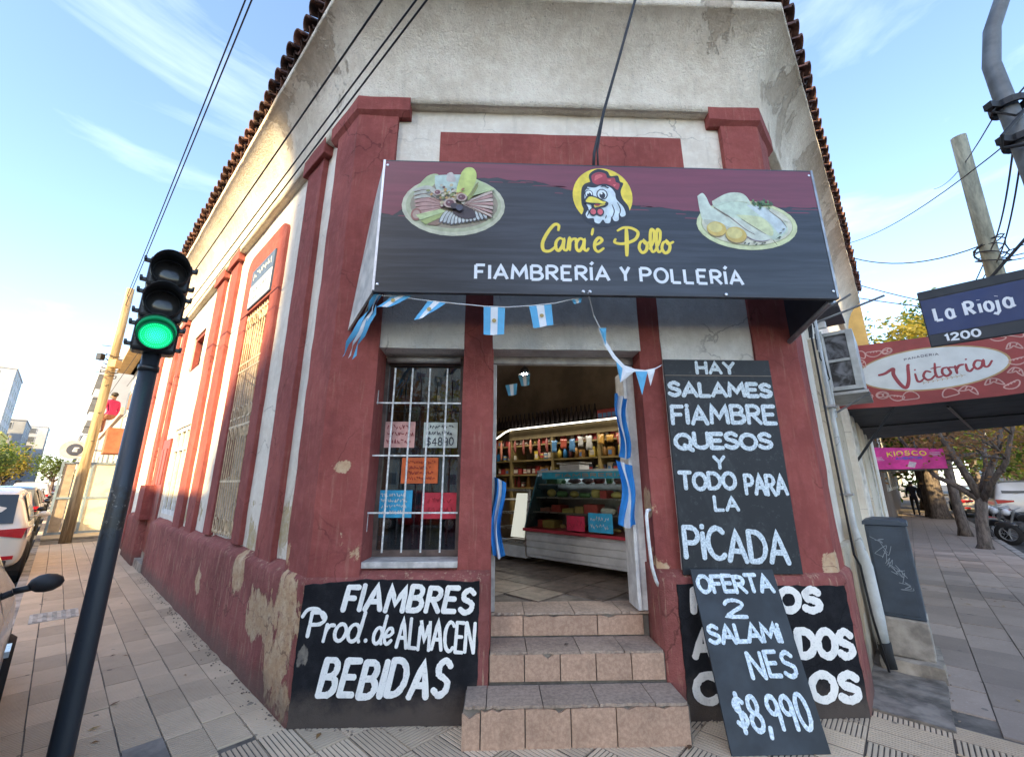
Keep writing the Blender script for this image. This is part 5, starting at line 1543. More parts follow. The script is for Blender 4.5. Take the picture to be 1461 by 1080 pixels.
for i in range(3):
    M = HM @ T(0, 0, .005 + i * .305)
    hm = MB().box(-.155, .155, -.13, .06, 0, .295).build('lamp_housing', m_head, tl, M, bevel=.035, seg=3)
    cz = .148
    MB().lathe([(.135, -.13), (.142, -.16), (.142, -.145), (.12, -.131)], 30, (0, 0, cz), 'y').build('lens_ring', m_head, hm, M, smooth=True)
    # hood, deeper above than below
    mb = MB(); vs = []; n = 30
    for r in (.140, .135):
        for k in range(n):
            a = 2 * math.pi * k / n
            d = .055 + .165 * (.5 + .5 * math.sin(a)) ** .8
            for y in (-.14, -.14 - d): vs.append((r * math.cos(a), y, cz + r * math.sin(a)))
    fs = []
    for q in range(2):
        for k in range(n):
            a = q * 2 * n + 2 * k; b = q * 2 * n + 2 * ((k + 1) % n); fs.append((a, b, b + 1, a + 1))
    for k in range(n):
        a = 2 * k + 1; b = 2 * ((k + 1) % n) + 1; fs.append((a, b, 2 * n + b, 2 * n + a))
    mb.add(vs, fs).build('hood', m_head, hm, M, smooth=True)
    lens = MB(); prof = [(.001, -.158), (.05, -.155), (.09, -.148), (.118, -.134)]
    lens.lathe(prof, 28, (0, 0, cz), 'y')
    lo = lens.build('lens', m_green if i == 0 else m_off, hm, M, smooth=True)
    if i == 0:
        mb = MB()
        for ring in range(1, 8):
            rr = ring * .0145; m_ = ring * 6
            for k in range(m_):
                a = 2 * math.pi * k / m_
                yy = -.160 + (rr / .118) ** 2 * .022
                x, z = rr * math.cos(a), cz + rr * math.sin(a)
                mb.add([(x - .0035, yy, z), (x, yy - .001, z - .0035), (x + .0035, yy, z), (x, yy - .001, z + .0035)], [(0, 1, 2, 3)])
        mb.build('lens_diodes', m_greendot, hm, M, kind='stuff', recalc=False)
    for sx in (-1, 1):
        for z in (.055, .245):
            MB().box(min(sx * .150, sx * .195), max(sx * .150, sx * .195), -.10, -.06, z - .016, z + .016).box(min(sx * .178, sx * .198), max(sx * .178, sx * .198), -.115, -.05, z - .006, z + .028).build('latch', m_head, hm, M, bevel=.004)
gl = bpy.data.lights.new('green_lamp_light', 'POINT'); gl.energy = .35; gl.color = (.05, 1, .55); gl.shadow_soft_size = .08
glo = bpy.data.objects.new('green_lamp_light', gl); COL.objects.link(glo); setup(glo, HM @ T(0, -.22, .155), tl)

# ------------------------------------------------------------ street name sign on its post
sp = thing('street_sign', 'blue street name sign reading La Rioja 1200 on a dark post', 'street sign', RF @ T(-.18, -1.72, 0))
SF = Matrix.Translation((3.045, -.665, 2.535)) @ Matrix.Rotation(RAD(-45), 4, 'Z')   # local x = (S,-S), faces -y
m_signblue = simple('sign_blue', (.004, .022, .10), .5, .08); m_signdark = simple('sign_navy', (.006, .012, .022), .5, .1)
pb = MB().box(0, .62, 0, .03, -.0, .415).build('plate', m_signdark, sp, SF, bevel=.003)
MB().box(.004, .616, -.0035, -.0005, .085, .345).build('blue_field', m_signblue, pb, SF)
MB().box(.004, .616, -.0035, -.0005, .352, .411).build('top_strip', simple('sign_top_grey', (.016, .022, .028), .6), pb, SF)
mb = MB()
write(mb, 'L', .050, .100, .170, .278, .018, -.005, cap=False); write(mb, 'a', .106, .156, .170, .300, .016, -.005, cap=False)
write(mb, 'R', .196, .252, .170, .278, .018, -.005, cap=False)
write(mb, 'î', .262, .280, .170, .300, .016, -.005, cap=False); write(mb, 'o', .286, .336, .170, .300, .016, -.005, cap=False)
write(mb, 'j', .330, .362, .170, .300, .016, -.005, cap=False); write(mb, 'a', .370, .422, .170, .300, .016, -.005, cap=False)
write(mb, '1200', .072, .245, .016, .076, .0125, -.005, cap=False, gap=.24)
mb.build('lettering', m_wprint, pb, SF, recalc=False)
MB().tube([tuple(RF @ Vector((-.18, -1.72, -.1))), tuple(RF @ Vector((-.18, -1.72, 3.1)))], .038, 14).build('post', m_pole, sp, I4, smooth=True)
MB().tube([tuple(SF @ Vector((.60, .02, .10))), tuple(RF @ Vector((-.18, -1.72, 2.62)))], .012, 8).tube([tuple(SF @ Vector((.60, .02, .33))), tuple(RF @ Vector((-.18, -1.72, 2.86)))], .012, 8).build('bracket', m_metalgrey, sp, I4, kind='stuff')

# ------------------------------------------------------------ things on the right wall
def rbox(mb, s0, s1, o0, o1, z0, z1): return mb.box(s0, s1, -o1, -o0, z0, z1)
cab = thing('utility_cabinet', 'slate grey electricity cabinet with scratched graffiti on a concrete base', 'cabinet', RF @ T(1.2, -.23, 0))
m_cab = simple('slate_cabinet', (.042, .060, .082), .5, .15, 5)
m_scr = simple('scratches', (.26, .30, .33), .7)
cb_ = rbox(MB(), 1.20, 1.62, .085, .385, .43, 1.22).build('cabinet_body', m_cab, cab, RF, bevel=.008)
mb = MB(); mb.prism([(-.40, 1.222), (-.07, 1.222), (-.075, 1.255), (-.14, 1.275), (-.33, 1.275), (-.395, 1.255)], 1.185, 1.64, 'x'); mb.build('cabinet_lid', m_cab, cab, RF, bevel=.004)
rbox(MB(), 1.192, 1.199, .105, .350, .46, 1.19).build('cabinet_door', m_cab, cb_, RF, bevel=.003)
# scratched tags, drawn on the door (faces -x of the frame)
GF = RF @ Matrix.Translation((1.188, -.10, .46)) @ Matrix.Rotation(RAD(-90), 4, 'Z')
mb = MB(); rg = random.Random(12)
for k in range(15):
    x0 = .03 + .011 * k + rg.uniform(0, .02); z0 = .62 - .030 * k + rg.uniform(-.04, .05)
    pts = [(x0 + rg.uniform(-.03, .07), z0 + rg.uniform(-.065, .065)) for _ in range(rg.choice([3, 4, 5]))]
    pts = [(min(.24, max(.01, a)), b) for a, b in pts]
    stroke(mb, crv(pts, 4), .0042, -.001 - k * .0001, False)
mb.build('graffiti', m_scr, cb_, GF, recalc=False)
rbox(MB(), 1.18, 1.66, .075, .392, .115, .428).build('concrete_base', simple('cabinet_concrete', (.34, .30, .25), .9, .25, 6, bump=.8), cab, RF, bevel=.012)
MB().gbox(1.05, 1.72, -.43, -.02, -.04, .118, .05).wob(.016, 8, 7).build('footing', m_concrete, cab, RF)

pipe = thing('rain_pipe', 'white painted rain pipe running down beside the utility cabinet', 'pipe', RF @ T(.62, -.03, 0))
m_pipe = stucco('flaking_white', (.58, .60, .58), (.46, .48, .47), [], under=(.20, .19, .17), under2=(.3, .28, .24), thr=.63, chips=.25, splash=True)
MB().tube([(.70, -.055, 3.2), (.66, -.055, 2.2), (.64, -.055, 1.25), (.72, -.065, 1.05), (.80, -.075, .9), (.84, -.08, .5), (.84, -.08, .28)], [.018, .02, .022, .034, .045, .048, .045], 14).build('pipe', m_pipe, pipe, RF, smooth=True)
MB().tube([(.56, -.02, 3.2), (.54, -.02, 2.0), (.50, -.03, 1.02), (.58, -.05, .93), (.62, -.06, .55), (.75, -.09, .10)], .009, 7).build('cable', m_cable, pipe, RF, smooth=True)
MB().tube([(.84, -.085, .30), (.85, -.09, .20), (.83, -.11, .10)], [.05, .045, .035], 10).build('pipe_foot', m_rubber, pipe, RF, smooth=True)
for z in (1.5, 2.3): MB().box(.60, .74, -.095, -.0, z, z + .02).build('pipe_clip', m_metalgrey, pipe, RF)

ac = thing('air_conditioner', 'grey air conditioner unit with open side hung on a bracket at the right wall', 'air conditioner', RF @ T(1.5, -.2, 2.62))
m_ac = simple('grey_ac_case', (.42, .44, .43), .45, .15, 8)
mb = MB()
for (o0, o1, z0, z1) in ((.02, .04, 2.60, 3.28), (.235, .30, 2.60, 3.28), (.04, .235, 2.60, 2.645), (.04, .235, 3.24, 3.28)):
    rbox(mb, 1.5, 2.25, o0, o1, z0, z1)
acb = mb.build('case', m_ac, ac, RF, bevel=.004, kind=None)
acb['kind'] = 'stuff'
m_coil = NT('coil'); f = m_coil.noise(5, 5, .6, dist=.6)
m_coil = m_coil.done(m_coil.mix(m_coil.ramp(f, .42, .62), (.012, .013, .015), (.17, .18, .20)), .5)
rbox(MB(), 1.53, 1.54, .04, .235, 2.645, 3.24).build('coil', m_coil, ac, RF)
rbox(MB(), 1.515, 1.525, .04, .235, 2.93, 2.96).build('coil_bar', m_ac, ac, RF)
rbox(MB(), 1.45, 2.3, .0, .33, 2.545, 2.575).build('bracket_shelf', m_metalgrey, ac, RF)
MB().tube([(1.5, -.02, 2.36), (1.5, -.34, 2.54)], .011, 6).build('bracket', m_metalgrey, ac, RF)
MB().tube([(1.48, -.02, 3.3), (1.44, -.03, 3.0), (1.42, -.02, 2.3)], .011, 6).build('hose', m_pipe, ac, RF)
rbox(MB(), 1.40, 1.46, .0, .09, 3.32, 3.40).build('isolator', m_metalwhite, ac, RF, bevel=.01)
a2 = thing('awning_box', 'dark folded awning box with metal arms above the air conditioner', 'awning', RF @ T(1.2, -.2, 3.35))
rbox(MB(), 1.30, 2.0, .0, .24, 3.50, 3.54).build('under_board', m_sback, a2, RF)
rbox(MB(), 1.25, 1.9, .0, .20, 3.56, 3.95).build('box', simple('galvanised', (.34, .35, .35), .5, .25, 9, metal=.4), a2, RF, bevel=.006)
for p in ([(1.3, -.0, 3.44), (1.3, -.36, 3.60)], [(1.30, .0, 3.36), (1.30, -.62, 3.50)]):
    MB().tube(p, .012, 7).build('arm', m_metalgrey, a2, RF)
mb = MB(); rg = random.Random(9)
for k in range(7):
    p0 = Vector((.5 + rg.uniform(0, .5), -.02, 3.15 + rg.uniform(-.2, .25)))
    pts = [p0 + Vector((rg.uniform(-.1, .15) * i, -rg.uniform(0, .05), rg.uniform(-.12, .10) * i)) for i in range(5)]
    mb.tube([tuple(p) for p in pts], .006, 5)
tag(mb.build('cable_bundle', m_cable, None, RF, kind='stuff'), 'tangle of black cables under the right end of the sign', 'cables')

# bakery awning further along the right-hand street
aw = thing('bakery_awning', 'red bakery awning printed with bread outlines and a white Victoria oval', 'awning', RF @ T(3, -1, 2.6))
m_awred = simple('awning_red', (.285, .040, .036), .55, .12, 3)
AF = RF @ Matrix.Translation((3.0, .10, 2.60)) @ Matrix.Rotation(RAD(-90), 4, 'Z')   # local x = away from wall, faces the corner (-y)
W_ = 2.35; H_ = .86
def awp(u, v):   # slight sag of the lower edge
    return (u, v)
pa = MB().prism([(0, 0.0), (.7, -.03), (1.5, -.02), (W_, .03), (W_, .74), (.25, H_), (0, H_)], 0, .03).build('side_valance', m_awred, aw, AF)
m_cream2 = simple('cream_print', (.60, .62, .60), .5, .05); m_awgold = simple('awning_gold', (.42, .28, .12), .5); m_awtxt = simple('brick_red_print', (.30, .035, .045), .5); m_bread = simple('bread_line_print', (.52, .30, .26), .5)
def rot2(pts, cx, cz, a): 
    c, s_ = math.cos(RAD(a)), math.sin(RAD(a)); return [(cx + x * c - z * s_, cz + x * s_ + z * c) for x, z in pts]
for rx, rz, m_, y in ((.685, .275, m_awgold, -.0012), (.665, .258, m_cream2, -.0022)):
    pts = rot2([(rx * math.cos(t) , rz * math.sin(t)) for t in [2 * math.pi * i / 48 for i in range(48)]], .99, .405, -1.5)
    MB().poly(pts, y).build('logo_oval', m_, pa, AF, recalc=False)
mb = MB()
write(mb, 'PANADERIA', .80, 1.12, .545, .577, .0055, -.003, cap=False, gap=.35, arch=.01, dz=.01)
mb.build('lettering', pm((.08, .07, .10), .5), pa, AF, recalc=False)
mb = MB()
def vs_(p, w=.026, k=[0]): stroke(mb, crv([(x * .01 + .50, z * .01 + .22) for x, z in p], 7), w, -.003 - k[0] * .0001, True, .3); k[0] = (k[0] + 1) % 9
vs_([(3, 18.5), (9, 19.5), (14, 22.5), (18, 24), (17, 17), (20, 6), (24, -1.5), (27, -1.0), (30, 8), (32, 24), (33, 27)], .040)
vs_([(37, 14), (37.5, 5), (40, 3.5), (43, 6)]); vs_([(37.5, 19), (38, 19.5)], .022)
vs_([(51, 14), (47, 15.5), (44, 10), (46, 5), (50, 5), (54, 9)])
vs_([(56.5, 24), (55, 13), (56, 6.5), (60, 7)]); vs_([(52, 18), (61, 19)], .014)
vs_([(66, 17), (62, 16), (61, 10), (64, 6.5), (68, 10), (67, 16), (72, 16)])
vs_([(73, 17.5), (73, 8)]); vs_([(73, 12), (76, 17), (80, 18)])
vs_([(82, 18), (82, 11), (84, 9), (87, 12)]); vs_([(83, 23.5), (83.4, 24)], .022)
vs_([(96, 19), (91, 20.5), (88, 15), (90, 10.5), (94, 13), (96.5, 20), (96, 13), (99, 12), (103, 18)])
mb.build('lettering', m_awtxt, pa, AF, recalc=False)
mb = MB()
for i in range(9):
    x, z = .93 + i * .042, .235 + i * .004
    stroke(mb, crv([(x - .014, z + .018), (x, z), (x - .010, z - .016)], 4), .006, -.003 - .0001 * i, False); stroke(mb, [(x + .0, z), (x + .03, z + .004)], .004, -.0045, False)
mb.build('wheat_sprig', m_awgold, pa, AF, recalc=False)
# outlines of loaves, rolls and pretzels
mb = MB(); rg = random.Random(17); kk = 0
spots = []
for _ in range(1500):
    x, z = rg.uniform(.06, W_ - .12), rg.uniform(.07, .72)
    if ((x - .99) / .73) ** 2 + ((z - .40) / .33) ** 2 < 1: continue
    if any((x - a) ** 2 + ((z - b) * 1.35) ** 2 < .125 ** 2 for a, b in spots): continue
    spots.append((x, z))
for x, z in spots:
    k = rg.choice([0, 0, 1, 2, 3]); a = rg.uniform(-35, 35); r = rg.uniform(.05, .068); ln = []
    if k == 0: ln = [[(r * 1.3 * math.cos(t), r * .6 * math.sin(t) + .01 * math.cos(2 * t)) for t in [2 * math.pi * i / 16 for i in range(17)]], [(-.03, .01), (-.02, .03)], [(.0, .01), (.01, .03)], [(.03, .01), (.04, .03)]]
    elif k == 1: ln = [[(r * 1.2 * math.cos(t), r * .8 * math.sin(t) - .015 * math.cos(2 * t)) for t in [2 * math.pi * i / 16 for i in range(17)]]]
    elif k == 2: ln = [[(r * math.cos(t), r * .75 * math.sin(t)) for t in [2 * math.pi * i / 14 for i in range(15)]], [(r * .5 * math.cos(t) - .02, r * .4 * math.sin(t)) for t in [2 * math.pi * i / 10 for i in range(11)]], [(r * .4 * math.cos(t) + .025, r * .4 * math.sin(t)) for t in [2 * math.pi * i / 10 for i in range(11)]]]
    else: ln = [crv([(-r * 1.2, -.02), (-r * .7, .04), (0, .05), (r * .7, .03), (r * 1.2, -.03), (r * .4, -.01), (0, .01), (-r * .5, -.01), (-r * 1.2, -.02)]), [(-.03, .0), (-.02, .045)], [(.02, .01), (.03, .045)]]
    for l in ln: stroke(mb, rot2(l, x, z, a), .0125, -.0014 - (kk % 9) * .0001, False); kk += 1
mb.build('bread_outlines', m_bread, pa, AF, kind='stuff', recalc=False)
# canopy cloth and underside
m_navy = simple('navy_canvas', (.020, .024, .036), .7, .25, 2)
MB().add([tuple(RF @ Vector(p)) for p in [(3.03, .1, 2.58), (3.03, -2.25, 2.61), (7.2, -2.10, 2.60), (7.2, .1, 2.50), (3.03, .1, 2.60), (3.03, -2.25, 2.63), (7.2, -2.10, 2.62), (7.2, .1, 2.52)]],
         [(0, 1, 2, 3), (7, 6, 5, 4), (0, 4, 5, 1), (1, 5, 6, 2), (2, 6, 7, 3), (3, 7, 4, 0)]).build('underside', m_navy, aw, I4)
MB().add([tuple(RF @ Vector(p)) for p in [(3.03, .1, 3.46), (3.03, -.25, 3.46), (3.03, -2.25, 3.34), (7.2, .1, 3.46), (7.2, -.25, 3.46), (7.2, -2.1, 3.34), (3.03, -2.25, 2.63), (7.2, -2.1, 2.62), (7.2, .1, 2.50)]],
         [(0, 1, 4, 3), (1, 2, 5, 4), (2, 6, 7, 5), (3, 4, 5, 7, 8)]).build('canopy', m_awred, aw, I4)
for p in ([(3.05, -.02, 1.9), (3.05, -.5, 2.57)], [(5.0, 0, 2.53), (5.0, -2.1, 2.575)], [(3.3, -1.0, 2.55), (7.0, -1.5, 2.55)]):
    MB().tube(p, .016, 7).build('strut', m_black, aw, RF)

# kiosk sign
ks = thing('kiosk_sign', 'small magenta KIOSCO sign board sticking out over the right pavement', 'sign', RF @ T(12, -.6, 2.05))
KF = RF @ Matrix.Translation((12.0, .18, 2.01)) @ Matrix.Rotation(RAD(-90), 4, 'Z')
kp = MB().prism([(0, 0), (1.5, 0), (1.5, .52), (0, .64)], 0, .14).build('panel', simple('magenta_print', (.66, .04, .28), .5, .2, 3), ks, KF)
mb = MB(); write(mb, 'KIOSCO', .34, 1.16, .34, .48, .026, -.004, gap=.34, arch=.03); mb.build('lettering', m_yellow, kp, KF, recalc=False)
mb = MB(); write(mb, 'AVENTOR', .50, 1.06, .255, .335, .022, -.004, gap=.22); mb.build('lettering', pm((.12, .10, .45)), kp, KF, recalc=False)
mb = MB()
for (x, z, w) in ((.06, .33, .16), (.06, .29, .18), (.06, .25, .2), (1.22, .42, .2), (1.22, .38, .2), (1.26, .34, .16)): mb.add([(x, -.004, z), (x + w, -.004, z), (x + w, -.004, z + .015), (x, -.004, z + .015)], [(0, 1, 2, 3)])
mb.add([(.72, -.004, .06), (.86, -.004, .03), (.92, -.004, .17), (.78, -.004, .21)], [(0, 1, 2, 3)])
mb.build('printed_stripes', pm((.6, .5, .55)), kp, KF, kind='stuff', recalc=False)
MB().box(0, 1.5, -.01, .16, -.05, -.002).build('bottom_rail', m_black, ks, KF)
# ------------------------------------------------------------ houses and walls further along both streets
m_wallw = simple('sunny_white_wall', (.62, .58, .50), .9, .12, 1, bump=.3)
m_grey = simple('grey_party_wall', (.30, .31, .33), .9, .10, .4)
m_palegrey = simple('pale_concrete_block', (.42, .43, .45), .9, .10, .3)
m_winglass = simple('far_window_glass', (.10, .105, .11), .5, .2, 1)
m_frame = simple('pale_frame', (.5, .5, .48), .7)
m_tan = simple('tan_eave', (.42, .28, .13), .8)
m_brick = simple('brick_red_panel', (.38, .12, .06), .85, .2, 3)

def block(name, label, M, x0, x1, y0, y1, z, mat, floors, bays, side=None, trim=None, roofm=None, winsize=(1.2, 1.3), group=None, cat='building'):
    """box building with windows as parts on its street face (y0) and, if asked, its end (x1 or x0)"""
    c = M @ Vector(((x0 + x1) / 2, (y0 + y1) / 2, 0))
    t = thing(name, label, cat, Matrix.Translation(c), group)
    MB().box(x0, x1, y0, y1, -.2, z).build('wall', mat, t, M)
    MB().box(x0 - .12, x1 + .12, y0 - .12, y1 + .12, z, z + .35).build('parapet', trim or mat, t, M)
    fh = (z - .6) / floors
    wm = MB().box(-.5, .5, -.05, .02, -.5, .5).mesh('window', m_frame)
    pmn = MB().box(-.44, .44, -.07, -.052, -.44, .44).mesh('pane', m_winglass)
    def put(MM):
        w = inst(wm, 'window', MM, t); inst(pmn, 'pane', MM, w)
    for f in range(floors):
        zc = .6 + fh * (f + .5)
        for b in range(bays):
            xc = x0 + (x1 - x0) * (b + .5) / bays
            put(M @ Matrix.Translation((xc, y0, zc)) @ Matrix.Diagonal((winsize[0], 1, min(winsize[1], fh * .7), 1)))
        if side:
            xe, k = side
            for b in range(k):
                yc = y0 + (y1 - y0) * (b + .5) / k
                put(M @ Matrix.Translation((xe, yc, zc)) @ Matrix.Rotation(RAD(90 if xe == x1 else -90), 4, 'Z') @ Matrix.Diagonal((winsize[0], 1, min(winsize[1], fh * .7), 1)))
    return t
# -- left street, our side: white house with a tan eave, grey party wall, balconies
wh = block('terraced_house', 'sunlit white two storey house with tan eave just past the corner building', LF, -21.5, -12.25, .12, 9, 6.4, m_wallw, 2, 5, winsize=(.9, 1.1))
MB().box(-21.6, -12.3, -.45, .3, 6.4, 6.5).build('eave', m_tan, wh, LF)
for x in (-14.2, -17.0, -19.6):
    MB().box(x - .35, x + .35, .05, .115, 4.6, 5.2).build('red_panel', m_brick, wh, LF)
MB().box(-16.2, -15.0, -.55, .12, 2.55, 3.35).build('balcony', m_brick, wh, LF)
gb_ = block('apartment_building', 'tall blank grey party wall with small balconies on its street side', LF, -52, -38, .02, 16, 10.6, m_grey, 4, 4, trim=m_palegrey, winsize=(1.4, 1.6))
for f in range(5):
    MB().box(-50, -38.6, -.75, .02, 2.6 + f * 1.7, 3.2 + f * 1.7).build('balcony', m_palegrey, gb_, LF)
block('low_house', 'low pale house between the hoarding and the grey apartment block', LF, -37.5, -22, .1, 8, 4.6, simple('pinkish_wall', (.46, .36, .30), .9), 1, 4)
disc = thing('round_shop_sign', 'round white shop sign with dark oval hanging over the left walk', 'sign', LF @ T(-16.2, -1.2, 2.5))
DF = LF @ Matrix.Translation((-16.2, -1.22, 2.68)) @ Matrix.Rotation(RAD(90), 4, 'Z')
MB().lathe([(.001, 0), (.30, 0), (.30, .06), (.001, .06)], 28, (0, 0, 0), 'y').build('disc', simple('pale_disc', (.5, .5, .48), .5), disc, DF)
MB().lathe([(.001, -.012), (.17, -.010), (.19, -.004)], 24, (.05, 0, 0), 'y').build('oval', simple('dark_disc', (.06, .07, .10), .5), disc, DF)
mb = MB(); write(mb, 'E', 0, .12, -.07, .07, .03, -.016, slant=.2); mb.build('lettering', m_wprint, disc, DF, recalc=False)
MB().tube([tuple(LF @ Vector((-16.2, .1, 2.68))), tuple(LF @ Vector((-16.2, -1.0, 2.68)))], .02, 6).build('arm', m_black, disc, I4)

# hoarding across the walk
ho = thing('site_hoarding', 'sunlit cream hoarding in a grey blue metal frame across the far left walk', 'hoarding', LF @ T(-16.5, -.6, 0))
HF = LF @ Matrix.Translation((-16.4, .12, 0)) @ Matrix.Rotation(RAD(90), 4, 'Z')   # x runs from street to wall? see below
m_hoard = NT('cream_sheet'); f = m_hoard.noise(1.6, 6, .6, dist=.8)
m_hoard.bump(m_hoard.noise(4, 4, .6), .6, .02)
m_hoard = m_hoard.done(m_hoard.mix(m_hoard.ramp(f, .48, .6), (.70, .62, .44), (.60, .50, .34)), .8)
m_bluef = simple('grey_blue_frame', (.20, .26, .31), .6)
HF = RF @ Matrix.Identity(4)
def hp(u, v, w):   # u outwards from the wall, w depth along the street
    return LF @ Vector((-16.4 - w, -u, v))
def hbox(u0, u1, v0, v1, w0, w1, nm, mat):
    return MB().box(-16.4 - w1, -16.4 - w0, -u1, -u0, v0, v1).build(nm, mat, ho, LF)
for (u0, u1) in ((-.08, .62), (.68, 1.02)):
    for (v0, v1) in ((.14, 1.14), (1.20, 2.24)):
        hbox(u0, u1, v0, v1, 0, .02, 'panel', m_hoard)
hbox(1.05, 1.30, .14, 1.14, 0, .02, 'panel', simple('brown_panel', (.36, .28, .20), .8)); hbox(1.05, 1.30, 1.20, 2.24, 0, .02, 'panel', bpy.data.materials['brown_panel'])
for u in (-.11, .65, 1.34): hbox(u - .03, u + .03, 0, 2.30, -.03, .05, 'post', m_bluef)
for v in (.11, 1.17, 2.27): hbox(-.11, 1.34, v - .03, v + .03, -.024, .046, 'rail', m_bluef)
hs_ = MB().box(-16.4, -15.2, -1.40, .1, .012, .06).build('pavement_step', simple('sunny_step', (.42, .34, .24), .9), base, LF)

# timber pole with boxes and steps on the left walk
m_timber = NT('weathered_timber'); f = m_timber.noise(14, 6, .7, stretch=(1, 1, .08))
m_timber.bump(f, .6, .01)
m_timber = m_timber.done(m_timber.mix(m_timber.ramp(f, .35, .65), (.19, .125, .06), (.40, .29, .16)), .85)
tp = thing('timber_pole', 'tall sunlit timber utility pole standing in front of the cream hoarding', 'utility pole', T(-12.05, 9.34, 0))
MB().tube([(-12.05, 9.34, -.1), (-12.04, 9.34, 2), (-12.02, 9.36, 4), (-12.0, 9.36, 5.8), (-11.99, 9.34, 7.75)], [.135, .125, .115, .11, .10], 12).build('pole', m_timber, tp, I4, smooth=True)
for i in range(9):
    z = 2.4 + i * .42; sx = 1 if i % 2 else -1
    MB().tube([(-12.03, 9.3, z), (-12.03 + sx * .24, 9.18, z)], .012, 5).build('climbing_peg', m_black, tp, I4)
MB().box(-11.92, -11.68, 9.12, 9.32, 5.05, 5.3).build('junction_box', m_tan, tp, I4, bevel=.01)
MB().box(-12.35, -12.2, 9.15, 9.3, 5.3, 5.5).build('junction_box', m_black, tp, I4, bevel=.01)
mb = MB()
for k in range(6):
    a = rnd.uniform(0, 6); z = 4.8 + k * .13
    mb.tube([(-12.02 + (.18 + .05 * math.sin(k)) * math.cos(a + t), 9.35 + .2 * math.sin(a + t), z + .04 * math.sin(t * 2)) for t in [i * .8 for i in range(8)]], .012, 5)
mb.build('coiled_cable', m_cable, tp, I4, kind='stuff')

# -- far left street: towers and houses 130 to 260 m away
def far_left(name, label, s0, s1, o, w, z, mat, floors, bays, trim=None):
    # on the far side of the street, face towards our side (local y = -o)
    M = LF @ Matrix.Translation((-s0, -o, 0)) @ Matrix.Rotation(RAD(180), 4, 'Z')
    return block(name, label, M, 0, s1 - s0, 0, w, z, mat, floors, bays, side=(0, max(3, int(w / 5))), trim=trim, winsize=(2.0, 1.6))
m_lime = simple('lime_render', (.36, .37, .10), .9); m_yel = simple('sunny_yellow_render', (.55, .38, .16), .9); m_sal = simple('salmon_render', (.42, .20, .16), .9)
far_left('tower_block', 'tall grey apartment tower at the far left edge', 124, 142, 11.2, 18, 24, m_palegrey, 9, 4)
far_left('apartment_building', 'stepped pale grey apartment block beyond the tower', 150, 172, 9.3, 24, 16.4, m_grey, 6, 3)
far_left('apartment_building', 'pale block with reddish sign panel on its roof', 176, 190, 6.2, 24, 17.5, m_palegrey, 7, 3)
far_left('shop_house', 'lime green low building in the far left street', 96, 108, 8.7, 15, 9.0, m_lime, 2, 3)
far_left('shop_house', 'sunny yellow low building beside the lime green one', 110, 122, 8.3, 15, 7.6, m_yel, 2, 3)
far_left('shop_house', 'salmon low house furthest down the left street', 200, 230, 8.2, 20, 9, m_sal, 2, 5)
for i, (s0, z, m_, lab) in enumerate(((56, 5.2, m_wallw, 'white low house after the grey block'), (75, 8.5, m_sal, 'salmon three storey house'), (98, 7, m_wallw, 'cream house far along the left walk'), (125, 12, m_palegrey, 'grey block far along the left walk'), (170, 15, m_grey, 'last grey block on the near side of the street'))):
    block('street_house', lab, LF, -(s0 + 17 + i * 4), -s0, .5, 14, z, m_, max(1, int(z / 3)), 5, winsize=(1.4, 1.3))

# -- right street, our side
m_ltyel = simple('golden_render', (.62, .36, .10), .9, .15, 1)
block('yellow_building', 'golden yellow building rising behind the roof at the right', RF, 12.3, 15.0, .15, 8, 8.6, m_ltyel, 2, 2, winsize=(.8, 1.2))
MB().box(12.3, 15.0, -.30, .148, 3.3, 8.6).build('upper_bay', m_ltyel, bpy.data.objects['yellow_building'], RF)
MB().box(12.4, 14.9, .08, .14, .0, 3.2).build('shop_front', simple('dark_shop_front', (.10, .06, .04), .7), bpy.data.objects['yellow_building'], RF)
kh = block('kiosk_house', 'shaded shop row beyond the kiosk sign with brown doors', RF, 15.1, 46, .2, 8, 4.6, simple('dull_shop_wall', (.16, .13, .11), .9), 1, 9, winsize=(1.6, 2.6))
for i in range(4):
    x = 17 + i * 5
    t = thing('shop_awning', ['nearest small dark awning beyond the kiosk', 'second small dark awning beyond the kiosk', 'third small dark awning beyond the kiosk', 'last small dark awning beyond the kiosk'][i], 'awning', RF @ T(x, -.6, 2.4), 'small awnings on the shop row')
    MB().prism([(-1.3, 2.35), (-1.3, 2.55), (.18, 2.95), (.18, 2.85)], x, x + 3.4, 'x').build('cloth', m_navy, t, RF)
    MB().tube([(x + .2, -1.2, 2.4), (x + .2, .15, 2.2)], .02, 5).build('arm', m_black, t, RF)

for (s0, s1, o, z, m_, lab) in ((78, 96, 11.5, 8, m_sal, 'salmon building on the far side of the right street'), (98, 125, 11.0, 13, m_palegrey, 'pale grey block at the far end of the right street')):
    block('street_building', lab, RF @ Matrix.Translation((s1, -o, 0)) @ Matrix.Rotation(RAD(180), 4, 'Z'), 0, s1 - s0, 0, 12, z, m_, max(2, int(z / 3)), 5)
block('street_building', 'long shaded terrace beyond the shop row in the right street', RF, 47, 120, .3, 9, 7, m_grey, 2, 14)
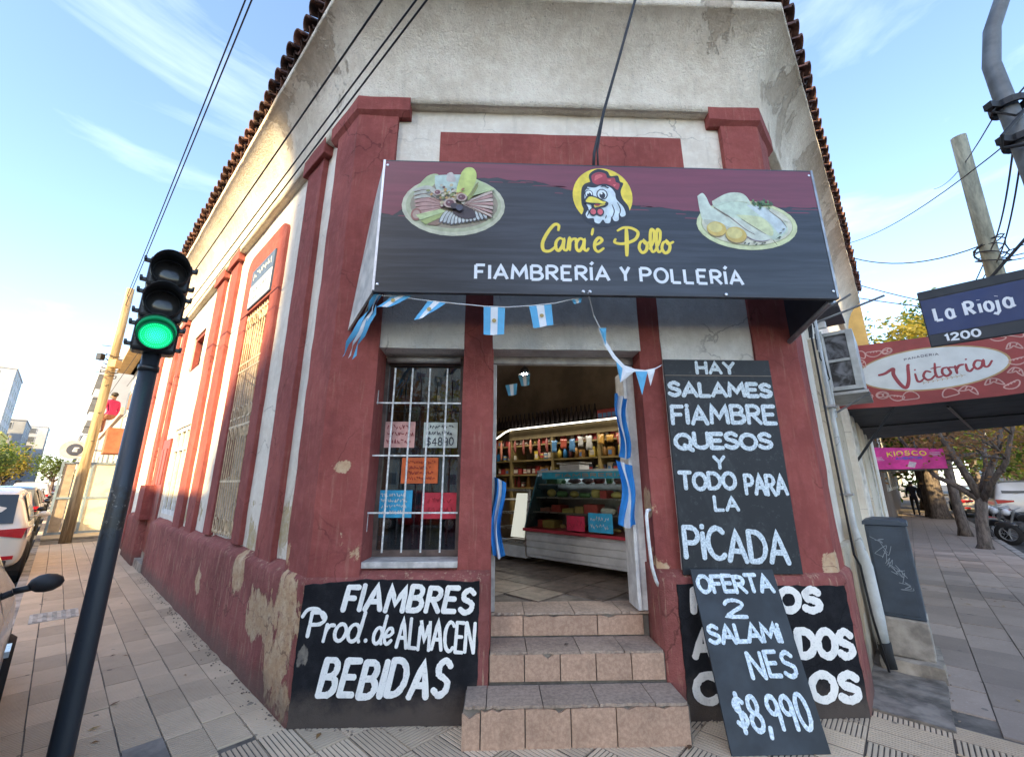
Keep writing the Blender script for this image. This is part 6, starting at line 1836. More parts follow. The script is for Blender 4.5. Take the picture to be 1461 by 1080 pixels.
# ------------------------------------------------------------ trees
def leafmat(name, c1, c2, tr=.45):
    t = NT(name)
    f = t.noise(.9, 3, .6)
    col = t.mix(t.ramp(t.noise(7, 3, .7), .35, .65), c1, c2)
    m = t.done(t.mix(t.ramp(f, .35, .65), col, tuple(x * .6 for x in c1)), .6)
    tl_ = t.n.new('ShaderNodeBsdfTranslucent'); ms = t.n.new('ShaderNodeMixShader'); ms.inputs[0].default_value = tr
    tl_.inputs[0].default_value = rgba(tuple(min(1, x * 1.5) for x in c2))
    out = [n for n in t.n if n.type == 'OUTPUT_MATERIAL'][0]
    t.l.new(t.b.outputs[0], ms.inputs[1]); t.l.new(tl_.outputs[0], ms.inputs[2]); t.l.new(ms.outputs[0], out.inputs['Surface'])
    return m
m_bark = NT('grey_bark'); f = m_bark.noise(16, 6, .7, stretch=(1, 1, .3)); m_bark.bump(f, .9, .02)
m_bark = m_bark.done(m_bark.mix(m_bark.ramp(f, .35, .65), (.055, .042, .035), (.15, .12, .10)), .9)
m_leafg = leafmat('green_leaves', (.035, .075, .015), (.10, .14, .02))
m_leafy = leafmat('yellow_green_leaves', (.14, .13, .02), (.32, .25, .03))
m_leafo = leafmat('autumn_leaves', (.16, .08, .03), (.30, .15, .05))
def tree(name, label, M, h, crown_r, leaf, seed, forks=4, trunk=.16, fork_z=.25, lean=(0, 0), n_leaf=2600, lsize=.10, crown_z=None, group=None, flat=.75, curved=False):
    rg = random.Random(seed)
    t = thing(name, label, 'tree', M, group)
    tips = []
    mb = MB(); base_ = Vector((0, 0, -.05)); top_ = Vector((lean[0], lean[1], h * fork_z))
    mb.tube([base_, base_.lerp(top_, .12), base_.lerp(top_, .5) + Vector((.03, .02, 0)), top_], [trunk * 1.55, trunk * 1.08, trunk * .95, trunk * .9], 10)
    tr = mb.build('trunk', m_bark, t, M, smooth=True)
    for i in range(forks):
        a = 2 * math.pi * (i + rg.random() * .5) / forks; r = crown_r * rg.uniform(.45, .8)
        e = Vector((lean[0] + math.cos(a) * r, lean[1] + math.sin(a) * r, h * rg.uniform(.6, .85)))
        mid = top_.lerp(e, .45) + Vector((math.cos(a) * .12, math.sin(a) * .12, -.25 if i % 2 else .1))
        lb_ = MB().tube([top_ - Vector((0, 0, .1)), top_.lerp(mid, .5), mid, e], [trunk * .72, trunk * .55, trunk * .42, trunk * .14], 7)
        for j in range(4):
            s_ = mid.lerp(e, rg.uniform(-.2, .7)); q = s_ + Vector((rg.uniform(-1, 1), rg.uniform(-1, 1), rg.uniform(.0, .9))) * crown_r * .42
            lb_.tube([s_, s_.lerp(q, .5) + Vector((0, 0, .08)), q], [trunk * .26, trunk * .16, trunk * .05], 5); tips.append(q)
        tips.append(e)
        lb_.build('limb', m_bark, t, M, smooth=True)
    cz = crown_z or h * .74
    for _ in range(10): tips.append(Vector((lean[0] + rg.uniform(-1, 1) * crown_r * .8, lean[1] + rg.uniform(-1, 1) * crown_r * .8, cz + rg.uniform(-.8, .8) * crown_r * flat)))
    mb = MB(); vs = []; fs = []
    for _ in range(n_leaf):
        c = rg.choice(tips); p = c + Vector((rg.gauss(0, 1), rg.gauss(0, 1), rg.gauss(0, .8))) * crown_r * .20
        ex = Vector((rg.gauss(0, 1), rg.gauss(0, 1), rg.gauss(0, .6))).normalized(); ez = ex.cross(Vector((rg.gauss(0, 1), rg.gauss(0, 1), rg.gauss(0, 1)))).normalized()
        s_ = lsize * rg.uniform(.6, 1.3); b = len(vs)
        vs += [p - ex * s_, p + ez * s_ * .5, p + ex * s_, p - ez * s_ * .5]; fs.append((b, b + 1, b + 2, b + 3))
    mb.add(vs, fs); mb.build('crown', leaf, t, M, kind='stuff', recalc=False)
    return t
def TR(s, o, deg=0): return RF @ T(s, -o, 0, deg)
tree('street_tree', 'grey forked street tree with spreading bare lower limbs on the right walk', TR(12.2, 1.62, 10), 4.9, 2.0, m_leafo, 3, 6, .13, .26, (-.1, -.15), 2200, .06)
tree('street_tree', 'thin straight tree trunk just behind the forked tree', TR(15.7, 1.52), 5.4, 1.8, m_leafo, 5, 4, .13, .45, (0, 0), 1500, .08)
tree('street_tree', 'thick dark trunk beside the kiosk sign', TR(24.8, 1.35), 9, 3.4, m_leafg, 6, 5, .30, .32, (0, 0), 7000, .15, 5.2)
tree('street_tree', 'dark tree far along the right walk', TR(32, 1.5), 8, 3.2, m_leafg, 7, 4, .28, .3, (0, 0), 7000, .16, 4.6)
tree('street_tree', 'yellow green sunlit tree beyond the parked cars', TR(22, 6.0), 7, 3.0, m_leafy, 8, 5, .2, .3, (0, 0), 4200, .12, 4.2)
tree('street_tree', 'sunlit orange leaved tree on the far side of the right street', TR(27, 8.5), 7.5, 3.6, m_leafo, 9, 5, .25, .3, (0, 0), 4800, .14, 4.2)
tree('street_tree', 'bushy yellow green tree at the right edge of the street', TR(19, 9.5), 6.4, 3.0, m_leafy, 10, 5, .22, .28, (0, 0), 4200, .13, 3.6)
tree('street_tree', 'dark evergreen crown rising over the golden tree behind the awning', TR(34, 1.3), 12.6, 3.0, m_leafg, 11, 5, .4, .5, (0, 0), 7000, .18, 11)
tree('street_tree', 'golden leaved tree glowing above the bakery awning', TR(26, 1.1), 9.8, 2.8, m_leafy, 12, 5, .2, .45, (0, 0), 7500, .15, 8.0)
tree('street_tree', 'brownish tree between the golden tree and the street sign', TR(34, 3.6), 11.4, 3.4, m_leafo, 13, 5, .2, .4, (0, 0), 6500, .17, 9.6)
for i, (s, o) in enumerate(((45, 9), (60, 8.5), (44, 2))):
    tree('street_tree', ['distant green tree left of the far trees in the right street', 'furthest green tree on the far side of the right street', 'distant tree closing the right walk'][i], TR(s, o), 8, 3.8, m_leafg, 20 + i, 4, .25, .25, (0, 0), 6000, .2, 3.9, flat=.9)
for i, (s, o) in enumerate(((60, 6.6), (72, 7.0), (86, 1.9), (100, 7.2))):
    tree('street_tree', ['nearest olive green tree down the left street', 'second olive green tree down the left street', 'olive tree above the hoarding in the left street', 'furthest olive tree in the left street'][i], LF @ T(-s, -o, 0), 6.5, 2.6, m_leafy if i % 2 else m_leafg, 30 + i, 4, .2, .3, (0, 0), 1500, .2, 4.2)

# ------------------------------------------------------------ poles and wires on the right
rp = thing('timber_pole', 'bare grey timber pole leaning behind the street name sign', 'utility pole', T(7.15, 1.80, 0))
m_tim2 = NT('grey_timber'); f = m_tim2.noise(14, 6, .7, stretch=(1, 1, .08)); m_tim2.bump(f, .6, .01)
m_tim2 = m_tim2.done(m_tim2.mix(m_tim2.ramp(f, .35, .65), (.15, .15, .11), (.30, .29, .21)), .85)
MB().tube([(7.42, 2.05, -.1), (7.28, 1.93, 3), (7.18, 1.83, 4.65), (6.88, 1.54, 6.65)], [.11, .10, .095, .085], 12).build('pole', m_tim2, rp, I4, smooth=True)
mb = MB()
for k in range(5):
    mb.tube([(7.2 + .17 * math.cos(t + k), 1.82 + .17 * math.sin(t + k), 4.75 + k * .07 + .08 * math.sin(t)) for t in [i * .7 for i in range(10)]], .009, 5)
mb.build('wire_wrap', m_cable, rp, I4, kind='stuff')
lpst = thing('lamp_post', 'curved grey steel lamp post at the top right wrapped with cables', 'lamp post', T(4.5, -.62, 0))
m_steelp = simple('lamp_post_grey', (.13, .14, .145), .5, .2, 6)
bx, by = 4.43, -.58
MB().tube([(bx, by, -.1), (bx, by, 3.0), (bx - .01, by, 4.3), (bx - .02, by, 4.95), (bx - .02, by, 5.25), (bx + .03, by - .05, 5.6), (bx + .16, by - .16, 6.0), (bx + .42, by - .42, 6.4), (bx + .8, by - .8, 6.7), (bx + 1.3, by - 1.3, 6.85)], [.075, .072, .066, .063, .06, .058, .056, .052, .048, .044], 16).build('post', m_steelp, lpst, I4, smooth=True)
MB().ball((bx + 1.5, by - 1.5, 6.84), .2, 10, (1.3, 1.3, .5)).build('lamp_head', m_steelp, lpst, I4, smooth=True)
for z in (4.78, 4.42):
    MB().lathe([(.095, -.03), (.115, -.03), (.115, .03), (.095, .03)], 14, (bx - .01, by, z)).box(bx - .2, bx - .09, by - .03, by + .03, z - .03, z + .03).build('clamp', m_cable, lpst, I4, kind='stuff')
mb = MB()
mb.tube(crv3 := [(bx + .12, by - .05, 4.85), (bx + .18, by - .08, 4.72), (bx - .05, by - .1, 4.62), (bx - .24, by - .05, 4.42), (bx - .20, by, 4.34), (bx, by - .12, 4.30), (bx + .4, by - .25, 4.2), (bx + 1.2, by - .6, 4.3)], .014, 6)
mb.tube([(bx - .06, by - .1, 4.40), (bx - .10, by - .08, 4.2), (bx - .0, by - .02, 4.0), (bx + .12, by + .02, 3.8), (bx + .05, by + .05, 3.66), (bx - .12, by + .1, 3.55), (bx - .25, by + .3, 3.3), (bx - .2, by + .8, 3.0), (6.4, 1.2, 4.0)][:8], .012, 6)
mb.tube([(bx - .12, by, 4.78), (bx - .2, by - .02, 4.7), (bx - .1, by - .08, 4.6), (bx + .05, by - .1, 4.7)], .01, 5)
mb.build('cable_loop', m_cable, lpst, I4, kind='stuff')
def wire(label, pts, r=.008, sag=.0, grp='overhead wires'):
    a, b = Vector(pts[0]), Vector(pts[-1]); P = []
    for i in range(13):
        t = i / 12; p = a.lerp(b, t); p.z -= sag * 4 * t * (1 - t); P.append(tuple(p))
    tag(MB().tube(P, r, 5).build('wire', m_cable, None, I4), label, 'wire', grp)
wire('upper left overhead wire leading down to the timber pole', [Lw(-6, .80, 7.45), Lw(14.1, .92, 7.45)], .010, .1)
wire('twin overhead wire just beside the upper left one', [Lw(-6, .74, 7.5), Lw(14.1, .90, 7.15)], .010, .1)
wire('left wire crossing in front of the cornice', [Lw(-4, .62, 4.03), Lw(14.1, .75, 4.3)], .006, 0)
wire('middle wire crossing in front of the cornice', [Lw(-4, .45, 4.22), Lw(12.5, .5, 4.30)], .006, 0)
wire('right wire crossing in front of the cornice', [Lw(-4, .43, 4.20), Lw(12.5, .40, 4.22)], .006, 0)
wire('long slack wire from the roof to the bare timber pole', [Rw(7, .3, 6.6), (7.1, 1.8, 5.0)], .010, .25)
wire('lower wire crossing the sky right of the roof', [Rw(9.4, .3, 6.4), (14, 3.5, 4.6)], .012, .2)
wire('second lower wire crossing the sky right of the roof', [Rw(9.4, .2, 6.9), (12.5, 4.0, 4.6)], .012, .2)
wire('steep wire from the lamp post toward the upper right', [(bx + .05, by, 4.85), (bx + 2.2, by - .6, 7.2)], .008, 0)
wire('second steep wire from the lamp post toward the upper right', [(bx + .09, by, 4.85), (bx + 2.4, by - .7, 7.2)], .008, 0)
wire('left of two wires dropping between lamp post and timber pole', [(bx - .08, by, 4.4), (7.15, 1.78, 4.9)], .008, .1)
wire('right of two wires dropping between lamp post and timber pole', [(bx - .0, by, 4.4), (7.2, 1.80, 4.7)], .008, .1)
wire('upper wire fanning right from the timber pole', [(7.2, 1.8, 4.8), (11, -.4, 7.0)], .008, .2)
wire('middle wire fanning right from the timber pole', [(7.2, 1.8, 4.75), (11, -.2, 5.9)], .008, .2)
wire('lower wire fanning right from the timber pole', [(7.2, 1.8, 4.7), (11, .2, 5.3)], .008, .1)

wire('thin wire crossing high over the right timber pole', [(bx, by, 4.9), (12, 6, 9.5)], .007, .2)
wire('wire from the timber pole down toward the awning', [(7.15, 1.8, 4.9), Rw(5.5, 1.0, 3.5)], .007, .1)
wire('second wire from the timber pole down toward the awning', [(7.15, 1.8, 4.7), Rw(6.5, .6, 3.6)], .007, .15)
wire('wire from the lamp post to the roof edge of the corner building', [(bx, by, 4.5), Rw(6, .4, 6.4)], .006, .15)
# ------------------------------------------------------------ cars
m_tyre = simple('tyre_rubber', (.014, .014, .014), .85); m_rim = simple('alloy_rim', (.40, .40, .42), .3, metal=.7)
m_carglass = glass_mat('car_glass', (.10, .12, .13), .25, .03)
m_tail = simple('red_tail_lamp', (.42, .010, .015), .2, .1, coat=.5); m_headl = simple('head_lamp', (.6, .62, .65), .15)
m_trim = simple('black_trim', (.02, .02, .022), .55)
def paint(name, c): return simple(name, c, .32, .04, 2, coat=.7)
KINDS = {
 'suv': dict(W=.89, r=.345, wx=(-1.28, 1.28), st=[(-2.08, .42, .80, .80, .84), (-2.06, .34, .98, 1.02, .95), (-1.98, .30, 1.02, 1.34, 1), (-1.80, .28, 1.04, 1.60, 1), (-1.0, .26, 1.02, 1.675, 1), (.1, .26, 1.0, 1.665, 1), (.55, .26, .99, 1.58, 1), (1.15, .27, .98, 1.06, 1), (1.75, .30, .90, .94, .97), (2.02, .34, .80, .83, .92), (2.12, .42, .66, .68, .80)]),
 'hatch': dict(W=.85, r=.30, wx=(-1.2, 1.22), st=[(-1.92, .40, .74, .76, .84), (-1.90, .30, .92, .96, .95), (-1.78, .26, .95, 1.24, 1), (-1.52, .22, .96, 1.44, 1), (-.7, .2, .95, 1.50, 1), (.1, .2, .93, 1.47, 1), (.45, .2, .92, 1.38, 1), (1.12, .21, .92, .98, 1), (1.6, .24, .84, .88, .97), (1.85, .3, .72, .76, .90), (1.95, .38, .58, .60, .78)]),
 'van': dict(W=.92, r=.34, wx=(-1.4, 1.5), st=[(-2.3, .5, .9, .95, .9), (-2.28, .34, 1.1, 1.3, .97), (-2.2, .3, 1.12, 1.78, 1), (-2.0, .28, 1.12, 1.86, 1), (0, .28, 1.1, 1.88, 1), (.9, .28, 1.08, 1.80, 1), (1.6, .3, 1.04, 1.12, 1), (2.1, .34, .92, .96, .95), (2.3, .42, .7, .74, .85)]),
}
def car(name, label, kind, pnt, M, group=None, cat='car', detail=True):
    K = KINDS[kind]; W = K['W']; st = K['st']
    t = thing(name, label, cat, M, group)
    def ring(s):
        x, zb, bl, rf, k = s; w = W * k
        rw = w * (.965 if rf - bl < .1 else .80 - .02 * (rf - bl))
        h = [(0.0, zb), (w * .86, zb), (w * .985, zb + .12), (w, (zb + bl) / 2 + .04), (w * .985, bl - .05), (w * .955, bl), (rw + .01, rf - .06 if rf - bl > .12 else rf - .01), (rw - .10, rf), (0, rf + .025)]
        return [(x, y, z) for y, z in h] + [(x, -y, z) for y, z in h[-2:0:-1]]
    rs = [ring(s) for s in st]; n = len(rs[0]); mb = MB(); vs = [p for r in rs for p in r]; fs = []
    for i in range(len(rs) - 1):
        for k in range(n): fs.append((i * n + k, i * n + (k + 1) % n, (i + 1) * n + (k + 1) % n, (i + 1) * n + k))
    fs += [tuple(range(n)), tuple((len(rs) - 1) * n + k for k in range(n - 1, -1, -1))]
    mb.add(vs, fs); b = mb.build('body', pnt, t, M, smooth=True)
    sb = b.modifiers.new('sub', 'SUBSURF'); sb.levels = 1; sb.render_levels = 2
    # side glass, windscreen, rear window
    def gp(x, v, sy):
        for a, c in zip(st, st[1:]):
            if a[0] <= x <= c[0]:
                u = (x - a[0]) / (c[0] - a[0]); q = [a[i] + (c[i] - a[i]) * u for i in range(5)]; break
        w = W * q[4]; rw = w * .79
        y = w * .955 + (rw - w * .955) * v; z = q[2] + .03 + (q[3] - .09 - q[2]) * v
        return (x, sy * (y + .008), z)
    xs = [s for s in st if s[3] - s[2] > .25]
    x0, x1 = xs[0][0] + .18, xs[-1][0] + .28
    for sy in (-1, 1):
        cut = [x0, x0 + (x1 - x0) * .28, x0 + (x1 - x0) * .60, x1]
        for a, c in zip(cut, cut[1:]):
            a2, c2 = a + .03, c - .03
            topa, topc = a2 + (.10 if a == x0 else 0), c2 - (.42 if c == x1 else 0)
            mb = MB(); N = 4; vs = []
            for j in range(N + 1):
                u = j / N
                vs += [gp(a2 + (c2 - a2) * u, 0, sy), gp(topa + (topc - topa) * u, .95, sy)]
            mb.add(vs, [(2 * j, 2 * j + 2, 2 * j + 3, 2 * j + 1) for j in range(N)])
            mb.build('side_window', m_winglass if not detail else m_cglass, t, M, recalc=True)
    def cross(sa, sc, va, vc, nm):
        a, c = sa, sc; vs = []
        for (q, v) in ((a, va), (c, vc)):
            rw = W * q[4] * .80 - .06
            x, z = q[0], q[3]
            vs += [(x, -rw, z), (x, 0, z + .022), (x, rw, z)]
        return vs
    i = len(xs) - 1
    A, C = xs[-1], st[st.index(xs[-1]) + 1]
    def lerp5(p, q, u): return [p[k] + (q[k] - p[k]) * u for k in range(5)]
    for (p, q, d) in ((lerp5(A, C, .06), lerp5(A, C, .88), .018), (lerp5(xs[0], st[st.index(xs[0]) - 1], .9), lerp5(xs[0], xs[1], .75), -.022)):
        vs = []
        for s_ in (p, q):
            rw = W * s_[4] * .80 - .07 + (.06 if s_[3] - s_[2] < .2 else 0)
            for yy in (-rw, -rw * .5, 0, rw * .5, rw): vs.append((s_[0] + d, yy, s_[3] + .012 + .014 * (1 - abs(yy) / rw)))
        MB().add(vs, [(k, k + 1, k + 6, k + 5) for k in range(4)]).build('windscreen' if d > 0 else 'rear_window', m_winglass if not detail else m_cglass, t, M, recalc=True)
    # wheels
    for wx in K['wx']:
        for sy in (-1, 1):
            r = K['r']; WM_ = M @ Matrix.Translation((wx, sy * (W - .09), r + .0))
            MB().lathe([(r * 1.14, -.085), (r * 1.14, .10 if sy > 0 else .085), (r * .9, .10 if sy > 0 else .085), (r * .9, -.085)][:2] + [(r * .5, .0)], 22, (0, 0, 0), 'y').build('wheel_arch', m_trim, t, WM_)
            wh_ = MB().lathe([(r * .62, -.1), (r * .9, -.105), (r, -.07), (r, .07), (r * .9, .105), (r * .62, .1)], 24, (0, 0, 0), 'y').build('wheel', m_tyre, t, WM_ @ T(0, sy * .02, 0), smooth=True)
            rmb = MB().lathe([(.001, .085 * sy), (r * .2, .09 * sy), (r * .2, .06 * sy), (r * .56, .05 * sy), (r * .64, .098 * sy)], 20, (0, 0, 0), 'y')
            for k in range(5):
                a = 2 * math.pi * k / 5
                c0, s0 = math.cos(a), math.sin(a)
                rmb.add([(c0 * r * .1 - s0 * .03, .092 * sy, s0 * r * .1 + c0 * .03), (c0 * r * .6 - s0 * .022, .085 * sy, s0 * r * .6 + c0 * .022), (c0 * r * .6 + s0 * .022, .085 * sy, s0 * r * .6 - c0 * .022), (c0 * r * .1 + s0 * .03, .092 * sy, s0 * r * .1 - c0 * .03)], [(0, 1, 2, 3)])
            rmb.build('rim', m_rim, wh_, WM_ @ T(0, sy * .02, 0))
    xr, xf = st[0][0], st[-1][0]
    for sy in (-1, 1):
        w = W * .92
        z = st[1][2]
        MB().prism([(sy * w * .44, z - .08), (sy * w * 1.0, z - .17), (sy * w * 1.04, z + .0), (sy * w * .44, z - .02)], xr + .0 - .015, xr + .16, 'x').add([] if not detail else [(xr + .01, sy * (w + .045), z - .17), (xr + .38, sy * (W + .012), z - .13), (xr + .30, sy * (W + .006), z + .02), (xr + .03, sy * (w + .04), z + .0)], [] if not detail else [(0, 1, 2, 3)]).build('tail_lamp', m_tail, t, M)
        MB().box(xr - .02, xr + .1, min(sy * w * .66, sy * w * .95), max(sy * w * .66, sy * w * .95), .47, .53).build('reflector', m_tail, t, M)
        MB().ball((xf - .14, sy * W * .66, .70), .15, 10, (.8, 1, .5)).build('headlight', m_headl, t, M, smooth=True)
        mx_ = 1.0 if kind != 'van' else 1.35
        MB().ball((mx_ - .12, sy * (W + .11), st[5][2] + .07), .092, 12, (.62, 1.05, .72)).tube([(mx_ - .10, sy * (W - .06), st[5][2] + .03), (mx_ - .11, sy * (W + .06), st[5][2] + .05)], .025, 6).build('wing_mirror', m_trim if kind == 'hatch' else pnt, t, M, smooth=True)
        MB().box(-.30, -.12, min(sy * (W + .0), sy * (W + .02)), max(sy * (W + .0), sy * (W + .02)), st[5][2] - .12, st[5][2] - .09).build('door_handle', pnt, t, M)
    MB().box(xr - .03, xr + .12, -W * .80, W * .80, .36, .46).build('rear_bumper', m_trim, t, M, bevel=.02)
    MB().box(xf - .10, xf + .02, -W * .7, W * .7, .30, .42).build('front_bumper', m_trim, t, M, bevel=.02)
    MB().box(xr - .045, xr - .02, -.22, .22, .62, .72).build('number_plate', simple('pale_plate', (.5, .5, .5), .5) if 'pale_plate' not in bpy.data.materials else bpy.data.materials['pale_plate'], t, M)
    return t
m_cglass = simple('tinted_car_glass', (.035, .045, .05), .06, .1, 1)
def CL_(s, o, flip=0): return LF @ T(-s, -o, -.13, 180 + flip)     # car pointing away along the left street
def CR_(s, o, flip=0): return RF @ T(s, -o, -.13, flip)
p_cream = paint('cream_white_paint', (.62, .58, .50)); p_silver = paint('silver_paint', (.34, .34, .33)); p_black = paint('black_car_paint', (.02, .02, .022)); p_white = paint('white_car_paint', (.65, .65, .66)); p_red = paint('red_car_paint', (.35, .03, .03)); p_blue = paint('blue_grey_paint', (.10, .14, .20))
car('parked_car', 'cream white compact SUV parked at the left kerb seen from behind', 'suv', p_cream, CL_(10.3, 2.42), 'parked cars')
car('parked_car', 'nearest silver grey hatchback at the left edge with a black wing mirror', 'hatch', p_silver, CL_(.72, 2.22), 'parked cars')
for i, (s, k, pc, lab) in enumerate(((15.2, 'hatch', p_black, 'black car parked ahead of the cream SUV'), (21, 'suv', p_black, 'second dark car ahead of the cream SUV'), (27, 'hatch', p_silver, 'silver car in the middle of the left parked row'), (33, 'hatch', p_blue, 'blue grey car in the left parked row'), (40, 'van', p_white, 'white van in the left parked row'), (48, 'hatch', p_silver, 'silver car near the end of the left parked row'), (57, 'suv', p_red, 'red car near the end of the left parked row'), (66, 'hatch', p_white, 'last white car of the left parked row'))):
    car('parked_car', lab, k, pc, CL_(s, 2.5), 'parked cars', detail=False)
for i, (s, k, pc, lab) in enumerate(((60, 'hatch', p_silver, 'silver car waiting in the far left street'), (52, 'suv', p_blue, 'dark car coming up the far left street'), (75, 'hatch', p_white, 'small white car far down the left street'))):
    car('driving_car', lab, k, pc, CL_(s, 5.4), 'cars driving in the left street', detail=False)
car('parked_car', 'white van seen from behind on the far side of the right street', 'van', p_white, CR_(25, 3.9), 'parked cars', detail=False)
car('parked_car', 'grey car close to the kerb behind the forked tree', 'hatch', p_silver, CR_(31, 3.2), 'parked cars', detail=False)
car('parked_car', 'red car partly hidden at the right edge of the picture', 'hatch', p_red, CR_(23, 6.9), 'parked cars', detail=False)
car('parked_car', 'blue grey car further along the right street kerb', 'hatch', p_blue, CR_(37, 3.2), 'parked cars', detail=False)

# motorbikes at the right kerb
def motorbike(label, M, c, seed):
    t = thing('motorbike', label, 'motorbike', M, 'motorbikes at the right kerb')
    for x in (-.62, .62):
        w = MB().lathe([(.20, -.05), (.29, -.045), (.31, 0), (.29, .045), (.20, .05)], 20, (x, 0, .31), 'y').build('wheel', m_tyre, t, M, smooth=True)
        rmm = MB().lathe([(.175, -.02), (.2, -.025), (.2, .025), (.175, .02)], 16, (x, 0, .31), 'y').lathe([(.001, -.05), (.035, -.04), (.035, .04), (.001, .05)], 8, (x, 0, .31), 'y')
        for k in range(7): rmm.tube([(x, 0, .31), (x + .18 * math.cos(k * .9), 0, .31 + .18 * math.sin(k * .9))], .008, 4)
        rmm.build('rim', m_metalgrey, w, M, kind='stuff')
    MB().ball((.12, 0, .78), .2, 12, (1.3, .7, .7)).build('tank', c, t, M, smooth=True)
    MB().gbox(-.75, -.05, -.12, .12, .74, .84, .1).wob(.015, 6, seed).build('seat', m_black, t, M, smooth=True)
    MB().ball((.0, 0, .45), .2, 10, (1.2, .7, .9)).build('engine', m_metalgrey, t, M, smooth=True)
    MB().tube([(.62, 0, .31), (.45, 0, .8), (.38, 0, 1.0)], .03, 8).tube([(.36, -.32, 1.05), (.40, -.1, 1.0), (.40, .1, 1.0), (.36, .32, 1.05)], .014, 6).build('fork', m_metalgrey, t, M, kind='stuff')
    MB().ball((.56, 0, .92), .10, 10).build('headlight', m_headl, t, M, smooth=True)
    MB().ball((.62, 0, .56), .2, 10, (1.3, .35, .5)).ball((-.62, 0, .62), .22, 10, (1.2, .4, .4)).build('mudguard', c, t, M, smooth=True, kind='stuff')
    MB().tube([(-.62, .08, .31), (-.1, .1, .36), (.0, .1, .4)], .03, 6).build('exhaust', m_rim, t, M)
motorbike('dark motorbike with a red side, nearest behind the forked tree', CR_(15.6, 2.75, 55), m_black, 1)
motorbike('second motorbike with a pale tank at the right kerb', CR_(16.6, 2.8, 50), simple('pale_tank', (.35, .34, .30), .3), 2)
motorbike('third motorbike with a red tank furthest along the kerb', CR_(17.7, 2.85, 60), p_red, 3)
motorbike('black motorbike nearest the right edge of the picture', CR_(14.9, 2.95, 65), p_black, 4)

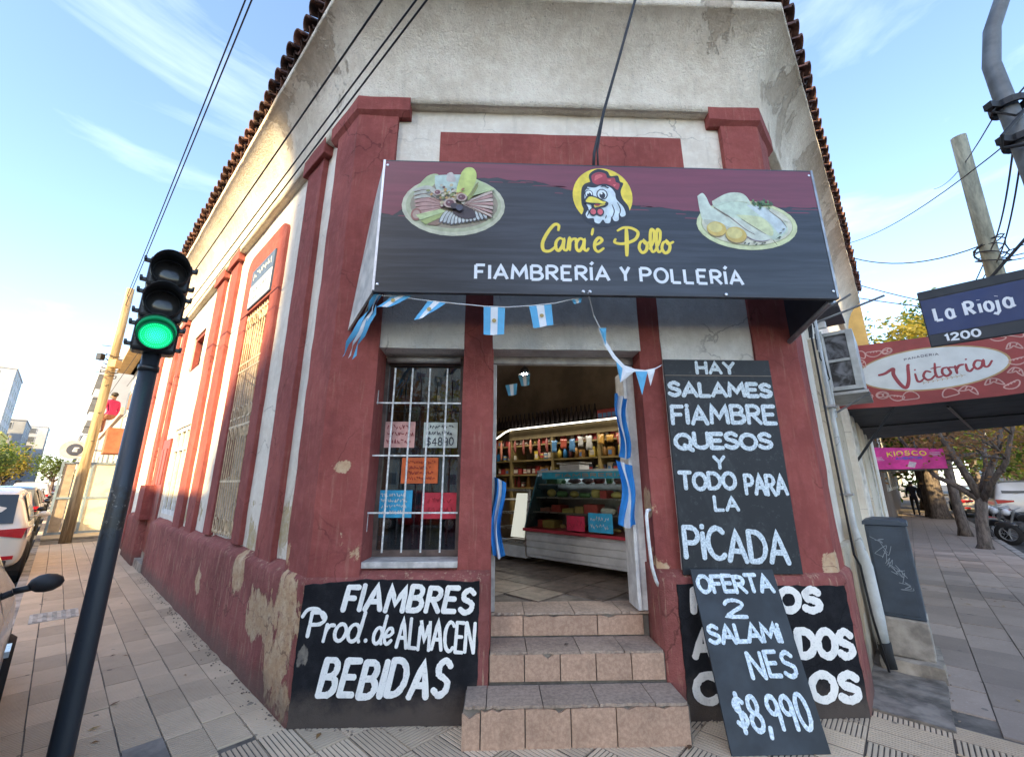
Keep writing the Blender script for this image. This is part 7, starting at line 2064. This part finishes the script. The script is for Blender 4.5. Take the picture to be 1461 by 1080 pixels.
# ------------------------------------------------------------ people
def person(label, M, h, top, legs, skin=(.30, .17, .11), hair=(.02, .015, .01), pose='walk', group=None):
    t = thing('person', label, 'person', M, group)
    k = h / 1.72
    J = {'pel': (0, 0, .92), 'wai': (0, 0, 1.06), 'che': (0, -.01, 1.30), 'nec': (0, -.01, 1.46), 'hd': (0, -.03, 1.56), 'ht': (0, -.02, 1.68),
         'ls': (.17, 0, 1.40), 'le': (.24, .03, 1.13), 'lh': (.25, -.08, .90), 'rs': (-.17, 0, 1.40), 're': (-.23, -.02, 1.14), 'rh': (-.24, -.14, .94),
         'lk': (.10, -.14, .50), 'lf': (.10, -.05, .07), 'lt': (.11, -.2, .04), 'rk': (-.09, .06, .50), 'rf': (-.09, .25, .09), 'rt': (-.09, .12, .03), 'lp': (.09, 0, .88), 'rp': (-.09, 0, .88)}
    if pose == 'sit':
        J.update({'lk': (.12, -.42, .86), 'lf': (.12, -.42, .42), 'lt': (.12, -.56, .40), 'rk': (-.12, -.42, .86), 'rf': (-.12, -.40, .42), 'rt': (-.12, -.54, .40)})
    E_ = [('pel', 'wai'), ('wai', 'che'), ('che', 'nec'), ('nec', 'hd'), ('hd', 'ht'), ('che', 'ls'), ('ls', 'le'), ('le', 'lh'), ('che', 'rs'), ('rs', 're'), ('re', 'rh'), ('pel', 'lp'), ('lp', 'lk'), ('lk', 'lf'), ('lf', 'lt'), ('pel', 'rp'), ('rp', 'rk'), ('rk', 'rf'), ('rf', 'rt')]
    Rr = dict(pel=.13, wai=.115, che=.14, nec=.055, hd=.085, ht=.08, ls=.065, le=.045, lh=.035, rs=.065, re=.045, rh=.035, lp=.10, rp=.10, lk=.06, rk=.06, lf=.042, rf=.042, lt=.035, rt=.035)
    names = list(J); me = bpy.data.meshes.new('body')
    me.from_pydata([tuple(c * k for c in J[n]) for n in names], [(names.index(a), names.index(b)) for a, b in E_], [])
    o = bpy.data.objects.new('body', me); COL.objects.link(o); setup(o, M, t)
    m = o.modifiers.new('skin', 'SKIN'); 
    for i, n in enumerate(names): me.skin_vertices[0].data[i].radius = (Rr[n] * k, Rr[n] * k)
    me.skin_vertices[0].data[0].use_root = True
    sb = o.modifiers.new('sub', 'SUBSURF'); sb.levels = sb.render_levels = 1
    nt = NT('clothes'); 
    oc = nt.coord('Object'); x = nt.n.new('ShaderNodeSeparateXYZ'); nt.l.new(oc, x.inputs[0])
    c = nt.mix(nt.math('GREATER_THAN', x.outputs['Z'], .95 * k), legs, top); c = nt.mix(nt.math('GREATER_THAN', x.outputs['Z'], 1.47 * k), c, skin)
    me.materials.append(nt.done(c, .85))
    MB().ball((0, .0, 1.66 * k), .105 * k, 10, (.9, 1.05, .85)).build('hair', simple('hair', hair, .7), t, M, smooth=True)
    return t
person('person in dark clothes walking away on the shaded right walk', RF @ T(27.0, -.55, .01, 90), 1.72, (.02, .02, .03), (.015, .015, .02))
person('second person in dark clothes with pale bag side on the right walk', RF @ T(26.2, -.95, .01, 60), 1.66, (.05, .05, .06), (.02, .02, .03))
person('person in a pink top sitting up on the brick red balcony of the white house', LF @ T(-14.9, -.60, 2.85, -60), 1.6, (.55, .03, .12), (.30, .12, .07), pose='sit')

# ------------------------------------------------------------ buildings behind the viewer, across the crossing (unseen; the slabs are added to cast the shade)
m_back1 = simple('beige_render', (.45, .40, .33), .9, .1, .5); m_back2 = simple('grey_render', (.36, .36, .36), .9, .1, .5)
BF = LF @ Matrix.Translation((0, 0, 0)) @ Matrix.Rotation(RAD(180), 4, 'Z')    # +x = along the left street, +y = away from our wall
def back(name, label, s0, s1, p0, p1, z, mat, floors, bays):
    block(name, label, BF, s0, s1, p0, p1, z, mat, floors, bays, winsize=(1.5, 1.5))
back('tower_block', 'unseen beige slab added behind the viewer to shade the corner', -26, -16.9, 40, 43.0, 33, m_back1, 10, 3)
back('tower_block', 'taller unseen beige slab added behind the viewer to shade the right street', -43.5, -26.3, 40, 43.0, 42, m_back1, 13, 6)
back('apartment_building', 'unseen lower grey block added beside the beige slab to shape the shadow edge', -21, -15.95, 43.3, 45.2, 29.3, m_back2, 9, 2)
back('corner_house', 'low beige corner house across the left street', -2.6, 9.0, 12.0, 22, 8.45, m_back1, 3, 5)

car('parked_car', 'red car standing across the crossing behind the viewer, mirrored in the shop window', 'hatch', p_red, T(-2.8, -13.2, -.13, 12), 'parked cars')
tree('street_tree', 'autumn tree across the crossing behind the viewer at the red car', T(-5.6, -14.5, 0), 7, 3, m_leafo, 51, 5, .2, .3, (0, 0), 3500, .13, 4.6)
tree('street_tree', 'green tree behind the viewer mirrored in the shop window', T(-1.0, -20, 0), 8, 3.2, m_leafy, 52, 5, .2, .3, (0, 0), 3500, .14, 5)
